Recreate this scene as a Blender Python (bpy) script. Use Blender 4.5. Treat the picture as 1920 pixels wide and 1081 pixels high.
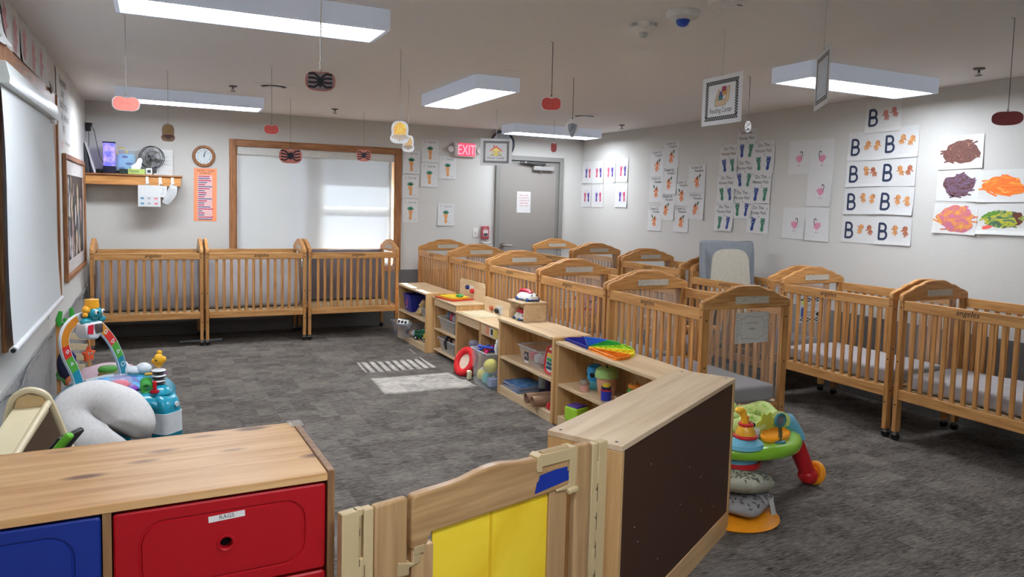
import bpy, bmesh, math, random
from mathutils import Vector, Matrix, noise as mnoise
PI = math.pi
for o in list(bpy.data.objects): bpy.data.objects.remove(o)
SC = bpy.context.scene
COL = SC.collection
rnd = random.Random(7)

# ---------------------------------------------------------------- camera
def cam_matrix(yaw, pitch, roll, loc):
    cy, sy = math.cos(yaw), math.sin(yaw)
    f = Vector((sy*math.cos(pitch), cy*math.cos(pitch), -math.sin(pitch)))
    r = Vector((cy, -sy, 0)); u = r.cross(f)
    c, s = math.cos(roll), math.sin(roll)
    r2 = c*r + s*u; u2 = -s*r + c*u
    m = Matrix((r2, u2, -f)).transposed().to_4x4(); m.translation = loc
    return m
cd = bpy.data.cameras.new('camera'); cam = bpy.data.objects.new('camera', cd); COL.objects.link(cam)
cam.matrix_world = cam_matrix(0.4489, 0.0758, 0.0258, Vector((0, 0, 1.55)))
cd.sensor_width = 36; cd.lens = 1384.37*36/1920; cd.shift_y = -(540.5-487.9)/1920
cd.clip_start = .05; cd.clip_end = 200
SC.camera = cam
# ---------------------------------------------------------------- world, sun, exposure
W = bpy.data.worlds.new('sky'); SC.world = W; W.use_nodes = True
W.node_tree.nodes['Background'].inputs[0].default_value = (.62, .74, .9, 1)
W.node_tree.nodes['Background'].inputs[1].default_value = 4.0
sd = bpy.data.lights.new('sun', 'SUN'); sun = bpy.data.objects.new('sun', sd); COL.objects.link(sun)
sd.energy = 300; sd.angle = .009; sd.color = (.93, .97, 1)
sun.rotation_euler = Vector((-.055, -1, -.515)).to_track_quat('-Z', 'Y').to_euler(); sun.location = (3, 14, 6)
SC.view_settings.view_transform = 'Standard'; SC.view_settings.look = 'None'
SC.view_settings.gamma = 1; SC.view_settings.use_curve_mapping = False
SC.view_settings.exposure = 0.50
LAMP = 27.0           # radiance of the ceiling light diffusers

# ---------------------------------------------------------------- materials
_m = {}
def lin(c):
    return tuple(((v/255)/12.92 if v/255 <= .04045 else ((v/255+.055)/1.055)**2.4) for v in c)
def mat(key, rgb=(200, 200, 200), rough=.5, metal=0, var=.06, scale=30, bump=0, alpha=1, emit=0, trans=0, spec=.5, coat=0, sss=0):
    if key in _m: return _m[key]
    m = bpy.data.materials.new(key); m.use_nodes = True; _m[key] = m
    nt = m.node_tree; b = nt.nodes['Principled BSDF']
    c = lin(rgb)
    tc = nt.nodes.new('ShaderNodeTexCoord'); nz = nt.nodes.new('ShaderNodeTexNoise')
    nz.inputs['Scale'].default_value = scale; nz.inputs['Detail'].default_value = 3
    nt.links.new(tc.outputs['Object'], nz.inputs['Vector'])
    rp = nt.nodes.new('ShaderNodeValToRGB')
    rp.color_ramp.elements[0].position = .3; rp.color_ramp.elements[1].position = .7
    rp.color_ramp.elements[0].color = (*[v*(1-var) for v in c], 1); rp.color_ramp.elements[1].color = (*[min(1, v*(1+var)) for v in c], 1)
    nt.links.new(nz.outputs['Fac'], rp.inputs[0]); nt.links.new(rp.outputs[0], b.inputs['Base Color'])
    b.inputs['Roughness'].default_value = rough; b.inputs['Metallic'].default_value = metal
    b.inputs['Specular IOR Level'].default_value = spec*.8; b.inputs['Coat Weight'].default_value = coat
    b.inputs['Alpha'].default_value = alpha; b.inputs['Transmission Weight'].default_value = trans
    if emit:
        b.inputs['Emission Strength'].default_value = emit; b.inputs['Emission Color'].default_value = (*c, 1)
    if bump:
        bp = nt.nodes.new('ShaderNodeBump'); bp.inputs['Strength'].default_value = bump; bp.inputs['Distance'].default_value = .01
        nt.links.new(nz.outputs['Fac'], bp.inputs['Height']); nt.links.new(bp.outputs[0], b.inputs['Normal'])
    return m
def wood(key, a, b_, axis='y', scale=6, rough=.42, ring=1.0, knots=False, world=False):
    """plank wood: fine streaks along one axis plus a soft wavy figure"""
    if key in _m: return _m[key]
    m = bpy.data.materials.new(key); m.use_nodes = True; _m[key] = m
    nt = m.node_tree; bs = nt.nodes['Principled BSDF']; N = nt.nodes.new; L = nt.links.new
    tc = N('ShaderNodeTexCoord'); mp = N('ShaderNodeMapping')
    st = {'x': (.9, 14, 14), 'y': (14, .9, 14), 'z': (14, 14, .9)}[axis]
    mp.inputs['Scale'].default_value = [s*scale/6 for s in st]
    if world:
        gm = N('ShaderNodeNewGeometry'); L(gm.outputs['Position'], mp.inputs['Vector'])
    else: L(tc.outputs['Object'], mp.inputs['Vector'])
    n1 = N('ShaderNodeTexNoise'); n1.inputs['Scale'].default_value = 5; n1.inputs['Detail'].default_value = 6; n1.inputs['Distortion'].default_value = .4
    L(mp.outputs[0], n1.inputs['Vector'])
    wv = N('ShaderNodeTexNoise'); wv.inputs['Scale'].default_value = 1.1*ring; wv.inputs['Detail'].default_value = 2; wv.inputs['Distortion'].default_value = 2.5
    L(mp.outputs[0], wv.inputs['Vector'])
    mx = N('ShaderNodeMath'); mx.operation = 'MULTIPLY_ADD'; mx.inputs[1].default_value = .5
    L(n1.outputs['Fac'], mx.inputs[0])
    h = N('ShaderNodeMath'); h.operation = 'MULTIPLY'; h.inputs[1].default_value = .5; L(wv.outputs['Fac'], h.inputs[0]); L(h.outputs[0], mx.inputs[2])
    rp = N('ShaderNodeValToRGB'); e = rp.color_ramp.elements
    e[0].position = .36; e[1].position = .62; e[0].color = (*lin(b_), 1); e[1].color = (*lin(a), 1)
    L(mx.outputs[0], rp.inputs[0])
    out = rp.outputs[0]
    if knots:
        vo = N('ShaderNodeTexVoronoi'); vo.inputs['Scale'].default_value = 1.0
        mk = N('ShaderNodeMapping'); mk.inputs['Scale'].default_value = (3.2, 9.0, 3.0); L(tc.outputs['Object'], mk.inputs['Vector']); L(mk.outputs[0], vo.inputs['Vector'])
        r2 = N('ShaderNodeValToRGB'); r2.color_ramp.elements[0].position = .09; r2.color_ramp.elements[1].position = .2
        r2.color_ramp.elements[0].color = (1, 1, 1, 1); r2.color_ramp.elements[1].color = (0, 0, 0, 1); L(vo.outputs['Distance'], r2.inputs[0])
        mm = N('ShaderNodeMixRGB'); mm.inputs[2].default_value = (*lin((120, 78, 50)), 1); L(r2.outputs[0], mm.inputs[0]); L(out, mm.inputs[1]); out = mm.outputs[0]
    L(out, bs.inputs['Base Color']); bs.inputs['Roughness'].default_value = rough; bs.inputs['Specular IOR Level'].default_value = .3
    bp = N('ShaderNodeBump'); bp.inputs['Strength'].default_value = .08; bp.inputs['Distance'].default_value = .005
    L(n1.outputs['Fac'], bp.inputs['Height']); L(bp.outputs[0], bs.inputs['Normal'])
    return m
def streaks(key, cols, scale=8, stretch=(1, 1, 1), dist=2.5, rough=.6):
    """swirled mix of several paint or print colours"""
    if key in _m: return _m[key]
    m = bpy.data.materials.new(key); m.use_nodes = True; _m[key] = m
    nt = m.node_tree; b = nt.nodes['Principled BSDF']; N = nt.nodes.new; L = nt.links.new
    tc = N('ShaderNodeTexCoord'); mp = N('ShaderNodeMapping'); mp.inputs['Scale'].default_value = stretch
    L(tc.outputs['Object'], mp.inputs[0]); n = N('ShaderNodeTexNoise'); n.inputs['Scale'].default_value = scale; n.inputs['Distortion'].default_value = dist; n.inputs['Detail'].default_value = 4
    L(mp.outputs[0], n.inputs['Vector']); rp = N('ShaderNodeValToRGB'); L(n.outputs['Fac'], rp.inputs[0])
    el = rp.color_ramp.elements; k = len(cols)
    for i, c in enumerate(cols):
        p = .3+.4*i/(k-1)
        e = el[0] if i == 0 else el[1] if i == 1 else el.new(p)
        e.position = p; e.color = (*lin(c), 1)
    L(rp.outputs[0], b.inputs['Base Color']); b.inputs['Roughness'].default_value = rough
    return m
def carpet():
    m = bpy.data.materials.new('carpet_tiles'); m.use_nodes = True
    nt = m.node_tree; b = nt.nodes['Principled BSDF']; N = nt.nodes.new; L = nt.links.new
    g = N('ShaderNodeNewGeometry')
    def math_(op, a, c=None):
        n = N('ShaderNodeMath'); n.operation = op
        if isinstance(a, (int, float)): n.inputs[0].default_value = a
        else: L(a, n.inputs[0])
        if c is not None:
            if isinstance(c, (int, float)): n.inputs[1].default_value = c
            else: L(c, n.inputs[1])
        return n.outputs[0]
    def streak(sc, det=4, ro=.7):
        mp = N('ShaderNodeMapping'); mp.inputs['Scale'].default_value = sc; L(g.outputs['Position'], mp.inputs[0])
        n = N('ShaderNodeTexNoise'); n.inputs['Scale'].default_value = 1; n.inputs['Detail'].default_value = det; n.inputs['Roughness'].default_value = ro
        L(mp.outputs[0], n.inputs['Vector']); return n.outputs['Fac']
    def cells(sc, off):
        mp = N('ShaderNodeMapping'); mp.inputs['Scale'].default_value = sc; mp.inputs['Location'].default_value = off; L(g.outputs['Position'], mp.inputs[0])
        f = N('ShaderNodeVectorMath'); f.operation = 'FLOOR'; L(mp.outputs[0], f.inputs[0])
        w = N('ShaderNodeTexWhiteNoise'); L(f.outputs[0], w.inputs['Vector']); return w.outputs['Value']
    c1 = cells((7.5, 9.5, 0), (.2, .3, .5)); c2 = cells((3.1, 5.7, 0), (.7, .1, .5))
    st = streak((17, 250, 1), 3, .8); lo = streak((8, 60, 1), 2, .6); big = streak((1.4, 1.7, 1), 2, .5)
    v = math_('ADD', math_('MULTIPLY', st, 1.25), math_('MULTIPLY', lo, .35))
    v = math_('ADD', v, math_('MULTIPLY', c1, .10)); v = math_('ADD', v, math_('MULTIPLY', c2, .06)); v = math_('ADD', v, math_('MULTIPLY', big, .10))
    v = math_('SUBTRACT', v, .43)
    rp = N('ShaderNodeValToRGB'); L(v, rp.inputs[0]); e = rp.color_ramp.elements
    e[0].position = .30; e[1].position = .74; e[0].color = (*lin((36, 33, 31)), 1); e[1].color = (*lin((146, 137, 128)), 1)
    L(rp.outputs[0], b.inputs['Base Color']); b.inputs['Roughness'].default_value = .95; b.inputs['Specular IOR Level'].default_value = .15
    bp = N('ShaderNodeBump'); bp.inputs['Strength'].default_value = .4; bp.inputs['Distance'].default_value = .003; L(v, bp.inputs['Height']); L(bp.outputs[0], b.inputs['Normal'])
    return m
# share of light the woven blind scatters through / lets straight through
def blind_mat(key='blind_fabric', BL_T=.0045, BL_O=.036):
    m = bpy.data.materials.new(key); m.use_nodes = True; nt = m.node_tree; N = nt.nodes.new; L = nt.links.new
    nt.nodes.remove(nt.nodes['Principled BSDF']); out = nt.nodes['Material Output']
    d = N('ShaderNodeBsdfDiffuse'); d.inputs[0].default_value = (.60, .62, .62, 1)
    t = N('ShaderNodeBsdfTranslucent'); t.inputs[0].default_value = (.6, .66, .7, 1)
    tr = N('ShaderNodeBsdfTransparent'); tr.inputs[0].default_value = (1, 1, 1, 1)
    g = N('ShaderNodeNewGeometry'); n = N('ShaderNodeTexNoise'); n.inputs['Scale'].default_value = 260; L(g.outputs['Position'], n.inputs['Vector'])
    bp = N('ShaderNodeBump'); bp.inputs['Strength'].default_value = .15; L(n.outputs['Fac'], bp.inputs['Height']); L(bp.outputs[0], d.inputs['Normal'])
    a = N('ShaderNodeMixShader'); a.inputs[0].default_value = BL_T; L(d.outputs[0], a.inputs[1]); L(t.outputs[0], a.inputs[2])
    b = N('ShaderNodeMixShader'); b.inputs[0].default_value = BL_O; L(a.outputs[0], b.inputs[1]); L(tr.outputs[0], b.inputs[2])
    L(b.outputs[0], out.inputs[0]); return m

# ---------------------------------------------------------------- mesh builder
class M:
    def __init__(s): s.v = []; s.f = []; s.k = []; s.mats = []; s.T = Matrix.Identity(4); s.cur = 0
    def m(s, mt):
        if mt not in s.mats: s.mats.append(mt)
        s.cur = s.mats.index(mt); return s
    def at(s, T): s.T = T; return s
    def add(s, vs, fs):
        o = len(s.v); s.v += [s.T @ Vector(v) for v in vs]; s.f += [[i+o for i in f] for f in fs]; s.k += [s.cur]*len(fs); return s
    def box(s, x0, x1, y0, y1, z0, z1):
        vs = [(x, y, z) for z in (z0, z1) for y in (y0, y1) for x in (x0, x1)]
        return s.add(vs, [(0, 2, 3, 1), (4, 5, 7, 6), (0, 1, 5, 4), (2, 6, 7, 3), (0, 4, 6, 2), (1, 3, 7, 5)])
    def loft(s, loops, c0=True, c1=True, closed=True):
        n = len(loops[0]); vs = [p for l in loops for p in l]; fs = []
        for i in range(len(loops)-1):
            for j in range(n if closed else n-1):
                a = i*n+j; b = i*n+(j+1) % n; fs.append((a, b, b+n, a+n))
        if c0: fs.append(tuple(range(n))[::-1])
        if c1: fs.append(tuple(range((len(loops)-1)*n, len(loops)*n)))
        return s.add(vs, fs)
    def cyl(s, p0, p1, r0, r1=None, n=14):
        r1 = r0 if r1 is None else r1
        p0 = Vector(p0); p1 = Vector(p1); d = (p1-p0).normalized(); a = d.orthogonal().normalized(); b = d.cross(a)
        L = [[p+(a*math.cos(2*PI*i/n)+b*math.sin(2*PI*i/n))*r for i in range(n)] for p, r in ((p0, r0), (p1, r1))]
        return s.loft(L)
    def tube(s, pts, r, n=8, cap=True, closed=False):
        pts = [Vector(p) for p in pts]; R = r if isinstance(r, (list, tuple)) else [r]*len(pts)
        loops = []; a = None
        for i, p in enumerate(pts):
            if closed: d = (pts[(i+1) % len(pts)]-pts[i-1]).normalized()
            else: d = (pts[min(i+1, len(pts)-1)]-pts[max(i-1, 0)]).normalized()
            if a is None: a = d.orthogonal().normalized()
            a = (a-d*a.dot(d)).normalized(); b = d.cross(a)
            loops.append([p+(a*math.cos(2*PI*j/n)+b*math.sin(2*PI*j/n))*R[i] for j in range(n)])
        if closed: loops.append(loops[0]); cap = False
        return s.loft(loops, cap, cap)
    def lathe(s, prof, c=(0, 0, 0), n=24, ax='z', sx=1, sy=1):
        loops = []
        for r, z in prof:
            l = []
            for i in range(n):
                x, y = r*math.cos(2*PI*i/n)*sx, r*math.sin(2*PI*i/n)*sy
                p = (x, y, z) if ax == 'z' else (z, x, y) if ax == 'x' else (y, z, x)
                l.append((p[0]+c[0], p[1]+c[1], p[2]+c[2]))
            loops.append(l)
        return s.loft(loops, prof[0][0] > 1e-5, prof[-1][0] > 1e-5)
    def ell(s, c, r, n=16, k=10):
        if not isinstance(r, (tuple, list)): r = (r, r, r)
        loops = []
        for i in range(k+1):
            t = PI*i/k; loops.append([(c[0]+r[0]*max(math.sin(t), 1e-4)*math.cos(2*PI*j/n), c[1]+r[1]*max(math.sin(t), 1e-4)*math.sin(2*PI*j/n), c[2]-r[2]*math.cos(t)) for j in range(n)])
        return s.loft(loops)
    def torus(s, c, R, r, n=28, k=10, ax='z', a0=0, a1=2*PI, sq=1, sy=1):
        full = abs(a1-a0-2*PI) < 1e-6; N = n if full else n+1; pts = []
        loops = []
        for i in range(N):
            a = a0+(a1-a0)*i/n; l = []
            for j in range(k):
                t = 2*PI*j/k; q = R+r*math.cos(t); x, y, z = q*math.cos(a), q*math.sin(a)*sy, r*math.sin(t)*sq
                p = (x, y, z) if ax == 'z' else (z, x, y) if ax == 'x' else (x, z, y)
                l.append((p[0]+c[0], p[1]+c[1], p[2]+c[2]))
            loops.append(l)
        if full: loops.append(loops[0])
        return s.loft(loops, not full, not full)
    def prism(s, pts, a, b, ax='z'):
        def P(u, v, w): return (u, v, w) if ax == 'z' else (u, w, v) if ax == 'y' else (w, u, v)
        return s.loft([[P(u, v, a) for u, v in pts], [P(u, v, b) for u, v in pts]])
    def rbox(s, c, h, r=.02, k=2, ns=0, nf=6, taper=0):
        """rounded box with optional soft lumps; h = half sizes"""
        r = min(r, min(h)*.999)
        def ax(hh):
            e = [-hh, -hh+.12*r, -hh+.35*r, -hh+.65*r, -hh+r]; inn = [-hh+r+(2*hh-2*r)*i/(k+1) for i in range(1, k+1)] if hh > r*1.01 else []
            return e+inn+[-x for x in reversed(e)]
        A = [ax(x) for x in h]
        def rd(p):
            q = [max(-(h[i]-r), min(h[i]-r, p[i])) for i in range(3)]; d = Vector([p[i]-q[i] for i in range(3)])
            v = Vector(q)+d.normalized()*r if d.length > 1e-9 else Vector(p)
            if ns:
                w = mnoise.noise_vector((v+Vector(c))*nf)*ns; v = v+w
            if taper: f = 1+taper*v.z/h[2]; v.x *= f; v.y *= f
            return v+Vector(c)
        for d in range(3):
            u, v = (d+1) % 3, (d+2) % 3
            for sg in (-1, 1):
                vs = []; nu, nv = len(A[u]), len(A[v])
                for i in A[u]:
                    for j in A[v]:
                        p = [0, 0, 0]; p[d] = sg*h[d]; p[u] = i; p[v] = j; vs.append(rd(p))
                fs = []
                for i in range(nu-1):
                    for j in range(nv-1):
                        q = (i*nv+j, (i+1)*nv+j, (i+1)*nv+j+1, i*nv+j+1); fs.append(q if sg > 0 else q[::-1])
                s.add(vs, fs)
        return s
    # flat artwork in a local frame: x right, y up, z towards the viewer
    def flat(s, pts, w): return s.add([(x, y, w) for x, y in pts], [tuple(range(len(pts)))])
    def blob(s, cx, cy, rx, ry, w, seed=0, j=.12, n=26, rot=0):
        R = random.Random(seed); ph = [R.random()*6.28 for _ in range(5)]; pts = []
        for i in range(n):
            a = 2*PI*i/n; q = 1+j*(math.sin(2*a+ph[0])+.8*math.sin(3*a+ph[1])+.6*math.sin(5*a+ph[2])+.5*math.sin(9*a+ph[3]))/1.6
            x, y = rx*q*math.cos(a), ry*q*math.sin(a); pts.append((cx+x*math.cos(rot)-y*math.sin(rot), cy+x*math.sin(rot)+y*math.cos(rot)))
        return s.flat(pts, w)
    def cap(s, x0, y0, x1, y1, r, w, n=5):
        a = math.atan2(y1-y0, x1-x0); pts = [(x1+r*math.cos(a-PI/2+PI*i/n), y1+r*math.sin(a-PI/2+PI*i/n)) for i in range(n+1)]
        pts += [(x0+r*math.cos(a+PI/2+PI*i/n), y0+r*math.sin(a+PI/2+PI*i/n)) for i in range(n+1)]
        return s.flat(pts, w)
    def line(s, pts, r, w):
        for i, (a, b) in enumerate(zip(pts, pts[1:])): s.cap(*a, *b, r, w+i*1.5e-5, 3)
        return s
    def hand(s, cx, cy, z, w, rot=0, seed=0, mir=1):
        """handprint, fingers pointing up at rot=0; z = overall height"""
        R = random.Random(seed); c, q = math.cos(rot), math.sin(rot)
        def T(x, y): x *= mir; return (cx+(x*c-y*q)*z, cy+(x*q+y*c)*z)
        pts = [T(.25*math.cos(2*PI*i/14)*(1+.08*R.random()), -.2+.25*math.sin(2*PI*i/14)) for i in range(14)]; s.flat(pts, w)
        for a, L in ((-.45, .56), (-.15, .68), (.12, .68), (.42, .58), (1.15, .42)):
            L *= .9+.15*R.random(); x0, y0 = .15*math.sin(a), -.12+.12*math.cos(a); s.cap(*T(x0, y0), *T(L*math.sin(a), -.2+L*math.cos(a)), .065*z, w+3e-5*(a+1))
        return s
    def foot(s, cx, cy, z, w, rot=0, seed=0):
        R = random.Random(seed); c, q = math.cos(rot), math.sin(rot)
        def T(x, y): return (cx+(x*c-y*q)*z, cy+(x*q+y*c)*z)
        pr = [(.0, -.5), (.12, -.46), (.17, -.34), (.13, -.15), (.15, .05), (.2, .22), (.17, .34), (.0, .38), (-.17, .34), (-.2, .22), (-.12, .05), (-.1, -.15), (-.15, -.34), (-.1, -.46)]
        s.flat([T(x, y) for x, y in pr], w)
        for i in range(5): s.cap(*T(-.18+.09*i, .38+.04*math.sin(i)), *T(-.18+.09*i, .44+.03*R.random()), .04*z, w+2e-5*(i+1), 3)
        return s
    def text(s, t, x, y, h, w, al='c', rot=0, sx=1, it=0):
        vs, fs, x0, x1 = glyphs(t); c, q = math.cos(rot), math.sin(rot)
        dx = {'c': -(x0+x1)/2, 'l': -x0, 'r': -x1}[al]
        P = [((a+dx+b*it)*h*sx, b*h) for a, b in vs]
        return s.add([(x+a*c-b*q, y+a*q+b*c, w) for a, b in P], fs)
    def deform(s, fn): s.v = [fn(v) for v in s.v]; return s
    def build(s, name, parent=None, bevel=0, seg=2, smooth=True, ang=35, **kw):
        me = bpy.data.meshes.new(name); me.from_pydata([tuple(v) for v in s.v], [], s.f)
        for mt in s.mats: me.materials.append(mt)
        me.polygons.foreach_set('material_index', s.k)
        bm = bmesh.new(); bm.from_mesh(me); bmesh.ops.remove_doubles(bm, verts=bm.verts, dist=1e-6)
        if not kw.pop('keep', False): bmesh.ops.recalc_face_normals(bm, faces=bm.faces)
        bm.to_mesh(me); bm.free()
        if smooth:
            me.polygons.foreach_set('use_smooth', [True]*len(me.polygons)); me.set_sharp_from_angle(angle=math.radians(ang))
        me.update()
        o = bpy.data.objects.new(name, me); COL.objects.link(o)
        if parent: o.parent = parent
        if bevel:
            md = o.modifiers.new('bevel', 'BEVEL'); md.width = bevel; md.segments = seg; md.limit_method = 'ANGLE'; md.angle_limit = math.radians(40); md.harden_normals = False
        for k in ('label', 'category', 'group', 'kind'):
            if kw.get(k): o[k] = kw[k]
        for k, v in kw.items():
            if k in ('location', 'rotation_euler', 'scale'): setattr(o, k, v)
        return o
_g = {}
def glyphs(t):
    if t in _g: return _g[t]
    c = bpy.data.curves.new('t', 'FONT'); c.body = t; c.size = 1.35; c.resolution_u = 2
    o = bpy.data.objects.new('t', c); COL.objects.link(o); dg = bpy.context.evaluated_depsgraph_get(); dg.update()
    me = bpy.data.meshes.new_from_object(o.evaluated_get(dg))
    vs = [(v.co.x, v.co.y) for v in me.vertices]; fs = [tuple(p.vertices) for p in me.polygons]
    bpy.data.objects.remove(o); bpy.data.curves.remove(c); bpy.data.meshes.remove(me)
    xs = [v[0] for v in vs] or [0]
    _g[t] = (vs, fs, min(xs), max(xs)); return _g[t]
def thing(name, label, cat, loc=(0, 0, 0), rz=0, group=None, rot=None):
    o = bpy.data.objects.new(name, None); COL.objects.link(o); o.location = loc; o.rotation_euler = rot or (0, 0, rz)
    o.empty_display_size = .05; o['label'] = label; o['category'] = cat
    if group: o['group'] = group
    return o
def copy_tree(o, parent=None):
    c = o.copy(); COL.objects.link(c); c.parent = parent
    for ch in [x for x in bpy.data.objects if x.parent == o]: copy_tree(ch, c)
    return c
def rrect(w, d, r, z, n=4, cx=0, cy=0):
    P = []
    for k, (sx, sy) in enumerate(((1, 1), (-1, 1), (-1, -1), (1, -1))):
        for i in range(n+1):
            a = PI/2*k+PI/2*i/n; P.append((cx+sx*(w/2-r)+r*math.cos(a), cy+sy*(d/2-r)+r*math.sin(a), z))
    return P
def smooth_curve(pts, n=5, closed=False):
    """smooth curve through the points"""
    P = [Vector(p) for p in pts]; out = []; N = len(P)
    for i in range(N if closed else N-1):
        a, b, c, d = (P[(i-1) % N], P[i], P[(i+1) % N], P[(i+2) % N]) if closed else (P[max(i-1, 0)], P[i], P[i+1], P[min(i+2, N-1)])
        for k in range(n): t = k/n; out.append(.5*((2*b)+(c-a)*t+(2*a-5*b+4*c-d)*t*t+(3*b-a-3*c+d)*t**3))
    if not closed: out.append(P[-1])
    return out
def FR(o, U, V):
    """frame at o with x=U, y=V, z=UxV"""
    U = Vector(U).normalized(); V = Vector(V).normalized(); N = U.cross(V); m = Matrix((U, V, N)).transposed().to_4x4(); m.translation = Vector(o); return m
def translucent_card(key, rgb, t=.5):
    m = mat(key, rgb, .6, var=.02); nt = m.node_tree; b = nt.nodes['Principled BSDF']; o = nt.nodes['Material Output']
    tr = nt.nodes.new('ShaderNodeBsdfTranslucent'); tr.inputs[0].default_value = (*lin(rgb), 1); mx = nt.nodes.new('ShaderNodeMixShader'); mx.inputs[0].default_value = t
    nt.links.new(b.outputs[0], mx.inputs[1]); nt.links.new(tr.outputs[0], mx.inputs[2]); nt.links.new(mx.outputs[0], o.inputs[0]); return m
CARDW = translucent_card('laminated_white', (240, 240, 240), .6)
WHITE = mat('white_paper', (214, 214, 212), .75, var=.02)
# ================================================================ the room
XL, XR_, YB_, YF, ZC = -.67, 5.40, 9.0, -2.6, 2.52
wallm = mat('wall_paint', (205, 203, 197), .85, var=.02, scale=60, bump=.05)
ceilm = mat('ceiling_paint', (240, 236, 232), .9, var=.02, scale=90, bump=.08)
wains = mat('wall_carpet_grey', (112, 111, 109), .95, var=.16, scale=90, bump=.3)
oak_t = wood('oak_trim', (176, 124, 82), (122, 78, 48), 'z', 7)
oak_tx = wood('oak_trim_x', (176, 124, 82), (122, 78, 48), 'x', 7)
oak_ty = wood('oak_trim_y', (176, 124, 82), (122, 78, 48), 'y', 7)
blindm = blind_mat()
glass = mat('window_glass', (225, 235, 240), .05, alpha=.08, var=0)
outm = mat('sun_blocker_stucco', (170, 165, 155), .9)
def struct(o): o['kind'] = 'structure'; return o
struct(M().m(carpet()).box(XL-.2, XR_+.2, YF-.2, YB_+.15, -.1, 0).build('floor', smooth=False))
struct(M().m(ceilm).box(XL-.2, XR_+.2, YF-.2, YB_+1.6, ZC, ZC+.12).build('ceiling', smooth=False))
def wall_with_hole(name, ax, w0, w1, a0, a1, h):
    b = M().m(wallm)
    def bx(u0, u1, z0, z1):
        b.box(*((u0, u1, w0, w1) if ax == 'x' else (w0, w1, u0, u1)), z0, z1)
    if h: bx(a0, h[0], 0, ZC); bx(h[1], a1, 0, ZC); bx(h[0], h[1], 0, h[2]); bx(h[0], h[1], h[3], ZC)
    else: bx(a0, a1, 0, ZC)
    return struct(b.build(name, smooth=False))
WB = (.815, 2.69, .74, 2.13)
WL = (4.52, 5.95, .86, 2.17)
wall_with_hole('wall_back', 'x', YB_, YB_+.16, XL-.2, XR_+.2, WB)
wall_with_hole('wall_left', 'y', XL-.16, XL, YF, YB_, WL)
wall_with_hole('wall_right', 'y', XR_, XR_+.16, YF, YB_, None)
wall_with_hole('wall_front', 'x', YF-.16, YF, XL-.2, XR_+.2, None)
# carpeted wainscot
struct(M().m(wains).box(XL+.014, 4.045, YB_-.014, YB_, .001, .69).box(5.075, XR_, YB_-.014, YB_, .001, .69).build('trim_1', smooth=False))
struct(M().m(mat('wall_carpet_light', (152, 151, 148), .95, var=.14, scale=60, bump=.3)).box(XL, XL+.014, YF, YB_, .001, .60).build('trim_2', smooth=False))
struct(M().m(wains).box(XR_-.014, XR_, YF, YB_-.014, .001, .685).build('trim_3', smooth=False))
# back window
w = bpy.data.objects.new('window_1', None); COL.objects.link(w); w.location = (1.75, 9.0, 0); struct(w)
def rel(o, p): o.location = -p.location; return o
b = M().m(oak_t); b.box(.742, .815, 8.975, 9.0, .67, 2.205).box(2.69, 2.763, 8.975, 9.0, .67, 2.205).m(oak_tx).box(.815, 2.69, 8.975, 9.0, 2.13, 2.205).box(.815, 2.69, 8.96, 9.0, .67, .74)
b.m(oak_t).box(.815, .827, 9.0, 9.14, .74, 2.13).box(2.678, 2.69, 9.0, 9.14, .74, 2.13)
rel(b.build('window_frame', w, bevel=.004), w)
b = M().m(mat('vinyl_sash', (228, 228, 224), .4))
for x0, x1 in ((.827, 1.66), (1.78, 2.678)):
    b.box(x0, x1, 9.09, 9.13, .74, .80).box(x0, x1, 9.09, 9.13, 2.07, 2.13).box(x0, x0+.05, 9.09, 9.13, .8, 2.07).box(x1-.05, x1, 9.09, 9.13, .8, 2.07).box(x0+.05, x1-.05, 9.09, 9.13, 1.395, 1.465)
b.box(1.66, 1.78, 9.08, 9.14, .74, 2.13)
rel(b.build('window_sash', w, smooth=False), w)
rel(M().m(glass).box(.87, 1.62, 9.107, 9.111, .79, 2.08).box(1.82, 2.63, 9.107, 9.111, .79, 2.08).build('window_pane', w, smooth=False), w)
# what shades the window outside: eave soffit, an unseen wall added to block sun
struct(M().m(outm).box(-1.5, 2.05, 13.2, 13.5, -.2, 6).build('wall_sun_blocker', smooth=False))
struct(M().m(mat('outdoor_ground', (120, 122, 118), .95)).box(-14, 16, 9.16, 22, -.3, -.2).build('ground', smooth=False))
# blinds
t = thing('roller_blind', 'wide closed white roller blind filling the oak-framed window on the far wall', 'blind', (1.75, 9.03, 0))
rel(M().m(blindm).add([(.835+1.82*i/8, 9.045, .755+1.305*j/6) for j in range(7) for i in range(9)], [(j*9+i, j*9+i+1, j*9+i+10, j*9+i+9) for j in range(6) for i in range(8)]).build('blind_fabric', t, smooth=False), t)
rel(M().m(mat('valance', (206, 206, 200), .5)).box(.829, 2.677, 9.002, 9.07, 2.04, 2.129).build('valance', t, bevel=.004), t)
rel(M().m(mat('valance')).cyl((.835, 9.046, .75), (2.655, 9.046, .75), .012).build('bottom_bar', t), t)
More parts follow.
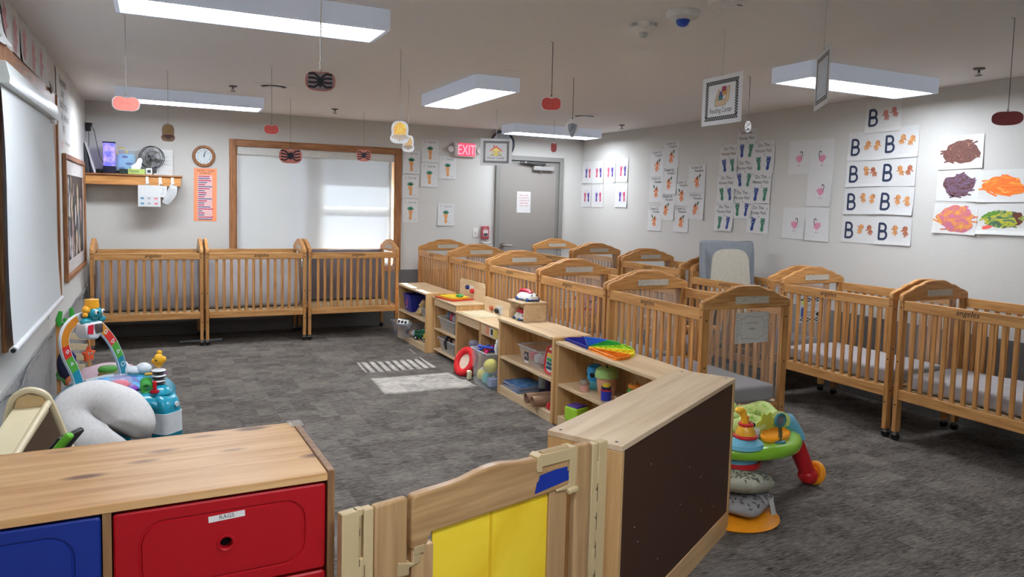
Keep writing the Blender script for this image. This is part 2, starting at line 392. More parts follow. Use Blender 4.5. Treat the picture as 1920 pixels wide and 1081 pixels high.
# left window
w = bpy.data.objects.new('window_2', None); COL.objects.link(w); w.location = (XL, 5.07, 0); struct(w)
b = M().m(oak_t); X0, X1 = XL, XL+.022
b.box(X0, X1, 4.15, 4.52, .785, 2.25).box(X0, X1, 5.95, 6.3, .785, 2.25).m(oak_ty).box(X0, X1, 4.52, 5.95, 2.17, 2.25).box(X0, X1, 4.52, 5.95, .785, .86)
b.m(oak_t).box(X0, X1+.012, 6.245, 6.3, .785, 2.25)
rel(b.build('window_frame', w, bevel=.004), w)
b = M().m(mat('vinyl_sash')); b.box(XL-.13, XL-.09, 4.52, 5.95, .86, .90).box(XL-.13, XL-.09, 4.52, 5.95, 2.11, 2.17).box(XL-.13, XL-.09, 4.52, 4.57, .9, 2.11).box(XL-.13, XL-.09, 5.9, 5.95, .9, 2.11).box(XL-.13, XL-.09, 5.2, 5.27, .9, 2.11)
rel(b.build('window_sash', w, smooth=False), w)
rel(M().m(glass).box(XL-.112, XL-.108, 4.56, 5.91, .89, 2.12).build('window_pane', w, smooth=False), w)
t = thing('roller_blind', 'long pulled-down white roller blind on the left wall window', 'blind', (XL, 5.02, 2.1))
b = M().m(blind_mat('blind_fabric_dense', .002, 0.0))
cols = []
for i in range(13):
    f = i/12; z = 2.08-1.25*f; x = -.628+.022*f+.006*math.sin(6*f)
    y1 = 5.81+.12*f-.05*math.sin(PI*f)*0; cols.append([(x, 4.02+.04*f, z), (x+.002, y1, z)])
b.loft([[c[0], c[1]] for c in cols], False, False, closed=False)
rel(b.build('blind_fabric', t), t)
b = M().m(mat('headrail', (196, 200, 198), .35)); b.prism([(-.648, 2.03), (-.59, 2.03), (-.585, 2.06), (-.60, 2.13), (-.648, 2.13)], 4.0, 5.86, ax='y')
rel(b.build('headrail', t, bevel=.003), t)
rel(M().m(mat('valance')).box(-.645, -.60, 5.70, 5.85, 2.005, 2.03).build('end_bracket', t), t)
b = M().m(mat('bottom_bar_white', (215, 217, 218), .35)); b.cyl((-.607, 4.04, .815), (-.605, 5.96, .82), .017).m(mat('dark_plastic', (40, 40, 42), .4)).cyl((-.607, 4.035, .815), (-.607, 4.04, .815), .011)
b.m(mat('bottom_bar_white')).cyl((-.606, 5.3, .805), (-.606, 5.3, .77), .006)
rel(b.build('bottom_bar', t), t)
# door in the back wall
d = bpy.data.objects.new('door_1', None); COL.objects.link(d); d.location = (4.55, 9.0, 0); struct(d)
dm = mat('door_grey_paint', (146, 140, 134), .5, var=.01); fm = mat('door_frame_grey', (134, 132, 127), .45, var=.01)
b = M().m(fm); b.box(4.05, 4.11, 8.95, 9.0, 0, 2.20).box(5.01, 5.07, 8.95, 9.0, 0, 2.20).box(4.11, 5.01, 8.95, 9.0, 2.14, 2.20)
b.box(4.11, 4.125, 8.975, 9.0, 0, 2.125).box(4.97, 5.01, 8.985, 9.0, 0, 2.14).box(4.125, 4.97, 8.985, 9.0, 2.1, 2.14)
rel(b.build('door_frame', d, bevel=.003), d)
rel(M().m(dm).box(4.125, 4.97, 8.988, 8.999, 0.005, 2.1).build('door_leaf', d, bevel=.002), d)
steel = mat('brushed_steel', (170, 168, 165), .3, metal=.9)
b = M().m(mat('closer_grey', (168, 166, 163), .35, metal=.4)); b.rbox((4.75, 8.955, 2.045), (.155, .03, .03), .008).cyl((4.72, 8.955, 2.02), (4.72, 8.955, 1.995), .012)
rel(b.build('door_closer', d), d)
b = M().m(mat('closer_arm_dark', (92, 90, 90), .35, metal=.6)); b.tube([(4.74, 8.93, 2.08), (4.60, 8.91, 2.10), (4.42, 8.94, 2.115)], .012).box(4.40, 4.80, 8.925, 8.95, 2.10, 2.125).m(steel).cyl((4.46, 8.92, 2.115), (4.46, 8.905, 2.115), .016).cyl((4.78, 8.92, 2.10), (4.78, 8.905, 2.10), .016)
rel(b.build('closer_arm', d), d)
b = M().m(steel); b.cyl((4.175, 8.988, 1.0), (4.175, 8.965, 1.0), .032, n=20).tube([(4.175, 8.965, 1.0), (4.175, 8.93, 1.0), (4.19, 8.92, 1.0), (4.29, 8.92, .995)], .011)
rel(b.build('door_handle', d), d)

# ================================================================ ceiling lights
lampw = mat('lamp_lens_side', (205, 214, 230), .5, var=0, emit=.14)
dif = mat('lamp_diffuser', (236, 244, 255), .5, emit=LAMP, var=0)
dif_dim = mat('lamp_diffuser_dimmed', (236, 244, 255), .5, emit=LAMP*.8, var=0)  # same diffuser, dimmed to soften hot spots on the right wall
def ceiling_light(x0, x1, y0, y1, label, dim=None):
    t = thing('ceiling_light', label, 'light', ((x0+x1)/2, (y0+y1)/2, ZC), group='surface-mounted fluorescent ceiling lights')
    hx, hy = (x1-x0)/2, (y1-y0)/2; b = M().m(lampw); e = .022
    b.box(-hx, hx, -hy, -hy+e, -.105, 0).box(-hx, hx, hy-e, hy, -.105, 0).box(-hx, -hx+e, -hy+e, hy-e, -.105, 0).box(hx-e, hx, -hy+e, hy-e, -.105, 0).box(-hx+e, hx-e, -hy+e, hy-e, -.012, 0)
    b.build('housing', t, bevel=.002)
    M().m(dim or dif).box(-hx+e, hx-e, -hy+e, hy-e, -.10, -.09).build('diffuser', t, smooth=False)
ceiling_light(-.33, .95, 7.62, 7.97, 'lit box ceiling light over the cribs in the far left corner')
ceiling_light(2.17, 2.54, 5.21, 6.48, 'lit box ceiling light in the middle of the room, running towards the far wall')
ceiling_light(3.86, 5.10, 8.06, 8.41, 'lit box ceiling light in front of the grey door, partly behind the House sign', dif_dim)
ceiling_light(3.79, 5.03, 3.51, 3.86, 'lit box ceiling light on the right, behind the edge-on hanging sign', dif_dim)
ceiling_light(-.17, 1.08, 3.74, 4.09, 'lit box ceiling light cut off by the top edge, above the tall white string')
ceiling_light(.2, 1.5, .4, .75, 'lit box ceiling light over the entrance behind the dresser')
ceiling_light(.6, 1.9, -1.4, -1.05, 'unseen box ceiling light added for fill at the back of the entrance area')  # unseen fixture added as fill for faces turned to the camera

# ================================================================ cribs
crx = wood('crib_oak_rail', (210, 158, 100), (170, 118, 66), 'y', 6)
crz = wood('crib_oak_upright', (206, 152, 94), (164, 112, 60), 'z', 6)
crh = wood('crib_oak_head', (212, 158, 98), (166, 112, 60), 'x', 7, ring=1.6)
chrome = mat('chrome', (200, 200, 200), .2, metal=1); black = mat('black_plastic', (22, 22, 24), .35)
acryl = mat('acrylic', (225, 228, 230), .06, alpha=.10, var=0)
printb = mat('rail_brand_print', (42, 28, 20), .6)
stick = streaks('warning_sticker', [(150, 142, 128), (196, 188, 172), (206, 198, 182)], 30, (1, 1, 9), .3)
HP = [(0, .962), (0, .998), (.012, 1.012), (.05, 1.024), (.12, 1.037), (.18, 1.056), (.215, 1.067), (.27, 1.071), (.33, 1.088), (.38, 1.098), (.43, 1.101)]
HP = HP+[(1-u, z) for u, z in reversed(HP)]
def make_crib(label):
    t = thing('crib', label, 'crib', group='oak cribs with clear ends')
    for sy in (-1, 1):
        yo, yi = sy*.51, sy*.477
        hb = M().m(crh).prism([(-.347+.694*u, z) for u, z in HP], min(yo, yi)+.0, max(yo, yi), ax='y').build('headboard', t, bevel=.006)
        b = M().m(stick).at(FR((.012, -.5115 if sy < 0 else .4755, 1.013), (1, 0, 0), (0, 0, 1)))
        b.box(-.115, .15, -.022, .022, 0, .0012); b.build('warning_label', hb, smooth=False, label='printed warning sticker')
        for sx in (-1, 1):
            b = M().m(crz).box(min(sx*.29, sx*.34), max(sx*.29, sx*.34), min(yo, yi)+.001, max(yo, yi)-.001, .062, .963)
            bolts = b.m(mat('bolt_dark', (52, 40, 34), .5))
            for z in (.90, .62, .33): bolts.cyl((sx*.315, yo, z), (sx*.315, yo+sy*.0025, z), .006, n=8)
            for z in (.92, .55, .25): bolts.cyl((sx*.34, sy*.4935, z), (sx*.3425, sy*.4935, z), .006, n=8)
            b.build('post', t, bevel=.003)
            b = M().m(chrome).cyl((sx*.315, sy*.4935, .064), (sx*.315, sy*.4935, .045), .009).box(sx*.315-.013, sx*.315+.013, sy*.4935-.018, sy*.4935+.016, .036, .048)
            b.m(black).cyl((sx*.315-.011, sy*.4935, .025), (sx*.315+.011, sy*.4935, .025), .025, n=18)
            b.build('caster', t)
        b = M().m(crh).box(-.29, .29, min(yo, yi)+.004, max(yo, yi)-.004, .285, .36); b.build('end_rail', t, bevel=.004)
        M().m(acryl).box(-.29, .29, sy*.4935-.0025, sy*.4935+.0025, .36, .962).build('clear_end_panel', t, smooth=False)
    for sx in (-1, 1):
        b = M().m(crx).box(min(sx*.338, sx*.314), max(sx*.338, sx*.314), -.476, .476, .90, .968).box(min(sx*.338, sx*.314), max(sx*.338, sx*.314), -.476, .476, .288, .358)
        b.m(crz)
        for i in range(12):
            y = -.476+.952*(i+1)/13; b.box(min(sx*.333, sx*.319), max(sx*.333, sx*.319), y-.0145, y+.0145, .358, .90)
        sr = b.build('slatted_side', t, bevel=.003)
        q = M().m(printb).at(FR((sx*.3382, .04, .934), (0, sx, 0), (0, 0, 1)))
        for k in range(3): q.text('angeles', -.0008+.0008*k, -.008, .036, .0003+.0001*k, sx=1.05, it=.22)
        q.build('rail_lettering', sr, smooth=False)
    b = M().m(mat('crib_spring_board', (196, 170, 130), .6)).box(-.31, .31, -.473, .473, .345, .36); b.build('mattress_board', t)
    return t
crib0 = make_crib('x'); used = [False]
def place_crib(x, y, rz, label, drop=0, group='oak cribs with clear ends'):
    t = crib0 if not used[0] else copy_tree(crib0); used[0] = True
    t.location = (x, y, 0); t.rotation_euler = (0, 0, rz); t['label'] = label; t['group'] = group
    if drop:
        for ch in t.children:
            if ch.name.startswith('slatted_side'): ch.location = (0, 0, -drop)
    return t
GW = 'oak cribs in the row under the window'
place_crib(-.085, 8.545, -PI/2, 'oak crib at the left end of the window row, nearest the bulletin board', group=GW)
place_crib(.955, 8.545, -PI/2, 'oak crib in the middle of the three under the window', group=GW)
place_crib(1.997, 8.545, -PI/2, 'oak crib at the right end of the window row with a bare bottom board showing', group=GW)
GC = 'oak cribs in the row behind the low shelves'
for y, l in ((3.865, 'nearest oak crib behind the shelves, grey bordered paper on its clear end'), (4.905, 'second oak crib from the near end of the row behind the shelves'), (5.945, 'third oak crib from the near end behind the shelves, behind the toy telephone'), (7.01, 'oak crib second from the far end of the row, behind the toy stove'), (8.06, 'oak crib at the far end of the row, behind the navy crate shelf')):
    place_crib(3.20, y, 0, l, group=GC)
GR = 'oak cribs along the right wall'
for y, l, dr in ((2.84, 'oak crib cut off by the right edge of the picture', 0), (3.905, 'oak crib by the right wall below the animal foot prints, long side facing the aisle', 0), (5.03, 'oak crib by the right wall with a grey mattress standing up in it', .055), (6.19, 'oak crib by the right wall just beyond the upright mattress', 0), (7.25, 'oak crib by the right wall with its side rail lowered, second from the back corner', .10), (8.31, 'pale oak crib in the back right corner in front of the grey door', .055)):
    place_crib(4.885, y, 0, l, dr, group=GR)

# mattresses
greym = mat('sheet_grey', (142, 137, 139), .85, var=.05, scale=12, bump=.1)
greyl = mat('sheet_light_grey', (172, 167, 166), .85, var=.05, scale=12, bump=.1)
oliv = mat('sheet_grey_dark', (106, 100, 104), .85, var=.05, scale=12)
cream = mat('mattress_cream', (205, 199, 182), .7)
def mattress(x, y, m, label, group, seed=0):
    b = M().m(m).rbox((0, seed, .052), (.285, .47, .05), .022, k=8, ns=.010, nf=4.2); b.T = Matrix.Identity(4)
    b.v = [Vector((v.x, v.y-seed, v.z)) for v in b.v]
    zmin = min(v.z for v in b.v); b.v = [Vector((v.x, v.y, v.z-zmin)) for v in b.v]
    o = b.build('crib_mattress', None, ang=70); o.location = (x, y, .361); o['label'] = label; o['category'] = 'mattress'; o['group'] = group; return o
for i, (y, l) in enumerate(((3.865, 'grey sheeted mattress lying in the nearest crib behind the big cabinet'), (4.905, 'mattress lying in the second crib behind the shelves'), (5.945, 'mattress in the third crib behind the toy telephone'), (7.01, 'mattress in the crib behind the toy stove'), (8.06, 'mattress in the farthest crib of the shelf row'))):
    mattress(3.20, y, greym, l, 'mattresses in the cribs behind the shelves', i*3)
for i, (y, l) in enumerate(((2.84, 'light grey mattress in the crib at the right picture edge'), (3.905, 'light grey mattress in the crib under the handprint sheets lettered B'), (5.03, 'low mattress beneath the one standing on end'), (6.19, 'mattress in the crib beyond the upright mattress'), (7.25, 'mattress in the crib with the lowest side rail'), (8.31, 'mattress in the pale crib by the door'))):
    mattress(4.885, y, greyl if i < 2 else greym, l, 'mattresses in the cribs along the right wall', 20+i*3)
def standing(x, y, z, rz, lean, m, label, w=.96, h=.58, th=.10, base=None):
    t = thing('crib_mattress', label, 'mattress', (x, y, z)); t.rotation_euler = (lean, 0, rz)
    b = M().m(m).rbox((0, 0, h/2), (w/2, th/2, h/2), .03, k=9, ns=.012, nf=3.5); b.build('fitted_sheet', t, ang=70)
    if base:
        pts = []
        for i in range(21):
            u = -1+2*i/20; pts.append((u*w*.40, h*(.5+.40*(1-abs(u)**3.6)**(1/3.6))))
        pts = [(-w*.40, .02)]+pts+[(w*.40, .02)]
        M().m(cream).prism(pts, -th/2-.014, -th/2+.02, ax='y').build('uncovered_base', t, bevel=.003, label='cream underside left bare by the sheet')
        b = M().m(mat('sheet_blue_grey', (142, 147, 153), .85))
        R = random.Random(3)
        for s in (-1, 1):
            for i in range(26):
                z = .08+h*.74*i/26; b.cap
                b.tube([(s*w*.39, -th/2-.012, z), (s*w*.44, -th/2-.013, z+.03), (s*w*.485, -th/2-.006, z+.065)], [.0015, .005, .002], n=5)
        b.build('sheet_gathers', t)
    return t
standing(-.085, 8.40, .364, 0, -.22, greym, 'grey sheeted mattress propped on edge in the leftmost window crib')
standing(.955, 8.42, .364, 0, -.22, greyl, 'pale grey mattress propped on edge in the middle window crib', h=.56)
standing(1.99, 8.79, .364, 0, -.02, oliv, 'dark grey mattress standing against the back of the right-hand window crib', h=.6, w=.93)
standing(4.855, 5.37, .47, -.10, -.06, mat('sheet_blue_grey', (142, 147, 153), .85), 'blue-grey crib mattress standing on end with its cream base showing', w=.56, h=.79, th=.11, base=True)

# papers hung on the cribs
def crib_sign(x, y, z, w, h, label, marks, m=None, N=(0, -1, 0)):
    b = M().m(m or translucent_card('sign_paper_grey', (222, 220, 215), .4)).at(FR((x, y, z), (1, 0, 0), (0, 0, 1)))
    b.box(-w/2, w/2, -h/2, h/2, 0, .002)
    marks(b, w, h); o = b.build('crib_sign', None, smooth=False); o['label'] = label; o['category'] = 'sign'
    c = Vector((x, y, z)); o.location = c; o.data.transform(Matrix.Translation(-c)); return o
faint = mat('faint_grey_print', (160, 160, 162), .6); pen = mat('pen_dark', (60, 58, 62), .6); fbl = mat('print_blue', (60, 84, 150), .6)
def marks_frame(b, w, h):
    b.m(faint); R = random.Random(4)
    pts = [(w*.36*(1+.08*math.sin(8*a))*math.copysign(abs(math.cos(a))**.5, math.cos(a)), h*.36*(1+.08*math.sin(8*a))*math.copysign(abs(math.sin(a))**.5, math.sin(a))) for a in [2*PI*i/60 for i in range(61)]]
    b.line(pts, .0015, .003)
    for s in (-1, 1):
        for i in range(5): b.line([(s*w*.47+.01*math.cos(a)-s*.006, h*(-.4+.2*i)+.012*math.sin(a)) for a in [2*PI*k/8 for k in range(9)]], .0012, .003)
    b.text('is my name', 0, h*.13, .014, .003); b.line([(-.06, .03), (.06, .03)], .0008, .003)
    b.m(pen).text('~ baby ~', 0, -.012, .016, .003)
crib_sign(3.235, 3.351, .845, .262, .187, 'grey decorative-bordered paper taped to the end of the nearest crib', marks_frame)
def marks_cards(b, w, h):
    b.m(pen)
    for i in range(7):
        for s in (-1, 1):
            b.line([(s*w*.44-.008, h*(-.42+.14*i)), (s*w*.44+.008, h*(-.42+.14*i)+.016)], .0015, .003)
    b.m(mat('print_black', (28, 28, 32), .6))
    for i in range(5): b.line([(-w*.28, h*(.3-.14*i)), (w*.28*(.5+.1*i), h*(.3-.14*i))], .002, .003)
    b.m(mat('print_red', (196, 40, 52), .6)).blob(w*.36, -h*.1, .012, .02, .003, 3)
crib_sign(3.15, 5.413, .785, .165, .20, 'small white paper with dark marks hanging in the crib behind the long low shelf', marks_cards, WHITE)
def marks_pink(b, w, h):
    R = random.Random(2)
    for i in range(26):
        b.m(R.choice([mat('print_red'), WHITE, pen, mat('print_pink', (226, 140, 160), .6)])).blob(R.uniform(-w*.42, w*.42), R.uniform(-h*.45, h*.45), .009, .012, .003+i*.0001, i)
crib_sign(3.36, 5.413, .74, .16, .25, 'pink patterned paper beside the small white one in the crib', marks_pink, mat('paper_pink', (216, 160, 168), .6))
def marks_check(b, w, h):
    b.m(mat('print_black'))
    for i in range(9):
        for j in range(3):
            for s, q in ((1, 0), (-1, 1)):
                if (i+j) % 2: b.flat([(w*(-.46+.105*i), s*h*(.46-.05*j)), (w*(-.36+.105*i), s*h*(.46-.05*j)), (w*(-.36+.105*i), s*h*(.41-.05*j)), (w*(-.46+.105*i), s*h*(.41-.05*j))], .003)
    b.m(fbl).blob(-w*.36, -.02, .016, .05, .0032, 4).m(mat('print_yellowgreen', (190, 200, 70), .6)).blob(-w*.34, .06, .014, .02, .0033, 5)
    b.m(mat('print_black')).blob(w*.36, -.04, .02, .016, .0032, 6).text('my name is', .02, .03, .016, .003).line([(-.05, -.02), (.07, -.02)], .002, .003).text('little one', .01, -.05, .014, .003)
crib_sign(4.87, 4.398, .745, .245, .215, 'white paper with checkered border inside the crib by the right wall', marks_check, WHITE)

# ================================================================ low shelves
by = wood('birch_y', (226, 200, 162), (204, 172, 130), 'y', 4, rough=.35, ring=.7)
bz = wood('birch_z', (218, 176, 122), (192, 146, 94), 'z', 4, rough=.4, ring=.7)
bx_ = wood('birch_x', (218, 180, 130), (196, 154, 104), 'x', 4, rough=.38, ring=.7)
bedge = wood('birch_edge', (222, 198, 160), (198, 166, 124), 'y', 10, rough=.4)
def low_shelf(label, x0, x1, y0, y1, H, zs, lip=.03, divider=None):
    t = thing('low_shelf', label, 'shelf', ((x0+x1)/2, (y0+y1)/2, 0), group='low birch toy shelves')
    hx, hy = (x1-x0)/2, (y1-y0)/2; th = .018
    for s in (-1, 1):
        M().m(bz).box(-hx, hx, min(s*hy, s*(hy-th*1.6)), max(s*hy, s*(hy-th*1.6)), 0, H-th if s > 0 else H-.002).build('side_panel', t, bevel=.003)
    M().m(by).box(-hx-.004, hx, -hy+th*1.6, hy, H-th, H).m(bedge).box(-hx-.01, -hx-.003, -hy+th*1.6, hy, H-.02, H+.001).build('top', t, bevel=.002)
    for z in zs: M().m(by).box(-hx+.012, hx-.012, -hy+th*1.6, hy-th*1.6, z-th, z).m(bedge).box(-hx+.004, -hx+.012, -hy+th*1.6, hy-th*1.6, z-th-.002, z+.001).build('shelf', t, bevel=.002)
    M().m(by).box(-hx+.006, hx-.012, -hy+th*1.6, hy-th*1.6, .052, .07).box(-hx+.006, -hx+.02, -hy+th*1.6, hy-th*1.6, .0, .052).build('base', t, bevel=.002)
    M().m(bz).box(hx-.012, hx-.002, -hy+th*1.6, hy-th*1.6, 0, H-th).build('back_panel', t, smooth=False)
    return t
low_shelf('low birch shelf at the far end of the row, holding the navy crate', 2.475, 2.80, 7.135, 8.12, .62, (.33,))
low_shelf('low birch shelf with blue picture books and cardboard tubes', 2.515, 2.835, 4.505, 5.44, .62, (.315,))
low_shelf('low birch shelf with the rainbow tray on top', 2.535, 2.835, 3.27, 4.50, .595, (.30,))
# play stove
def play_unit(name, label, cat, x0, x1, y0, y1, H, back, apron, shelves, extra):
    t = thing(name, label, cat, ((x0+x1)/2, (y0+y1)/2, 0)); hx, hy = (x1-x0)/2, (y1-y0)/2; th = .018
    for s in (-1, 1): M().m(bz).box(-hx+.012, hx, min(s*hy, s*(hy-th)), max(s*hy, s*(hy-th)), 0, H-th).build('side_panel', t, bevel=.002)
    M().m(by).box(-hx-.006, hx-.018, -hy-.004, hy+.004, H-th, H).build('worktop', t, bevel=.006)
    M().m(by).box(-hx+.012, -hx+.03, -hy+th, hy-th, H-th-apron, H-th).build('apron', t, bevel=.002)
    for z in shelves: M().m(by).box(-hx+.014, hx-.014, -hy+th, hy-th, z-th, z).build('shelf', t, bevel=.002)
    M().m(bz).box(hx-.014, hx-.001, -hy+th, hy-th, 0, H-th).build('back_panel', t, smooth=False)
    if back:
        r = .035; pts = [(-hy, H-.05), (hy, H-.05)]+[(hy-r+r*math.cos(a), back-r+r*math.sin(a)) for a in (0, PI/6, PI/3, PI/2)]+[(-hy+r+r*math.cos(a), back-r+r*math.sin(a)) for a in (PI/2, 2*PI/3, 5*PI/6, PI)]
        M().m(by).prism(pts, hx-.016, hx, ax='x').build('backsplash', t, bevel=.002)
    extra(t, hx, hy, H); return t
redp = mat('plastic_red', (206, 36, 44), .3); bluep = mat('plastic_blue', (38, 68, 168), .3); yelp = mat('plastic_yellow', (240, 200, 40), .35); grnp = mat('plastic_green', (52, 140, 70), .35); whtp = mat('plastic_white', (226, 224, 218), .3); blkp = mat('plastic_black', (26, 26, 30), .35); crmp = mat('plastic_cream', (226, 214, 178), .35)
def stove_x(t, hx, hy, H):
    b = M().m(whtp).at(FR((hx-.016, .02, H+.10), (0, -1, 0), (0, 0, 1))); b.box(-.075, .075, -.04, .035, 0, .004); b.build('control_plate', t, bevel=.001)
    for y, m_, z in ((.07, mat('navy_knob', (30, 40, 110), .3), .115), (-.05, redp, .09)): M().m(m_).cyl((hx-.018, y, H+z), (hx-.05, y, H+z), .024, .02, n=18).build('knob', t)
play_unit('play_stove', 'birch toy stove with navy and red knobs on its backsplash', 'toy stove', 2.54, 2.85, 6.485, 7.12, .59, .775, .07, (.27, .06), stove_x)
def sink_x(t, hx, hy, H):
    b = M().m(crmp); b.loft([rrect(.24, .40, .03, H+.0005, cx=-.02), rrect(.24, .40, .03, H+.007, cx=-.02), rrect(.20, .36, .03, H+.007, cx=-.02), rrect(.17, .33, .03, H+.0015, cx=-.02)], False, True); b.build('basin', t, bevel=.001)
    M().m(whtp).box(hx-.02, hx-.016, -.14, -.02, H+.01, H+.085).build('tap_plate', t)
    b = M().m(blkp).cyl((hx-.03, -.08, H+.03), (hx-.06, -.08, H+.03), .012).ell((hx-.05, -.08, H+.045), (.022, .03, .022)); b.build('tap', t)
    M().m(mat('tap_handle', (190, 96, 60), .4)).cyl((hx-.02, .08, H+.045), (hx-.045, .08, H+.045), .022).build('tap_handle', t)
play_unit('play_sink', 'lower birch toy sink with cream basin, next to the toy stove', 'toy sink', 2.54, 2.85, 5.915, 6.475, .53, .665, .08, (), sink_x)
def reg_x(t, hx, hy, H):
    b = M().m(mat('sticker_orange', (226, 150, 110), .5)).box(-hx+.009, -hx+.0125, .02, .10, H-.10, H-.03).m(whtp).box(-hx+.009, -hx+.0125, -.06, .02, H-.10, H-.03).m(blkp).box(-hx+.008, -hx+.009, -.05, -.01, H-.09, H-.04).m(mat('sticker_yellow', (222, 196, 90), .5)).box(-hx+.009, -hx+.0125, -.14, -.06, H-.10, H-.03)
    b.build('picture_stickers', t, smooth=False)
play_unit('play_counter', 'birch toy counter with picture stickers on its apron, beside the sink', 'toy counter', 2.54, 2.85, 5.455, 5.905, .53, 0, .10, (), reg_x)

# big cabinet in front
t = thing('storage_cabinet', 'large birch cabinet turned with its dark brown hardboard back to the right', 'cabinet', (1.868, 2.466, 0), rz=math.radians(30.8))
hx, hy, H = .632, .146, .75
M().m(wood('birch_top', (224, 200, 168), (200, 170, 134), 'x', 2.4, rough=.38, ring=.8)).box(-hx, hx, -hy, hy, H-.02, H).build('top', t, bevel=.0015)
for s in (-1, 1): M().m(bz).box(min(s*hx, s*(hx-.024)), max(s*hx, s*(hx-.024)), -hy+.001, hy-.001, 0, H-.021).build('side_panel', t, bevel=.0015)
M().m(bx_).box(-hx+.024, hx-.024, -hy+.001, -hy+.02, .0, .10).build('kick_board', t, bevel=.0015)
M().m(mat('hardboard_brown', (70, 42, 28), .6, var=.08, scale=120)).box(-hx+.024, hx-.024, -hy+.005, -hy+.011, .10, H-.021).build('back_panel', t, smooth=False, label='dark brown hardboard back panel')
for z in (.40,): M().m(bx_).box(-hx+.024, hx-.024, -hy+.012, hy-.004, z-.018, z).build('shelf', t, bevel=.001)
M().m(bx_).box(-hx+.024, hx-.024, -hy+.021, hy-.004, .055, .075).build('base_shelf', t, bevel=.001)
b = M().m(blkp)
for x, y in ((-.60, .11), (-.60, -.11), (.60, .11), (.60, -.11)): b.cyl((x, y, H-.002), (x, y, H+.0008), .006, n=10)
b.build('screw', t)
b = M().m(crmp).at(FR((-hx, -.075, .60), (0, -1, 0), (0, 0, 1))); b.rbox((0, 0, .005), (.011, .021, .005), .004).m(blkp).cyl((0, .009, .0095), (0, .009, .0108), .005).cyl((0, -.009, .0095), (0, -.009, .0108), .005)
b.build('wall_cup_plate', t)
M().m(mat('brass_dull', (120, 100, 70), .4, metal=.8)).cyl((-hx, -.04, .385), (-hx-.004, -.04, .385), .007).build('screw', t)
b = M().m(WHITE); R = random.Random(9)
for i in range(9): x, z = R.uniform(-.5, .5), R.uniform(.15, .68); b.box(x, x+.004, -hy+.0042, -hy+.005, z, z+.0045)
b.build('paint_chips', t, smooth=False)

# ================================================================ dresser
pine = wood('pine_top', (222, 178, 124), (194, 140, 86), 'x', 3.2, rough=.35, ring=1.2, knots=True)
pined = wood('pine_edge', (176, 130, 82), (140, 98, 60), 'x', 6)
pinez = wood('pine_side', (158, 118, 80), (118, 84, 56), 'z', 6)
red = mat('bin_red', (172, 4, 20), .5, var=.02, bump=.03, scale=200); blu = mat('bin_blue', (20, 46, 132), .5, var=.02, bump=.03, scale=200)
t = thing('dresser', 'pine drawer unit with red and blue plastic drawer fronts in the near left corner', 'dresser', (.402, 1.84, 0), rz=math.radians(2.0))
WD, DD, HD = .99, .468, .862
M().m(pine).box(-WD+.02, -.018, 0.001, DD, HD-.022, HD-.001).build('top', t, bevel=.002)
knot = mat('pine_knot', (112, 74, 50), .5)
M().m(pinez).box(-.018, 0, 0, DD, 0, HD+.004).build('side_panel', t, bevel=.002)
M().m(pinez).box(-WD, -WD+.02, 0, DD, 0, HD+.004).build('side_panel', t, bevel=.002)
M().m(pinez).box(-.519, -.501, .003, DD-.01, .03, HD-.022).build('divider', t, bevel=.001)
M().m(pinez).box(-WD+.02, -.018, DD-.012, DD-.004, .03, HD-.022).build('back_panel', t, smooth=False)
M().m(pined).box(-WD+.02, -.018, .01, DD-.012, .0, .03).build('bottom', t, smooth=False)
def drawer(x0, x1, z0, z1, m_, col, word=None):
    cx, cz, w_, h_ = (x0+x1)/2, (z0+z1)/2, x1-x0, z1-z0
    T = FR((cx, .006, cz), (1, 0, 0), (0, 0, 1))
    def loop(w, h, r, z): return rrect(w, h, r, z, n=6)
    b = M().m(m_).at(T)
    rh = .021
    b.loft([loop(w_, h_, .008, -.30), loop(w_, h_, .008, -.004), loop(w_-.008, h_-.008, .008, 0), loop(w_-.10, h_-.055, .055, 0), loop(w_-.104, h_-.059, .053, -.004), loop(w_-.112, h_-.067, .049, -.004), loop(w_-.116, h_-.071, .047, 0)], True, False)
    inner = loop(w_-.116, h_-.071, .047, 0); n = len(inner); ring = []
    for p in inner:
        a = 2*PI*(len(ring)+.5)/n; ring.append((rh*math.cos(a), rh*math.sin(a), 0))
    b.loft([inner, [(x, y, 0) for x, y, _ in ring], [(x*.95, y*.95, .003) for x, y, _ in ring], [(x*.8, y*.8, .003) for x, y, _ in ring], [(x*.66, y*.66, 0) for x, y, _ in ring], [(x*.66, y*.66, -.02) for x, y, _ in ring]], False, False)
    b.m(mat('hole_dark', (12, 8, 8), .9)).flat([(x*.66, y*.66) for x, y, _ in ring], -.02)
    o = b.build('drawer', t, ang=12, label=col+' plastic drawer front')
    if word:
        q = M().m(mat('label_white', (225, 222, 216), .5)).at(T@Matrix.Translation((.002, .066, 0))@Matrix.Rotation(.045, 4, 'Z')); q.box(-.041, .041, -.0075, .0075, 0, .0008)
        q.m(mat('label_ink', (60, 55, 55), .6)).text(word, 0, -.0038, .0105, .0010); q.build('drawer_label', o, smooth=False, label='white paper label')
zt = HD-.03
for r in range(3):
    z1 = zt-r*.228; z0 = z1-.221
    drawer(-.498, -.022, z0, z1, red, 'red', 'RAGS' if r == 0 else None)
    drawer(-.966, -.522, z0, z1, blu, 'blue')
b = M().m(mat('clear_tape', (235, 235, 230), .15, alpha=.25)).at(Matrix.Translation((-.012, DD-.03, HD+.004))); b.box(-.02, .02, -.03, .03, 0, .0006); b.build('tape', t, smooth=False)

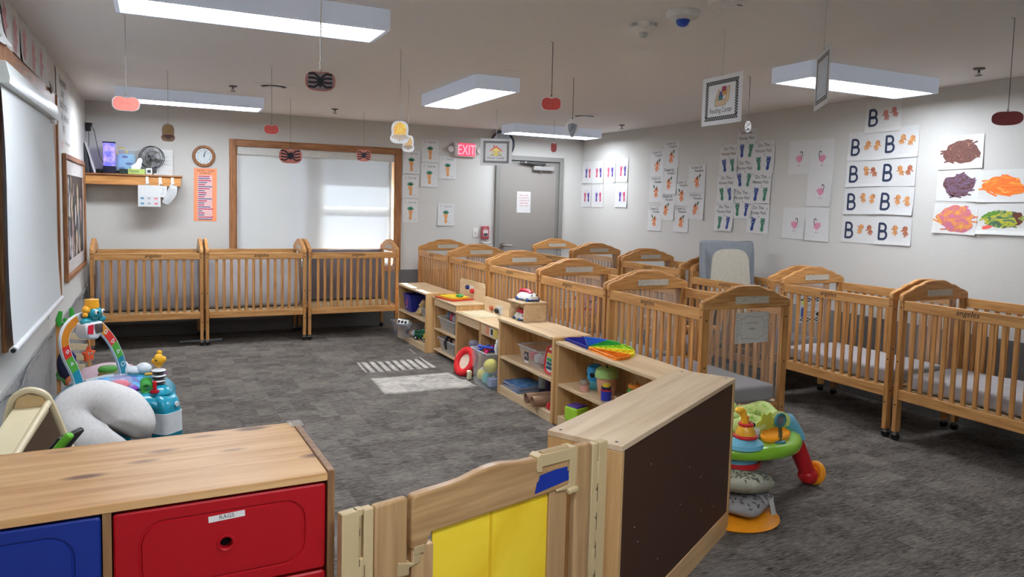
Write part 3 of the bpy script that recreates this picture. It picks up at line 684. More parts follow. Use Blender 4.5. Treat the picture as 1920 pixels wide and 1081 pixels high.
# ================================================================ gate
mapz = wood('maple_z', (194, 158, 112), (164, 126, 84), 'z', 3, rough=.35, ring=1.6)
mapx = wood('maple_x', (192, 154, 108), (158, 120, 78), 'x', 3, rough=.32, ring=1.8)
tan = mat('gate_plastic', (200, 176, 132), .4, var=.02); tand = mat('gate_plastic_dark', (178, 154, 114), .45, var=.02)
ang = math.atan2(.26, .945)
t = thing('safety_gate', 'wooden toddler gate with yellow mesh panel and blue tape, between dresser and cabinet', 'gate', (.405, 1.797, 0), rz=ang)
b = M().m(tan); b.box(.0, .048, -.014, .014, .12, .768).box(.062, .09, -.014, .014, .12, .765).box(.03, .062, -.014, .004, .12, .64)
b.build('hinge_plate', t, bevel=.003)
b = M().m(tand); b.cyl((.052, 0, .13), (.052, 0, .755), .009).m(tan).cyl((.052, 0, .752), (.052, 0, .768), .0125); b.build('hinge_pin', t)
b = M().m(black)
for z in (.70, .62): b.box(.048, .0495, -.0152, -.0145, z, z+.02)
b.box(.063, .0645, -.0152, -.0145, .45, .62); b.build('hinge_gap', t, smooth=False)
def board(x0, x1, z0, z1, y=.013, m_=mapz, name='post_board', bv=.006):
    return M().m(m_).box(x0, x1, -y, y, z0, z1).build(name, t, bevel=bv, seg=3)
board(.094, .194, .02, .765); board(.838, .908, .02, .775)
# swinging door
top = [(.205, .618), (.205, .755), (.212, .765), (.25, .767), (.33, .768), (.38, .771), (.43, .781), (.47, .787), (.51, .788), (.55, .783), (.60, .775), (.66, .772), (.80, .770), (.80, .648), (.50, .650)]
b = M().m(mapx).prism([(x, z) for x, z in top[:13]]+[(.80, .650), (.27, .650), (.255, .618)], -.017, .017, ax='y'); gate_rail = b.build('top_rail', t, bevel=.006, seg=3)
board(.208, .280, .03, .617, .013, mapz, 'stile', .003); board(.722, .80, .03, .649, .013, mapz, 'stile', .003)
M().m(mapx).box(.281, .721, -.013, .013, .03, .12).build('bottom_rail', t, bevel=.003)
M().m(streaks('yellow_mesh', [(238, 196, 34), (252, 218, 56), (246, 206, 40)], 3, (1, 1, 1), 1, .45)).box(.281, .721, -.004, .0, .12, .650).build('yellow_panel', t, smooth=False)
M().m(mat('yellow_seam', (230, 184, 32), .5)).box(.486, .496, -.0055, -.004, .12, .650).build('panel_seam', t, smooth=False)
b = M().m(tan); b.prism([(.655, .748), (.66, .778), (.675, .786), (.68, .782), (.80, .779), (.80, .782), (.828, .780), (.832, .765), (.83, .655), (.815, .645), (.745, .649), (.745, .655), (.80, .66), (.80, .742), (.68, .744), (.68, .728), (.66, .73)], -.021, .021, ax='y')
b.build('latch_housing', t, bevel=.003)
b = M().m(tand).cyl((.685, -.004, .776), (.798, -.004, .776), .013); b.build('latch_slider', t)
b = M().m(tan).rbox((.815, -.012, .64), (.024, .02, .012), .01); b.build('latch_button', t)
b = M().m(mat('painter_tape_blue', (22, 52, 150), .5)).at(FR((0, -.0185, 0), (1, 0, 0), (0, 0, 1)))
b.flat([(.652, .664), (.806, .676), (.804, .690), (.797, .692), (.800, .705), (.792, .707), (.793, .721), (.735, .7225), (.672, .718), (.666, .700), (.660, .698)], 0)
b.build('painter_tape', gate_rail, smooth=False, label='strip of blue painter tape')
b = M().m(tand); b.prism([(.163, .595), (.16, .555), (.20, .55), (.20, .57), (.235, .575), (.235, .612), (.21, .612), (.21, .58), (.195, .585)], -.017, .017, ax='y').prism([(.212, .60), (.212, .625), (.248, .625), (.248, .60)], -.018, .018, ax='y').prism([(.16, .525), (.245, .53), (.245, .49), (.16, .48)], -.017, .017, ax='y')
b.build('lower_hinge', t, bevel=.003)
b = M().m(tan); b.box(.912, .938, -.016, .016, .03, .768).box(.944, .986, -.016, .016, .03, .768)
for i in range(7):
    z = .66-.10*i; b.box(.938-.014*(i % 2), .944+.010*(i % 2), -.017, .017, z-.045, z+.045)
b.build('wall_hinge', t, bevel=.003)
b = M().m(blkp)
for i in range(6): z = .60-.10*i; b.box(.9395, .9415, -.0178, -.0170, z-.03, z+.03)
b.build('wall_hinge_gap', t, smooth=False)
# ================================================================ papers on the walls
MR = lambda k, c, r=.65: mat(k, c, r, var=.08, scale=60)
SIDES = {'right': (lambda c, z, d: (XR_-d, c, z), (0, -1, 0)), 'back': (lambda c, z, d: (c, YB_-d, z), (1, 0, 0)), 'left': (lambda c, z, d: (XL+d, c, z), (0, 1, 0))}
_pc = [0]
def paper(side, c, z, w, h, label, group, draw=None, m=None, cat='artwork', name='wall_paper', curl=.006, off=None, tilt=None):
    _pc[0] += 1; R = random.Random(_pc[0]*7+1)
    b = M().m(m or WHITE); N = 8
    vs = [(w*(i/N-.5), h*(j/N-.5), 0) for j in range(N+1) for i in range(N+1)]
    b.add(vs, [(j*(N+1)+i, j*(N+1)+i+1, (j+1)*(N+1)+i+1, (j+1)*(N+1)+i) for j in range(N) for i in range(N)])
    b.add([(x, y, -.0006) for x, y, _ in vs], [(j*(N+1)+i, (j+1)*(N+1)+i, (j+1)*(N+1)+i+1, j*(N+1)+i+1) for j in range(N) for i in range(N)])
    if draw: draw(b, w, h, R)
    cs = [R.choice((0, .3, 1))*curl for _ in range(4)]
    def bend(v):
        u, q = v.x/w+.5, v.y/h+.5
        z_ = cs[0]*max(0, 1-u*2.5)**2*(1-q)+cs[1]*max(0, u*2.5-1.5)**2*(1-q)+cs[2]*max(0, u*2.5-1.5)**2*q*.4+cs[3]*max(0, 1-q*3)**2
        return Vector((v.x, v.y, v.z+z_))
    b.deform(bend)
    f, U = SIDES[side]; d = off if off is not None else .003+.0012*(_pc[0] % 3)
    T = FR(f(c, z, d), U, (0, 0, 1)); tl = R.uniform(-.02, .02) if tilt is None else tilt
    T3 = T.to_3x3().to_4x4() @ Matrix.Rotation(tl, 4, 'Z'); b.v = [T3 @ v for v in b.v]
    o = b.build(name, None, smooth=False, keep=True, label=label, category=cat, group=group); o.location = f(c, z, d); return o
ink = mat('marker_ink', (62, 58, 62), .7); brown_ink = mat('marker_brown', (110, 74, 58), .7)
# footprints in purple and pink, top left of the right wall
pu = MR('print_purple', (92, 66, 160)); pk = MR('print_rose', (206, 84, 116)); vi = MR('print_violet', (84, 58, 150))
def d_purple(a, c2):
    def f(b, w, h, R):
        for s, m_ in ((-1, a), (1, c2)):
            cx = .02+s*w*.17; b.m(m_).foot(cx, -h*.04, h*.42, .0012, rot=.06*s, seed=R.randint(0, 99))
            for k in (-1, 1): b.line([(cx+k*.012, h*.16), (cx+k*.018, h*.25)], .0012, .0014)
        b.m(ink).line([(.0, -h*.28), (.02, -h*.27), (.04, -h*.29)], .0008, .0014)
    return f
for (c, z, w_, h_), l, ab in zip([(8.863, 2.017, .255, .3), (8.585, 2.015, .28, .304), (8.303, 2.016, .275, .302), (8.007, 2.021, .268, .301), (8.877, 1.684, .262, .292), (8.579, 1.687, .278, .296), (8.009, 1.692, .275, .289)],
    ['top row, first from the room corner', 'top row, second from the room corner', 'top row, third from the room corner', 'top row, right end', 'bottom row, first from the room corner', 'bottom row, second from the room corner', 'bottom row, alone at the right'],
    [(pu, pk), (pk, vi), (pk, vi), (pk, vi), (pk, vi), (pu, pk), (pu, pk)]):
    paper('right', c, z, w_, h_, 'purple and pink footprint sheet, '+l, 'purple and pink footprint sheets', d_purple(*ab))
# handprint pumpkins
org = MR('print_orange', (226, 142, 96)); grn = MR('paint_green_dark', (66, 104, 62)); stem = MR('paint_stem', (58, 48, 40))
def d_pump(side, px):
    def f(b, w, h, R):
        b.m(ink).text('Cutest Lil', -w*.06, h*.37, .034, .0012).text('Pumpkin', w*.1, h*.25, .030, .0012)
        r = R.uniform(-.25, .15); b.m(org).hand(px*w, -h*.11, .125, .0012, rot=PI+r, seed=R.randint(0, 99), mir=R.choice((1, -1)))
        b.m(stem).flat([(px*w-.018, -h*.02), (px*w+.014, -h*.02), (px*w+.012, h*.06), (px*w+.02, h*.13), (px*w+.004, h*.10), (px*w-.004, h*.04)], .0014)
        b.m(grn).blob(px*w+side*.045, h*.10, .011, .026, .0014, R.randint(0, 9), rot=-side*.55)
        b.m(ink).line([(px*w+side*.03, -h*.03), (px*w+side*.055, -h*.05)], .001, .0014)
    return f
PU = [((7.268, 2.084, .251, .314), 'second column top left, high', 1, 0), ((7.009, 2.173, .274, .316), 'topmost of all', 1, 0), ((7.274, 1.772, .262, .31), 'left column, middle', -1, .02), ((7.021, 1.867, .27, .31), 'directly under the topmost', 1, -.05), ((7.284, 1.421, .271, .289), 'bottom left corner', -1, 0),
      ((7.035, 1.563, .253, .299), 'third down below the topmost', 1, -.15), ((6.787, 1.729, .254, .293), 'upper of the pair in the third column', -1, 0), ((6.534, 1.884, .281, .303), 'upper one of the right column', 1, 0), ((6.533, 1.583, .28, .293), 'lower one of the right column', 1, -.05), ((6.784, 1.429, .262, .294), 'lower of the pair in the third column', 1, 0)]
for (a, l, s, px) in PU: paper('right', *a, 'orange handprint pumpkin sheet, '+l.replace('second column top left, high', 'top of the left column'), 'handprint pumpkin sheets', d_pump(s, px), curl=.012)
# foot monsters
mb = MR('print_monster_blue', (46, 72, 138)); mg = MR('print_monster_green', (58, 128, 98))
def d_mon(a, c2):
    def f(b, w, h, R):
        b.m(ink if R.random() < .7 else brown_ink).text('Do The', 0, h*.32, .036, .0012).m(brown_ink if R.random() < .6 else ink).text('Monster Mash', 0, h*.15, .034, .0012, sx=.82)
        for s, m_ in ((-1, a), (1, c2)):
            cx, cy = s*w*.22, -h*.2; r = R.uniform(-.2, .2); b.m(m_).foot(cx, cy, .135, .0012, rot=r+PI*0, seed=3)
            b.m(ink)
            for k in (-1, 1): b.line([(cx+k*.018, cy+.012), (cx+k*.034, cy+.036)], .0011, .0015)
            b.m(WHITE).blob(cx-.006, cy+.024, .004, .004, .0015, 1).blob(cx+.007, cy+.024, .004, .004, .0015, 1)
        b.m(ink)
        for nx, ny in ((-w*.4, h*.43), (w*.38, h*.3), (w*.02, h*.02)): b.line([(nx, ny), (nx, ny+.02), (nx+.012, ny+.022), (nx+.012, ny+.004)], .0012, .0013)
    return f
MO = [((5.793, 2.217, .273, .322), 'topmost'), ((6.043, 2.074, .269, .307), 'top of left column'), ((5.546, 2.077, .283, .318), 'top of right column'), ((5.804, 1.917, .286, .304), 'middle column, second from top'), ((6.064, 1.773, .268, .301), 'middle of left column'), ((5.567, 1.772, .28, .302), 'middle of right column'), ((5.818, 1.616, .286, .302), 'lowest of middle column'), ((6.076, 1.472, .281, .293), 'bottom of left column'), ((5.584, 1.47, .30, .293), 'bottom of right column')]
for i, (a, l) in enumerate(MO): paper('right', *a, 'blue and green footprint monsters sheet, '+l, 'footprint monster sheets', d_mon(*((mb, mg) if i in (0, 1, 3, 5, 8) else (mg, mb))), curl=.010)
# flamingos
fp = MR('print_flamingo', (222, 146, 172)); fd = MR('paint_neck', (92, 40, 52))
def d_flam(s, px):
    def f(b, w, h, R):
        cx = px*w; b.m(fp).hand(cx, -h*.04, .085, .0012, rot=s*1.25, seed=R.randint(0, 99), mir=s); b.blob(cx, -h*.05, .026, .030, .0013, 2)
        x0 = cx+s*.026; b.m(fd).line([(x0, -h*.02), (x0+s*.012, h*.07), (x0+s*.010, h*.14), (x0-s*.002, h*.17), (x0-s*.012, h*.15), (x0-s*.014, h*.12)], .0036, .0015)
        b.m(fp).line([(cx-.008, -h*.12), (cx-.01, -h*.24)], .0014, .0013).line([(cx+.010, -h*.12), (cx+.010, -h*.24)], .0014, .0013)
        b.m(fd).line([(cx-.01, -h*.25), (cx-.018, -h*.255)], .002, .0014).line([(cx+.010, -h*.25), (cx+.002, -h*.255)], .002, .0014)
    return f
FL = [((5.092, 2.055, .256, .308), 'upper left', 1, -.02), ((4.835, 2.047, .265, .314), 'upper right', -1, .02), ((4.843, 1.75, .278, .294), 'middle one on the right', 1, .05), ((5.12, 1.44, .273, .291), 'lower left', 1, .03), ((4.851, 1.439, .28, .30), 'lower right', -1, .02)]
for a, l, s, px in FL: paper('right', *a, 'pink handprint flamingo sheet, '+l+' of the five', 'handprint flamingo sheets', d_flam(s, px), curl=.016)
# B sheets
nav = MR('marker_navy', (44, 56, 82)); br1 = streaks('print_brown_orange', [(150, 78, 56), (214, 150, 92), (226, 170, 110)], 40, (1, 1, 1), 1); br2 = streaks('print_maroon', [(118, 48, 62), (190, 120, 84), (140, 62, 60)], 40, (1, 1, 1), 1); br3 = MR('print_faded_red', (186, 120, 112))
def d_B(p, q):
    def f(b, w, h, R):
        cx, cy, s = -w*.30, -.006, .125
        def A(pts): b.line([(cx+x*s, cy+y*s) for x, y in pts],  .0098, .0012)
        b.m(nav); A([(-.22, -.5), (-.2, .5)])
        for y0, r, x1 in ((.24, .26, .12), (-.25, .27, .18)): A([(-.2, y0+r)]+[(x1-.1+.26*math.cos(t), y0+r*math.sin(t)) for t in [PI/2-PI*i/8 for i in range(9)]]+[(-.2, y0-r)])
        for i, m_ in enumerate((p, q)):
            b.m(m_).hand(w*(.08+.25*i)+R.uniform(-.006, .006), .012+R.uniform(-.012, .016), .088, .0012+.0002*i, rot=PI+R.uniform(-.5, .5), seed=R.randint(0, 99), mir=R.choice((1, -1)))
    return f
BS = [((4.232, 2.353, .329, .262), 'single one above the rest', br3, br3), ((4.39, 2.116, .335, .240), 'top row, left', br1, br1), ((4.063, 2.128, .325, .25), 'top row, right', br1, br1), ((4.393, 1.892, .330, .235), 'second row, left', br1, br2), ((4.069, 1.893, .325, .235), 'second row, right', br1, br2),
      ((4.399, 1.656, .335, .230), 'third row, left', br1, br1), ((4.072, 1.657, .325, .224), 'third row, right', br1, br1), ((4.407, 1.41, .335, .223), 'bottom row, left', br1, br2), ((4.078, 1.414, .330, .230), 'bottom row, right', br1, br2)]
for a, l, p, q in BS: paper('right', *a, 'sheet with navy letter B and two handprints, '+l, 'letter B handprint sheets', d_B(p, q), m=mat('white_paper_clear', (214, 214, 210), .5, var=.02) if 'single' in l else None, curl=.008)
# finger paintings
pa = [streaks('paint_choc', [(72, 40, 34), (124, 78, 66), (96, 56, 50), (160, 112, 92)], 9, (1, 1, 2.2), 3), streaks('paint_choc2', [(66, 40, 38), (100, 62, 62), (118, 92, 118), (88, 54, 46)], 8, (1, 1, 2.5), 3), streaks('paint_orange', [(250, 170, 60), (252, 128, 30), (246, 112, 24), (255, 190, 90)], 9, (1, .6, 2.5), 2),
      streaks('paint_sunset', [(232, 176, 60), (222, 140, 84), (206, 112, 128), (196, 120, 160)], 6, (1, 1, 1.4), 3), streaks('paint_jungle', [(80, 140, 50), (206, 196, 50), (50, 120, 90), (120, 70, 50)], 7, (1, 1, 2), 3)]
def d_paint(m_, sx, sy, sd, extra=None):
    def f(b, w, h, R):
        b.m(m_).blob(w*.02, h*.0, w*sx, h*sy, .0012, sd, .13, 44)
        for i in range(9):
            a = R.uniform(0, 6.28); x, y = w*(sx-.02)*math.cos(a), h*(sy-.02)*math.sin(a); t = R.uniform(-.5, .5); L = .035; b.cap(x-L*math.cos(t), y-L*math.sin(t), x+L*math.cos(t), y+L*math.sin(t), .006, .00125)
        if extra:
            for i, (mm, x, y, rx, ry) in enumerate(extra): b.m(mm).blob(w*x, h*y, w*rx, h*ry, .0014+.0001*i, sd+i, .2, 30, rot=.15)
    return f
PA = [((3.556, 2.022, .339, .249), 'dark brown swirled finger painting, upper left', d_paint(pa[0], .37, .37, 3)), ((3.561, 1.776, .331, .237), 'dark plum and brown finger painting, left column middle', d_paint(pa[1], .34, .36, 8)), ((3.234, 1.769, .333, .231), 'bright orange finger painting by the right picture edge', d_paint(pa[2], .42, .30, 12)),
      ((3.564, 1.526, .337, .225), 'yellow, orange and pink finger painting at the bottom left', d_paint(pa[3], .43, .42, 5)), ((3.223, 1.533, .343, .22), 'green, yellow and brown finger painting at the bottom right', d_paint(pa[4], .37, .26, 20, [(MR('paint_brown_r', (104, 60, 44)), .26, 0, .17, .20), (MR('paint_grass', (96, 148, 52)), -.22, .12, .16, .14), (MR('paint_coral', (238, 96, 80)), -.28, -.26, .12, .06), (MR('paint_yellow_s', (224, 208, 60)), -.12, -.05, .09, .08)]))]
for a, l, d in PA: paper('right', *a, l, 'finger paintings', d, m=mat('paper_glossy', (218, 218, 214), .45, var=.02), curl=.014)
# clear sleeve at the edge
b = M().m(mat('clear_sleeve', (222, 224, 222), .2, alpha=.35)).at(FR((XR_-.003, 2.86, 2.12), (0, -1, 0), (0, 0, 1))); b.box(-.12, .12, -.075, .075, 0, .0025).m(whtp).cyl((-.06, -.065, .002), (-.06, -.065, .006), .006).cyl((.06, -.065, .002), (.06, -.065, .006), .006)
o = b.build('wall_sleeve', None); o.data.transform(Matrix.Translation((-5.397, -2.86, -2.12))); o.location = (5.397, 2.86, 2.12); o['label'] = 'empty clear plastic sleeve on the wall at the right edge'; o['category'] = 'sleeve'
# carrots on the back wall
cr = MR('print_carrot', (222, 160, 104)); lf = MR('print_leaf', (40, 122, 92))
def d_car(b, w, h, R):
    b.m(mat('marker_light', (120, 120, 122), .7)).text('I', -w*.3, h*.34, .03, .0012).text('Carrot', w*.12, h*.33, .028, .0012)
    b.m(cr).foot(0, -h*.16, .135, .0012, rot=PI*0+R.uniform(-.08, .08), seed=1); b.m(lf)
    for a in (-1.15, -.6, 0, .6, 1.15): b.cap(0, h*.05, .038*math.sin(a), h*.05+.036*math.cos(a), .0075, .0014)
    b.m(ink).line([(w*.2, -h*.4), (w*.24, -h*.36), (w*.28, -h*.4), (w*.34, -h*.37)], .0009, .0012)
for a, l in [((2.893, 2.045, .222, .29), 'top of the column beside the window'), ((2.884, 1.741, .216, .29), 'middle of the column beside the window'), ((2.889, 1.434, .218, .29), 'bottom of the column beside the window'), ((3.138, 2.202, .228, .284), 'highest of all, second column'), ((3.133, 1.893, .228, .30), 'second column, lower one'), ((3.38, 1.998, .232, .29), 'third column, below the exit sign'), ((3.366, 1.395, .226, .284), 'separate one above the cribs')]:
    paper('back', *a, 'carrot print sheet, '+l, 'carrot print sheets', d_car)
# door notice
def d_door(b, w, h, R):
    b.m(mat('notice_red', (190, 60, 70), .6))
    for i, s in enumerate(('Please make', 'sure this door', 'is closed at all', 'times when', 'not in use!!!')): b.text(s, 0, h*(.30-.125*i), .023, .0012, sx=.95)
paper('back', 4.483, 1.583, .205, .284, 'white notice with red writing taped on the grey door', None, d_door, cat='notice', name='door_notice', curl=0, off=.0125, tilt=.0)
# bulletin board on the left wall
t = thing('bulletin_board', 'tall oak-framed black bulletin board with paper scraps on the left wall', 'bulletin board', (XL, 7.65, 1.35))
W2, H2 = .86, .51; TB = FR((0, 0, 0), (0, 1, 0), (0, 0, 1))
M().m(streaks('black_felt', [(44, 40, 38), (66, 58, 54), (52, 46, 44)], 6)).at(TB).box(-W2+.04, W2-.04, -H2+.04, H2-.04, .001, .010).build('board_face', t, smooth=False)
b = M().m(oak_t).at(TB); b.box(-W2, -W2+.05, -H2, H2, .001, .030).box(W2-.05, W2, -H2, H2, .001, .030).m(oak_ty).box(-W2+.05, W2-.05, -H2, -H2+.04, .001, .030).box(-W2+.05, W2-.05, H2-.04, H2, .001, .030)
b.build('board_frame', t, bevel=.003)
bo = M().m(streaks('border_wood_print', [(150, 142, 138), (196, 190, 186), (222, 218, 214)], 12, (1, 8, 1), 1)).at(TB); bo.box(-W2+.05, W2-.05, H2-.16, H2-.045, .010, .013).box(-W2+.05, W2-.05, -H2+.045, -H2+.15, .010, .013).box(W2-.10, W2-.05, -H2+.15, H2-.16, .010, .013)
bo.build('border_strip', t, smooth=False)
R = random.Random(5); cols = [mat('scrap_white', (196, 192, 190), .7), mat('scrap_tan', (190, 168, 140), .7), mat('scrap_grey', (150, 148, 150), .7), mat('scrap_pinkish', (170, 140, 138), .7)]
# each pinned figure is a paper of its own
for i, (u, v, s) in enumerate([(-.55, .27, .07), (-.35, .30, .06), (-.42, .19, .05), (-.15, .22, .06), (-.50, .06, .13), (-.30, .08, .12), (-.52, -.08, .10), (-.25, -.12, .12), (.02, .0, .09), (.22, .12, .14), (.30, -.02, .15), (-.62, -.24, .08), (-.48, -.24, .09), (.10, -.24, .12), (.28, -.2, .13), (-.20, -.27, .12), (-.34, -.30, .11), (.36, -.3, .1), (.0, -.34, .1), (.52, .05, .12)]):
    pp = M().m(cols[i % 4]); pp.prism([(x, y) for x, y in [(s*.5*math.cos(a)*(1+.35*math.sin(5*a+i)), s*math.sin(a)*(1+.2*math.sin(3*a+i))) for a in [2*PI*k/22 for k in range(22)]]], 0, .0012)
    T3 = FR((0, 0, 0), (0, 1, 0), (0, 0, 1)); pp.v = [T3 @ q for q in pp.v]
    rows = 'top' if v > .15 else 'upper' if v > .0 else 'middle' if v > -.2 else 'bottom'
    side_ = 'window' if u < -.4 else 'centre left' if u < -.1 else 'centre right' if u < .2 else 'corner'
    key_ = (rows, side_, i % 4); o = pp.build('pinned_cutout', None, smooth=False, label='%s cutout pinned in the %s part of the black board, %s side' % (['whitish', 'tan', 'grey', 'pinkish'][i % 4], rows, side_), category='paper', group='cutouts pinned on the bulletin board'); o.location = (XL+.0115, 7.65+u, 1.35+v)
# art above the left window and lettered sheet
pinkp = streaks('pink_paint', [(190, 70, 92), (214, 150, 158), (206, 170, 170), (196, 100, 116)], 8, (1, 1, .6), 1)
for i, (y, z, w_) in enumerate([(4.10, 2.36, .27), (4.41, 2.365, .27), (4.71, 2.36, .27), (5.03, 2.365, .30), (5.36, 2.36, .29), (5.68, 2.365, .28), (5.98, 2.36, .25)]):
    l = ['at the left picture edge', 'second from the left picture edge', 'third from the left picture edge', 'in the middle of the strip', 'third from the right end', 'second from the right end', 'at the right end of the strip'][i]
    def dp(b, w, h, R): b.m(pinkp).hand(0, 0, .19, .0012, rot=R.uniform(-.2, .2), seed=i); b.blob(0, -.02, .05, .07, .0013, i)
    paper('left', y, z+(.008 if i % 2 else 0), w_, .26, 'sheet with red-pink handprint above the window, '+l, 'red-pink sheets above the left window', dp, curl=.03)
def d_song(b, w, h, R):
    b.m(ink)
    for i, s in enumerate(('If you see a', 'baby', 'reach for the', 'sky, wave so', 'high')): b.text(s, R.uniform(-.08, .08), h*(.33-.17*i), .075, .0012)
paper('left', 6.95, 2.215, .95, .52, 'large white sheet with rows of black handwriting on the left wall', None, d_song, cat='poster', name='lettered_sheet', curl=.01)
for i, y in enumerate((6.50, 6.82)):
    def dp(b, w, h, R): b.m(pinkp).hand(0, 0, .13, .0012, seed=i)
    paper('left', y, 1.945, .25, .17, 'small pink handprint sheet just above the bulletin board, '+('nearer one' if i == 0 else 'farther one'), 'pink sheets above the bulletin board', dp)
# cable along the left wall
R = random.Random(8); pts = []
for i in range(40):
    y = 3.9+4.7*i/39; pts.append((XL+.026+.008*R.random(), y, .60+.018*math.sin(i*1.1)+.012*R.random()-.05*max(0, math.sin(i*.35))))
o = M().m(mat('grey_cable', (120, 118, 116), .6)).tube(pts, .006, n=6).build('cable', None, label='loose grey cable running along the top of the grey wall carpet', category='cable')
# exit sign, emergency lamps, mirror
t = thing('exit_sign', 'lit red EXIT sign with two round lamps on the back wall', 'exit sign', (3.60, 9.0, 2.235))
M().m(mat('exit_case', (206, 200, 196), .4)).rbox((0, -.03, 0), (.155, .03, .095), .02).build('case', t)
rg = mat('exit_red_glow', (236, 70, 96), .4, emit=.55, var=0)
M().m(rg).box(-.10, .132, -.064, -.060, -.080, .085).build('lit_face', t, bevel=.004)
M().m(mat('exit_letters', (255, 150, 168), .4, emit=.9, var=0)).at(FR((.016, -.0645, 0), (1, 0, 0), (0, 0, 1))).text('EXIT', 0, -.062, .135, .0005, sx=.66).build('exit_lettering', t, smooth=False)
for s in (-1, 1):
    b = M().m(mat('exit_case')).cyl((s*.155, -.03, 0), (s*.175, -.03, 0), .012).lathe([(.012, 0), (.036, -.01), (.040, -.03), (.036, -.034), (0, -.03)], c=(s*.20, -.025, 0), ax='y')
    b.build('emergency_lamp', t)
t = thing('convex_mirror', 'round dark-rimmed mirror high on the back wall behind the House sign', 'mirror', (4.14, 9.0, 2.34))
b = M().m(mat('mirror_rim', (40, 44, 62), .4)).torus((0, -.03, 0), .165, .012, ax='y'); b.cyl((0, 0, 0), (0, -.03, 0), .165, n=32); b.build('rim', t)
M().m(mat('mirror_glass', (205, 215, 225), .05, metal=1, var=0)).lathe([(.158, -.03), (.13, -.045), (.08, -.058), (.03, -.064), (0, -.065)], ax='y', n=32).build('mirror_glass', t)
# light switch, fire pull
t = thing('light_switch', 'white light switch left of the red fire alarm pull', 'switch', (3.785, 9.0, 1.163))
M().m(whtp).rbox((0, -.004, 0), (.038, .004, .062), .003).build('plate', t); M().m(mat('switch_toggle', (190, 186, 176), .4)).box(-.005, .005, -.018, -.008, -.014, .006).build('toggle', t)
t = thing('fire_alarm_pull', 'red fire alarm pull station under a clear cover beside the door', 'fire alarm', (3.915, 9.0, 1.155))
fr_ = mat('alarm_red', (170, 16, 40), .35)
M().m(fr_).rbox((0, -.022, .01), (.052, .022, .085), .006).build('pull_box', t)
M().m(mat('alarm_panel_white', (220, 200, 200), .4)).box(-.034, .036, -.047, -.044, -.035, .05).m(blkp).box(-.028, .03, -.049, -.047, -.03, .004).build('pull_handle', t)
M().m(WHITE).at(FR((0, -.0455, .066), (1, 0, 0), (0, 0, 1))).text('FIRE', 0, -.008, .018, .0005).build('pull_lettering', t, smooth=False)
M().m(mat('clear_cover', (236, 226, 228), .1, alpha=.10)).rbox((0, -.034, 0), (.082, .032, .112), .012).build('clear_cover', t)
M().m(whtp).tube([(-.06, -.06, -.11), (-.03, -.075, -.125), (.05, -.07, -.12), (.075, -.055, -.11)], .008).build('cover_handle', t)
# clock and poster
t = thing('wall_clock', 'round wooden wall clock reading just past twelve above the orange poster', 'clock', (.477, 9.0, 1.996))
M().m(oak_t).lathe([(.118, 0), (.120, -.018), (.112, -.032), (.098, -.034), (.088, -.024), (.086, -.016)], ax='y', n=40).build('rim', t)
b = M().m(mat('clock_face', (208, 216, 218), .4)).cyl((0, 0, 0), (0, -.017, 0), .090, n=40).m(ink).at(FR((0, -.0175, 0), (1, 0, 0), (0, 0, 1)))
for i in range(1, 13): a = PI/2-PI/6*i; b.text(str(i), .068*math.cos(a), .068*math.sin(a)-.008, .018, 0)
b.build('clock_face', t)
M().m(blkp).at(FR((0, -.0185, 0), (1, 0, 0), (0, 0, 1))).cap(0, -.012, .018, .060, .003, 0).cap(0, 0, .012, .040, .004, .0004).blob(0, 0, .006, .006, .0006, 1).build('clock_hands', t, smooth=False)
def d_post(b, w, h, R):
    b.m(ink).text('INFANT  CLASS', 0, h*.44, .019, .0012).text('SCHEDULE', 0, h*.395, .017, .0012)
    b.m(mat('poster_inset', (232, 190, 190), .6)).flat([(-w*.33, h*.37), (w*.30, h*.37), (w*.30, -h*.47), (-w*.33, -h*.47)], .0010)
    L = [.5, .5, .56, .38, .30, .62, .50, .28, .36, .34, .28, .60, .38, .28, .26, .54, .66, .18, .28, .26, .66, .62]
    for i, q in enumerate(L):
        z = h*(.355-.0385*i); b.m((mat('bar_red', (186, 60, 96), .6), mat('bar_blue', (66, 106, 140), .6))[i % 2]); b.flat([(-w*.31, z), (-w*.31+q*w, z), (-w*.31+q*w, z-.011), (-w*.31, z-.011)], .0015)
paper('back', .49, 1.568, .238, .59, 'tall orange poster with red and blue bars under the clock', None, d_post, m=mat('poster_orange', (250, 158, 112), .6, var=.02), cat='poster', name='wall_poster', tilt=-.01, curl=0)
# outlet with adapters
t = thing('wall_outlet', 'wall outlet with two black plugs above the corner shelf', 'outlet', (-.64, 9.0, 2.25))
M().m(whtp).box(-.028, .03, -.006, 0, -.06, .06).build('plate', t, bevel=.002)
M().m(blkp).rbox((.005, -.03, .022), (.030, .024, .014), .004).build('plug', t); M().m(blkp).rbox((0, -.03, -.022), (.024, .024, .028), .004).build('plug', t)
M().m(blkp).tube([(0, -.04, -.045), (.004, -.04, -.12), (0, -.08, -.25), (-.01, -.1, -.4)], .003, n=6).build('power_cord', t)
M().m(blkp).tube([(.024, -.04, .015), (.055, -.05, -.05), (.075, -.07, -.17), (.10, -.10, -.30), (.15, -.14, -.40), (.18, -.16, -.462)], .003, n=6).build('power_cord', t)
# corner shelf
t = thing('wall_shelf', 'oak corner shelf below the outlet holding a fan and boxes', 'shelf', (-.21, 8.86, 1.70))
b = M().m(oak_tx); b.box(-.46, .46, -.135, .14, .045, .063); b.build('shelf_board', t, bevel=.004)
M().m(wood('oak_light_x', (214, 156, 94), (176, 116, 62), 'x', 6)).box(-.46, .445, -.115, -.098, -.052, .045).box(.428, .445, -.098, .14, -.052, .045).build('shelf_apron', t, bevel=.002)
SZ = 1.7635
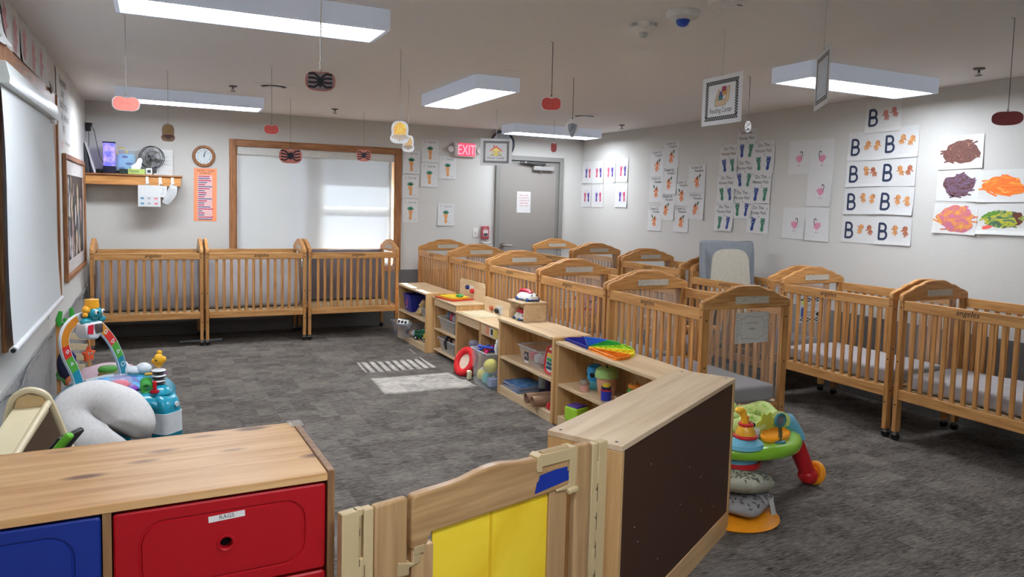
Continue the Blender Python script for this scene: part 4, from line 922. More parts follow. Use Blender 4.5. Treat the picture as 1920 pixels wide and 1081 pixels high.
# ================================================================ things on the corner shelf (z = SZ)
t = thing('tablet_speaker', 'black flat panel leaning in the corner at the left end of the shelf', 'speaker', (-.635, 8.85, SZ))
b = M().m(mat('dark_grey_case', (58, 60, 66), .4)); b.at(Matrix.Rotation(-.10, 4, 'Y')).rbox((0, 0, .15), (.018, .10, .15), .01); b.build('panel', t)
t = thing('paper_stack', 'white papers leaning against the black panel on the shelf', 'paper', (-.572, 8.83, SZ))
b = M().m(WHITE).at(Matrix.Rotation(-.26, 4, 'Y')); b.box(-.006, .006, -.09, .10, .002, .32); b.build('sheets', t)
b = M().m(blkp).rbox((0, 0, .022), (.07, .06, .022), .008); b.build('router', None, label='black box with cables lying on the shelf beside the leaning papers', category='router', location=(-.50, 8.90, SZ))
R = random.Random(2)
b = M().m(blkp)
for i in range(5): b.tube([(R.uniform(-.08, .08), R.uniform(-.03, .03), .01+R.random()*.03) for _ in range(7)], .003, n=5)
b.build('cable_tangle', None, label='tangle of thin black cables in front of the glowing lamp', category='cable', location=(-.345, 8.84, SZ))
t = thing('bubble_lamp', 'tall glowing blue aquarium lamp standing on the shelf', 'lamp', (-.442, 8.785, SZ))
M().m(mat('lamp_base_dark', (24, 24, 50), .35)).loft([rrect(.12, .10, .02, 0), rrect(.12, .10, .02, .075)]).build('base', t, bevel=.002)
gl = bpy.data.materials.new('aquarium_glow'); gl.use_nodes = True; nt = gl.node_tree; bs = nt.nodes['Principled BSDF']; n = nt.nodes.new('ShaderNodeTexNoise'); n.inputs['Scale'].default_value = 14; rp = nt.nodes.new('ShaderNodeValToRGB')
rp.color_ramp.elements[0].color = (*lin((92, 92, 240)), 1); rp.color_ramp.elements[1].color = (*lin((176, 150, 250)), 1); rp.color_ramp.elements[0].position = .4; rp.color_ramp.elements[1].position = .66
tc = nt.nodes.new('ShaderNodeTexCoord'); nt.links.new(tc.outputs['Object'], n.inputs['Vector']); nt.links.new(n.outputs['Fac'], rp.inputs[0]); nt.links.new(rp.outputs[0], bs.inputs['Emission Color']); nt.links.new(rp.outputs[0], bs.inputs['Base Color']); bs.inputs['Emission Strength'].default_value = .75; bs.inputs['Roughness'].default_value = .2
M().m(gl).loft([rrect(.108, .09, .02, .075), rrect(.108, .09, .02, .31)]).build('glowing_tank', t)
M().m(mat('lamp_base_dark')).loft([rrect(.12, .10, .02, .31), rrect(.124, .104, .02, .322)]).build('lid', t, bevel=.002)
def tub(name, label, x, y, z, w, d, h, col, cat='bin', rz=0, group=None, al=.34, taper=.82, lid=None, loc_only=True):
    t = thing(name, label, cat, (x, y, z), rz, group)
    m_ = mat('clear_plastic_'+str(col), col, .12, alpha=al, var=0)
    r = .03
    b = M().m(m_); L = [rrect(w*taper, d*taper, r, 0), rrect(w*.97, d*.97, r, h*.86), rrect(w*.99, d*.99, r, h*.87), rrect(w*.99, d*.99, r, h-.004)]
    b.loft(L, True, False); b.build('tub_wall', t)
    b = M().m(mat('clear_rim_'+str(col), col, .15, alpha=min(1, al+.35), var=0)); b.loft([rrect(w, d, r, h-.012), rrect(w+.012, d+.012, r, h-.006), rrect(w+.012, d+.012, r, h), rrect(w*.96, d*.96, r, h)], False, False); b.build('rim', t)
    return t
tub('storage_tub', 'clear tub of toys behind the glowing lamp on the shelf', -.325, 8.91, SZ, .30, .15, .26, (222, 228, 230), al=.25)
t = thing('toy_bag', 'light blue patterned bag inside the clear tub on the shelf', 'bag', (-.29, 8.90, SZ+.01))
b = M().m(mat('bag_lightblue', (130, 192, 224), .5)).rbox((0, 0, .105), (.085, .045, .10), .03, ns=.01, nf=9); b.build('bag_body', t)
b = M().m(mat('bag_blue', (44, 88, 160), .5))
for x, z, rx in ((-.04, .05, .03), (.03, .10, .035), (-.01, .17, .03)): b.ell((x, -.047, z), (rx, .004, .014), 12, 6)
b.build('bag_print', t)
M().m(mat('toy_yellow_s', (226, 200, 96), .5)).torus((0, 0, .0), .05, .014, ax='y', sy=.7).build('toy_ring', None, label='yellow curved toy sticking out of the tub on the shelf', category='toy', location=(-.335, 8.90, SZ+.235))
t = thing('tissue_box', 'yellow-green tissue box with white tissue on the shelf front', 'tissue box', (-.185, 8.775, SZ))
M().m(mat('tissue_green', (176, 198, 110), .5)).box(-.085, .075, -.03, .05, 0, .055).m(mat('tissue_dark', (24, 44, 38), .5)).box(-.165, -.085, -.03, .05, 0, .05).build('carton', t, bevel=.002)
M().m(ink).at(FR((-.03, -.0305, .028), (1, 0, 0), (0, 0, 1))).text('Nova', 0, -.010, .032, .0002).build('carton_lettering', t, smooth=False)
b = M().m(mat('tissue_white', (232, 232, 230), .8)).loft([[(-.05, -.01, .055), (.03, -.012, .055), (.03, .02, .055), (-.05, .02, .055)], [(-.055, -.005, .085), (.04, -.01, .09), (.04, .015, .09), (-.05, .02, .08)], [(-.01, 0, .12), (.05, 0, .15), (.045, .01, .15), (-.01, .012, .12)], [(.012, 0, .165), (.035, 0, .175), (.034, .006, .175), (.014, .006, .165)]])
b.build('tissue', t, ang=60)
t = thing('desk_thermometer', 'small white square thermometer beside the tissue box', 'thermometer', (-.072, 8.755, SZ))
M().m(whtp).rbox((0, 0, .034), (.03, .008, .034), .006).build('case', t); M().m(mat('lcd_dark', (70, 74, 78), .3)).box(-.017, .017, -.0095, -.008, .018, .05).build('screen', t)
t = thing('desk_fan', 'small black wire desk fan on the shelf', 'fan', (-.045, 8.885, SZ))
M().m(blkp).lathe([(0, 0), (.06, 0), (.062, .012), (.03, .02), (.012, .03), (.010, .09), (.0, .09)]).build('base', t)
b = M().m(mat('fan_wire', (58, 58, 62), .3, metal=.5)); A = Matrix.Translation((0, -.035, .185)) @ Matrix.Rotation(.16, 4, 'X')@Matrix.Rotation(.25, 4, 'Z'); b.at(A)
for y, r_ in ((-.03, .118), (.03, .118), (-.045, .075), (-.048, .03)): b.torus((0, y, 0), r_, .0022 if r_ < .11 else .004, n=40, k=5, ax='y')
for i in range(28):
    a = 2*PI*i/28; b.tube([(.012*math.cos(a), -.05, .012*math.sin(a)), (.075*math.cos(a), -.045, .075*math.sin(a)), (.118*math.cos(a), -.03, .118*math.sin(a)), (.118*math.cos(a), .03, .118*math.sin(a)), (.03*math.cos(a), .05, .03*math.sin(a))], .0013, n=4)
b.build('cage', t)
b = M().m(mat('fan_blade_grey', (150, 150, 152), .3)).at(A).cyl((0, -.035, 0), (0, .02, 0), .018)
for i in range(4):
    a = 2*PI*i/4+.3; c, s = math.cos(a), math.sin(a); b.loft([[(c*.015-s*w_, -.008+w_*.5, s*.015+c*w_) for w_ in (-.012, .012)]+[(c*.015-s*w_, -.011+w_*.5, s*.015+c*w_) for w_ in (.012, -.012)], [(c*.10-s*w_, -.008+w_*.3, s*.10+c*w_) for w_ in (-.045, .03)]+[(c*.10-s*w_, -.011+w_*.3, s*.10+c*w_) for w_ in (.03, -.045)]])
b.build('fan_blades', t); M().m(blkp).at(A).cyl((0, .02, 0), (0, .065, 0), .028).build('motor', t)
t = thing('sign_holder', 'clear white-edged sheet holder behind the fan on the shelf', 'sign holder', (.08, 8.93, SZ))
M().m(mat('holder_clear', (226, 226, 222), .3, alpha=.8)).at(Matrix.Rotation(-.08, 4, 'X')).box(-.075, .075, -.004, .0, 0, .28).m(whtp).box(-.078, -.073, -.006, .002, 0, .283).box(.073, .078, -.006, .002, 0, .283).box(-.073, .073, -.006, .002, .278, .283).m(faint).box(-.05, .05, -.006, -.004, .16, .164).box(-.05, .04, -.006, -.004, .20, .204).box(-.05, .05, -.006, -.004, .12, .124).build('sheet', t)
M().m(WHITE).box(-.07, .07, -.05, .05, 0, .006).m(ink).box(-.065, .06, -.045, .045, .006, .009).m(WHITE).box(-.075, .06, -.05, .045, .009, .014).build('notepad', None, label='small pile of pads lying in front of the sheet holder', category='notepad', location=(.04, 8.78, SZ), smooth=False)
# hooks and hanging cards on the shelf apron
for i, (x, l) in enumerate(((-.092, 'left'), (.032, 'middle'), (.150, 'right'))):
    t = thing('adhesive_hook', 'white adhesive hook on the shelf edge, %s of three' % l, 'hook', (x, 8.744, 1.70), group='hooks on the shelf edge')
    M().m(whtp).rbox((0, -.003, 0), (.014, .0035, .044), .003).build('backplate', t)
    M().m(whtp).tube([(.003, -.006, -.01), (.006, -.016, -.035), (.014, -.026, -.03), (.018, -.024, -.015)], .005).build('hook_arm', t)
def card(name, label, w, h, loc, draw, rz=0, ry=0, group=None):
    b = M().m(mat('laminated_card', (212, 214, 212), .35, var=.02)).at(Matrix.Rotation(ry, 4, 'Y')@FR((0, 0, 0), (1, 0, 0), (0, 0, 1))); b.box(-w/2, w/2, -h, 0, 0, .0015); draw(b, w, h)
    return b.build(name, None, smooth=False, label=label, category='card', group=group, location=loc)
def d_card1(b, w, h):
    b.m(mat('card_grey', (186, 186, 186), .5))
    for r in range(5):
        for c in range(5): b.flat([(-w*.45+w*.18*c, -h*(.08+.085*r)), (-w*.45+w*.18*c+w*.13, -h*(.08+.085*r)), (-w*.45+w*.18*c+w*.13, -h*(.08+.085*r)-.001), (-w*.45+w*.18*c, -h*(.08+.085*r)-.001)], .002)
    for r in range(2):
        for c in range(3):
            x, z = -w*.44+w*.30*c, -h*(.52+.24*r); b.m(faint).line([(x, z), (x+w*.26, z), (x+w*.26, z-h*.2), (x, z-h*.2), (x, z)], .0008, .002)
            b.m((mat('card_blue', (88, 140, 170), .5), faint, mat('card_red', (206, 120, 130), .5))[c]).flat([(x+w*.05, z-h*.05), (x+w*.21, z-h*.05), (x+w*.21, z-h*.14), (x+w*.05, z-h*.14)], .0022)
def d_card2(b, w, h): b.m(faint).line([(-w*.35, -h*.2), (w*.35, -h*.3)], .001, .002).m(ink).line([(-w*.2, -h*.75), (w*.1, -h*.6), (w*.1, -h*.2)], .001, .002)
card('picture_card', 'large laminated card sheet hanging from the left hook', .215, .225, (-.072, 8.738, 1.652), d_card1)
card('picture_card', 'narrow laminated card hanging behind the middle hook', .09, .12, (.052, 8.740, 1.648), d_card2)
t = thing('card_bundle', 'bundle of small laminated cards fanned from the right hook', 'cards', (.165, 8.735, 1.665))
for i in range(6):
    b = M().m(mat('laminated_card')).at(Matrix.Translation((0, .0-.004*i, 0))@Matrix.Rotation(.40-.07*i, 4, 'Y')@FR((0, 0, 0), (1, 0, 0), (0, 0, 1))); w_, h_ = .066, .22-.025*i
    b.box(-w_/2, w_/2, -h_, -.01, 0, .0012).m(faint)
    b.line([(-w_*.46, -h_+.003), (w_*.46, -h_+.003), (w_*.46, -.012), (-w_*.46, -.012), (-w_*.46, -h_+.003)], .001, .002)
    for k in range(3): b.flat([(-w_*.35, -h_+.012+.014*k), (-w_*.35, -h_+.017+.014*k), (w_*.35, -h_+.017+.014*k), (w_*.35, -h_+.012+.014*k)], .002)
    b.build('card', t, smooth=False)

# ================================================================ hanging crafts
strg = {'k': mat('string_dark', (70, 64, 62), .7), 'g': mat('string_pale', (150, 146, 144), .7), 'w': mat('string_white', (222, 222, 220), .7)}
def hanging(name, label, cat, x, y, z, w, h, draw, sc='k', r=.0015, rz=None, group=None, thick=.0015, outline=None, base=None, fuzzy=0, cut=True):
    """flat laminated cutout on a string tied to the ceiling; x right, y up in its own frame"""
    rz = math.atan2(-x, y)*1.0 if rz is None else rz
    t = thing(name, label, cat, (x, y, z), rz, group); F_ = FR((0, 0, 0), (1, 0, 0), (0, 0, 1))
    b = M().at(F_).m(base or CARDW); n = 40
    pts = outline or [(w/2*math.cos(2*PI*i/n), h/2*math.sin(2*PI*i/n)) for i in range(n)]
    b.prism(pts, -thick/2, thick/2); draw(b, w, h); b.build(cat_part(name), t, smooth=False)
    top = ZC-z
    if fuzzy:
        R = random.Random(3); P = [(R.uniform(-.002, .002), R.uniform(-.002, .002), h*.5+(top-h*.5)*i/40) for i in range(41)]
        M().m(strg[sc]).tube(P, [r*R.uniform(.7, 1.5) for _ in P], n=6).build('string', t)
    else: M().m(strg[sc]).tube([(0, 0, h*.47), (.001, 0, h*.5+.03), (0, 0, top-.004), (-.012, 0, top-.002)], r, n=6).build('string', t)
    M().m(strg['k']).torus((0, 0, h*.5+.003), .005, .001, n=12, k=5, ax='y').build('tie_loop', t)
    return t
def cat_part(n): return 'cutout' if 'sign' not in n else 'sign_card'
def bean(w, h, dent=.24, n=44, ph=0):
    P = []
    for i in range(n):
        a = 2*PI*i/n; q = 1-dent*math.exp(-((abs((a-PI/2+PI) % (2*PI)-PI))/.45)**2)*1.3-dent*.5*math.exp(-((abs((a+PI/2+PI) % (2*PI)-PI))/.5)**2)
        P.append((w/2*q*math.copysign(abs(math.cos(a))**.95, math.cos(a)), h/2*q*1.04*math.copysign(abs(math.sin(a))**.72, math.sin(a))))
    return P
sc_ = lambda P, k: [(x*k, y*k) for x, y in P]
salmon = mat('apple_salmon', (222, 118, 104), .55, var=.04); rosy = mat('apple_red', (206, 80, 72), .55, var=.04); dred = mat('apple_dark_red', (140, 56, 58), .55, var=.04)
def apple(m_, wr=True):
    def f(b, w, h):
        b.m(m_).flat(sc_(bean(w, h), .93), .0012)
        if wr: b.m(mat('pencil', (150, 70, 70), .7)).line([(-w*.18, h*.02), (-w*.1, h*.05), (-w*.05, 0)], .0008, .0016).line([(.0, 0), (w*.08, h*.02), (w*.14, -h*.01)], .0008, .0016)
    return f
GH = 'paper crafts hanging on strings'
hanging('hanging_apple', 'salmon paper apple hanging in front of the far left ceiling light', 'hanging craft', -.147, 4.603, 2.044, .137, .088, apple(salmon), outline=bean(.137, .088), group=GH, sc='g')
hanging('hanging_apple', 'small red paper apple hanging over the window top left corner', 'hanging craft', .769, 5.756, 2.057, .111, .080, apple(rosy), outline=bean(.111, .080), group=GH, sc='g')
hanging('hanging_apple', 'red paper apple on a dark string near the middle light', 'hanging craft', 2.133, 3.943, 2.156, .122, .088, apple(rosy), outline=bean(.122, .088), group=GH, r=.0022)
hanging('hanging_apple', 'tiny red paper craft hanging above the grey door', 'hanging craft', 4.103, 7.491, 2.212, .072, .125, apple(mat('apple_pale', (206, 104, 100), .55)), group=GH)
hanging('hanging_apple', 'dark red paper apple hanging at the top right', 'hanging craft', 3.771, 2.263, 2.034, .131, .071, apple(dred, False), outline=bean(.131, .071, .10), base=dred, group=GH)
hanging('hanging_apple', 'red paper apple just cut off by the right picture edge', 'hanging craft', 3.93, 2.20, 2.03, .13, .09, apple(rosy, False), outline=bean(.13, .09, .10), group=GH)
dk = mat('paint_ink_dark', (38, 40, 50), .6); skin = mat('spider_paper', (208, 128, 114), .6)
def spider(curl_):
    def f(b, w, h):
        b.m(skin).flat(sc_(bean(w, h, .22), .93), .0012)
        b.m(dk).blob(0, 0, w*.11, h*.22, .0016, 2, .1)
        for s in (-1, 1):
            for i in range(4):
                q = .30-.20*i; b.line([(s*w*.08, h*q*.4), (s*w*.24, h*q*.95), (s*w*.40, h*(q*.9+curl_*.04))], h*.042, .0018)
    return f
hanging('hanging_spider', 'handprint spider craft in front of the left half of the far window', 'hanging craft', 1.186, 7.529, 1.968, .215, .16, spider(1), outline=bean(.215, .16, .26), base=skin, group=GH)
hanging('hanging_spider', 'handprint spider craft in front of the right half of the far window', 'hanging craft', 2.081, 8.191, 2.051, .160, .14, spider(-1), outline=bean(.160, .14, .18), base=skin, group=GH, sc='g')
def spider2(b, w, h):
    b.m(mat('spider_paper_grey', (160, 140, 142), .6)).flat(sc_(bean(w, h, .12), .90), .0012); b.m(dk).blob(0, -h*.04, w*.10, h*.26, .0016, 4, .12)
    R = random.Random(6)
    for s in (-1, 1):
        for i in range(4): q = .34-.21*i; b.line([(s*w*.05, h*q*.5), (s*w*.2, h*q*1.05), (s*w*.37, h*(q*.95+R.uniform(-.02, .02)))], h*.052, .0018)
hanging('hanging_spider', 'black handprint spider craft on a thick white string near the top', 'hanging craft', .678, 3.472, 2.088, .134, .093, spider2, outline=bean(.134, .093, .12), base=skin, sc='w', r=.0030, group=GH, fuzzy=1)
def acorn(a, c2, fringe=True):
    def f(b, w, h):
        b.m(a).flat([(x, y) for x, y in [(-w*.30, -h*.10), (-w*.34, h*.15), (-w*.24, h*.36), (0, h*.45), (w*.26, h*.36), (w*.34, h*.12), (w*.30, -h*.12)]], .0012)
        for i in range(7): b.m(c2).cap(-w*.27+w*.09*i, -h*.14, -w*.36+w*.12*i, -h*.36+.006*abs(i-3), w*.05, .0015)
    return f
def ao(w, h): return [(p.x, p.y) for p in smooth_curve([(x, y, 0) for x, y in [(-w*.42, -h*.08), (-w*.44, h*.2), (-w*.30, h*.44), (0, h*.5), (w*.32, h*.44), (w*.44, h*.18), (w*.42, -h*.08), (w*.5, -h*.26), (w*.36, -h*.46), (0, -h*.5), (-w*.36, -h*.46), (-w*.5, -h*.28)]], 4, True)]
hanging('hanging_acorn', 'olive and brown acorn craft hanging above the fan', 'hanging craft', .083, 6.395, 2.035, .10, .135, acorn(streaks('acorn_olive', [(126, 116, 60), (170, 130, 90), (150, 140, 80)], 20), mat('acorn_brown', (110, 76, 74), .6)), outline=ao(.10, .135), base=mat('acorn_tan', (160, 134, 110), .6), group=GH, sc='g')
hanging('hanging_acorn', 'larger yellow-green craft with handprint fringe, in front of the window corner', 'hanging craft', 1.416, 4.655, 1.994, .125, .145, acorn(streaks('acorn_yellow', [(206, 206, 70), (236, 196, 90), (228, 150, 60), (222, 222, 150)], 18), mat('acorn_taupe', (178, 158, 140), .6)), outline=ao(.125, .145), group=GH, sc='g')
hanging('hanging_acorn', 'smaller yellow craft just behind the larger yellow-green one', 'hanging craft', 1.846, 5.835, 2.02, .100, .135, acorn(streaks('acorn_gold', [(236, 176, 80), (240, 206, 150), (226, 140, 50)], 18), mat('acorn_taupe')), outline=ao(.10, .135), group=GH, sc='g')
def ghost(b, w, h):
    b.m(streaks('ghost_silver', [(170, 178, 188), (140, 150, 160), (214, 218, 224)], 30)).flat([(-w*.36, h*.18), (-w*.1, h*.26), (w*.1, h*.26), (w*.36, h*.18), (w*.30, -h*.08), (w*.1, -h*.42), (-w*.1, -h*.42), (-w*.30, -h*.08)], .0012).m(ink).line([(0, h*.12), (.003, 0), (0, -h*.14)], .0012, .0016)
hanging('hanging_leaf', 'pale silvery paper craft hanging in front of the light near the door', 'hanging craft', 2.858, 4.935, 2.138, .098, .146, ghost, outline=[(-.028, .05), (-.024, .073), (.024, .073), (.030, .05), (.049, .03), (.044, -.012), (.018, -.06), (0, -.073), (-.018, -.06), (-.044, -.012), (-.049, .03)], group=GH, r=.002)
def leafd(b, w, h):
    b.m(dk); R = random.Random(4)
    for i in range(16): b.blob(R.uniform(-w*.3, w*.3), R.uniform(-h*.38, h*.35), .003, .004, .0012, i)
hanging('hanging_leaf', 'small white speckled oval hanging left of the footprint monsters', 'hanging craft', 3.894, 4.175, 2.160, .045, .082, leafd, group=GH, r=.002)
# hanging signs
def sign_house(b, w, h):
    k = mat('print_black'); b.m(k)
    for a in ((-w*.41, w*.41, h*.33, h*.41), (-w*.41, w*.41, -h*.41, -h*.33), (-w*.41, -w*.34, -h*.33, h*.33), (w*.34, w*.41, -h*.33, h*.33)):
        b.flat([(a[0], a[2]), (a[1], a[2]), (a[1], a[3]), (a[0], a[3])], .0012)
    b.m(WHITE)
    for i in range(17):
        for s in (-1, 1): b.blob(-w*.395+w*.049*i, s*h*.355, .0035, .0035, .0016, i).blob(-w*.37+w*.049*min(i, 15), s*h*.385, .0035, .0035, .0016, i)
    for i in range(12):
        for s in (-1, 1): b.blob(s*w*.36, -h*.30+h*.054*i, .0035, .0035, .0016, i).blob(s*w*.39, -h*.273+h*.054*i, .0035, .0035, .0016, i)
    return b
def house(b, w, h):
    sign_house(b, w, h)
    b.m(mat('house_yellow', (246, 222, 130), .6)).flat([(-w*.15, -h*.12), (w*.15, -h*.12), (w*.15, h*.08), (0, h*.2), (-w*.15, h*.08)], .0014)
    b.m(mat('house_red', (222, 110, 100), .6)).flat([(-w*.21, h*.05), (-w*.19, h*.02), (0, h*.17), (w*.19, h*.02), (w*.21, h*.05), (0, h*.24)], .0018).flat([(-w*.09, h*.15), (-w*.05, h*.17), (-w*.05, h*.26), (-w*.09, h*.26)], .0017)
    b.m(WHITE).flat([(-w*.12, -h*.06), (-w*.05, -h*.06), (-w*.05, h*.02), (-w*.12, h*.02)], .0018).flat([(w*.05, -h*.06), (w*.12, -h*.06), (w*.12, h*.02), (w*.05, h*.02)], .0018).m(mat('house_door', (232, 196, 80), .6)).flat([(-w*.03, -h*.12), (w*.03, -h*.12), (w*.03, 0), (0, h*.02), (-w*.03, 0)], .0018)
    b.m(mat('print_black')).line([(-w*.13, -h*.06), (-w*.13, h*.03), (-w*.045, h*.03), (-w*.045, -h*.06), (-w*.13, -h*.06)], .0012, .002).line([(w*.13, -h*.06), (w*.13, h*.03), (w*.045, h*.03), (w*.045, -h*.06), (w*.13, -h*.06)], .0012, .002).line([(-w*.18, -h*.115), (-w*.05, -h*.115)], .0028, .002).line([(w*.18, -h*.115), (w*.05, -h*.115)], .0028, .002)
    b.text('House Center', 0, -h*.26, .030, .0014, sx=.78)
def sq(w, h, r=.006): return [(x, y) for x, y, _ in rrect(w, h, r, 0)]
hanging('hanging_sign', 'hanging House Center sign with dotted border and little house', 'sign', 3.17, 7.027, 2.084, .325, .275, house, sc='w', r=.003, outline=sq(.325, .275), rz=-.42)
def reading(b, w, h):
    sign_house(b, w, h); k = mat('print_black')
    bxm = mat('crate_tan', (222, 196, 160), .6)
    b.m(bxm).flat([(-w*.16, -h*.12), (w*.09, -h*.12), (w*.09, h*.0), (-w*.16, h*.0)], .0014).flat([(w*.09, -h*.12), (w*.19, -h*.02), (w*.21, h*.26), (w*.15, h*.26), (w*.09, h*.0)], .0014).flat([(-w*.16, h*.0), (-w*.08, h*.22), (-w*.02, h*.22), (-w*.10, 0)], .0015)
    for c, x, y in (((60, 120, 110), -.03, -.0), ((70, 80, 150), -.01, .07), ((214, 150, 80), .06, .09), ((160, 60, 80), .05, .17)):
        b.m(mat('book_print_%d' % c[0], c, .6)).flat([(w*(x-.05), h*y), (w*(x+.06), h*y), (w*(x+.07), h*(y+.10)), (w*(x-.04), h*(y+.10))], .0016+.00005*y)
    b.m(k).line([(-w*.16, -h*.12), (w*.09, -h*.12), (w*.19, -h*.02), (w*.21, h*.26), (w*.15, h*.26), (w*.09, 0), (-w*.16, 0), (-w*.16, -h*.12)], .0008, .0019).line([(-w*.16, 0), (-w*.08, h*.22)], .0008, .0019).line([(w*.09, 0), (w*.09, -h*.12)], .0008, .0019)
    b.text('Reading Center', 0, -h*.26, .030, .0014, sx=.72)
hanging('hanging_sign', 'hanging Reading Center sign with dotted border and box of books', 'sign', 2.772, 3.183, 2.145, .325, .262, reading, sc='w', r=.003, outline=sq(.325, .262), rz=-1.60)
def edge_sign(b, w, h): sign_house(b, w, h); b.m(mat('sign_back_blue', (190, 198, 206), .5)).flat(sq(w*.66, h*.62), .0014)
hanging('hanging_sign', 'hanging white-edged sign seen almost edge-on before the right light', 'sign', 2.777, 2.512, 2.165, .325, .262, edge_sign, sc='w', r=.002, outline=sq(.325, .262), rz=-2.225)

# ================================================================ ceiling devices
devw = mat('device_white', (236, 233, 228), .4)
def vent(x, y, label, r_=.155):
    t = thing('ceiling_vent', label, 'vent', (x, y, ZC)); M().m(devw).lathe([(r_, 0), (r_, -.006), (r_*.78, -.014), (r_*.70, -.010), (r_*.70, 0)], n=36).build('ring', t)
    M().m(mat('vent_dark', (60, 58, 56), .7)).cyl((0, 0, 0), (0, 0, -.004), r_*.7, n=32).build('opening', t)
    M().m(devw).lathe([(0, -.018), (r_*.48, -.014), (r_*.5, -.020), (r_*.3, -.026), (0, -.028)], n=32).build('diffuser_disc', t)
vent(.918, 6.74, 'round ceiling vent right of the far left light'); vent(4.14, 6.897, 'round ceiling vent near the light by the door')
for x, y, l in ((.611, 6.989, 'sprinkler head beside the far left light'), (1.73, 8.062, 'sprinkler head above the far window'), (4.973, 7.422, 'sprinkler head over the far right cribs'), (4.885, 3.136, 'sprinkler head at the right, beyond the right-hand light')):
    t = thing('sprinkler_head', l, 'sprinkler', (x, y, ZC)); M().m(mat('sprinkler_dark', (92, 88, 84), .4, metal=.6)).lathe([(.036, 0), (.034, -.008), (.014, -.012), (.010, -.012), (.010, 0)]).build('escutcheon', t)
    b = M().m(mat('sprinkler_dark')).cyl((0, 0, -.01), (0, 0, -.028), .007).cyl((0, 0, -.045), (0, 0, -.048), .022, n=12)
    for s in (-1, 1): b.tube([(0, 0, -.022), (s*.012, 0, -.032), (0, 0, -.045)], .002, n=5)
    b.build('nozzle', t)
t = thing('fire_strobe', 'white round ceiling strobe marked FIRE', 'alarm', (2.329, 3.305, ZC))
M().m(devw).lathe([(.073, 0), (.075, -.010), (.068, -.028), (.045, -.043), (.026, -.048), (0, -.048)], n=36).build('dome', t)
M().m(mat('strobe_lens', (226, 226, 222), .08, alpha=.5)).lathe([(.024, -.046), (.024, -.056), (.018, -.068), (.008, -.074), (0, -.075)]).build('strobe_lens', t)
M().m(mat('strobe_tube', (120, 116, 110), .3, metal=.6)).cyl((-.014, 0, -.052), (.014, 0, -.052), .006).build('strobe_tube', t)
b = M().m(mat('print_black'))
for a in (-PI*.5-.62-.80, -PI*.5-.62+.85):
    for i, ch in enumerate('FIRE'):
        aa = a+(i-1.5)*.20; n_ = Vector((math.cos(aa), math.sin(aa), 0)); up = Vector((-.42*n_.x, -.42*n_.y, 1)).normalized()
        p = Vector((.0745*n_.x, .0745*n_.y, -.016)); U_ = Vector((-n_.y, n_.x, 0)); up2 = Vector((n_.x*.3, n_.y*.3, .95)).normalized()
        b.at(FR(p+n_*.0008, U_, up2)).text(ch, 0, -.008, .018, .0006)
b.build('dome_lettering', t, smooth=False)
t = thing('smoke_detector', 'white round ceiling detector with blue lens beside the FIRE strobe', 'detector', (2.355, 3.011, ZC))
M().m(devw).lathe([(.082, 0), (.084, -.014), (.076, -.030), (.05, -.040), (0, -.042)], n=36).build('dome', t)
M().m(mat('blue_lens', (26, 74, 190), .15, coat=.5)).lathe([(.033, -.038), (.034, -.052), (.026, -.066), (.012, -.073), (0, -.074)]).build('blue_lens', t)
M().m(devw).lathe([(.085, 0), (.085, -.020), (.07, -.026), (0, -.028)], n=36).m(ink).box(.02, .05, -.05, -.045, -.0285, -.0265).build('smoke_detector', None, label='flat white detector cut off by the top picture edge', category='detector', location=(2.40, 2.75, ZC))
b = M().m(mat('sign_clip', (240, 238, 234), .4)).box(-.06, -.01, -.006, .006, -.006, 0).box(.02, .05, -.006, .006, -.010, 0)
b.build('ceiling_clip', None, label='small white clip strip on the ceiling beside the middle light', category='clip', location=(2.355, 4.926, ZC), rotation_euler=(0, 0, .1))
# ================================================================ toys on and in the shelves
def T6(name, label, cat, x, y, z, rz=0, group=None): return thing(name, label, cat, (x, y, z), rz, group)
b = M().m(mat('crate_navy', (34, 46, 140), .35))
t = T6('storage_crate', 'navy blue plastic crate at the far end of the top shelf', 'crate', 2.64, 7.885, .331)
b.loft([rrect(.235, .23, .01, 0), rrect(.27, .25, .01, .175), rrect(.28, .26, .01, .175), rrect(.28, .26, .01, .19), rrect(.262, .242, .01, .19), rrect(.235, .225, .01, .01)], True, True); b.build('crate_wall', t, bevel=.001)
M().m(mat('crate_print', (170, 80, 120), .5)).at(FR((-.132, 0, .10), (0, -1, 0), (0, 0, 1))).blob(0, 0, .02, .055, 0, 3, .25).m(whtp).line([(-.03, -.06), (.02, -.05)], .004, .0005).build('crate_print', t, smooth=False)
plush = mat('plush_tan', (206, 176, 128), .95, var=.15, bump=.4)
t = T6('plush_toy', 'tan spotted plush toy sitting beside the navy crate', 'plush toy', 2.60, 7.60, .331)
b = M().m(plush); b.ell((0, 0, .05), (.045, .045, .05)).ell((0, -.005, .115), (.034, .032, .036)).ell((-.03, -.01, .105), (.022, .016, .014))
for s in (-1, 1): b.ell((-.03, s*.04, .018), (.045, .015, .017)).tube([(0, s*.035, .08), (-.03, s*.055, .05), (-.045, s*.05, .02)], .013).ell((.005, s*.025, .148), (.008, .01, .014))
b.build('body', t); M().m(mat('plush_brown', (140, 96, 60), .9)).ell((-.02, .02, .085), (.015, .014, .02)).ell((-.01, -.032, .06), (.02, .014, .018)).ell((.0, .0, .15), (.014, .012, .01)).build('patches', t)
M().m(blkp).ell((-.049, -.010, .108), .005, 8, 6).ell((-.030, .014, .122), .004, 8, 6).ell((-.030, -.020, .122), .004, 8, 6).build('face', t)
CL = (214, 220, 222)
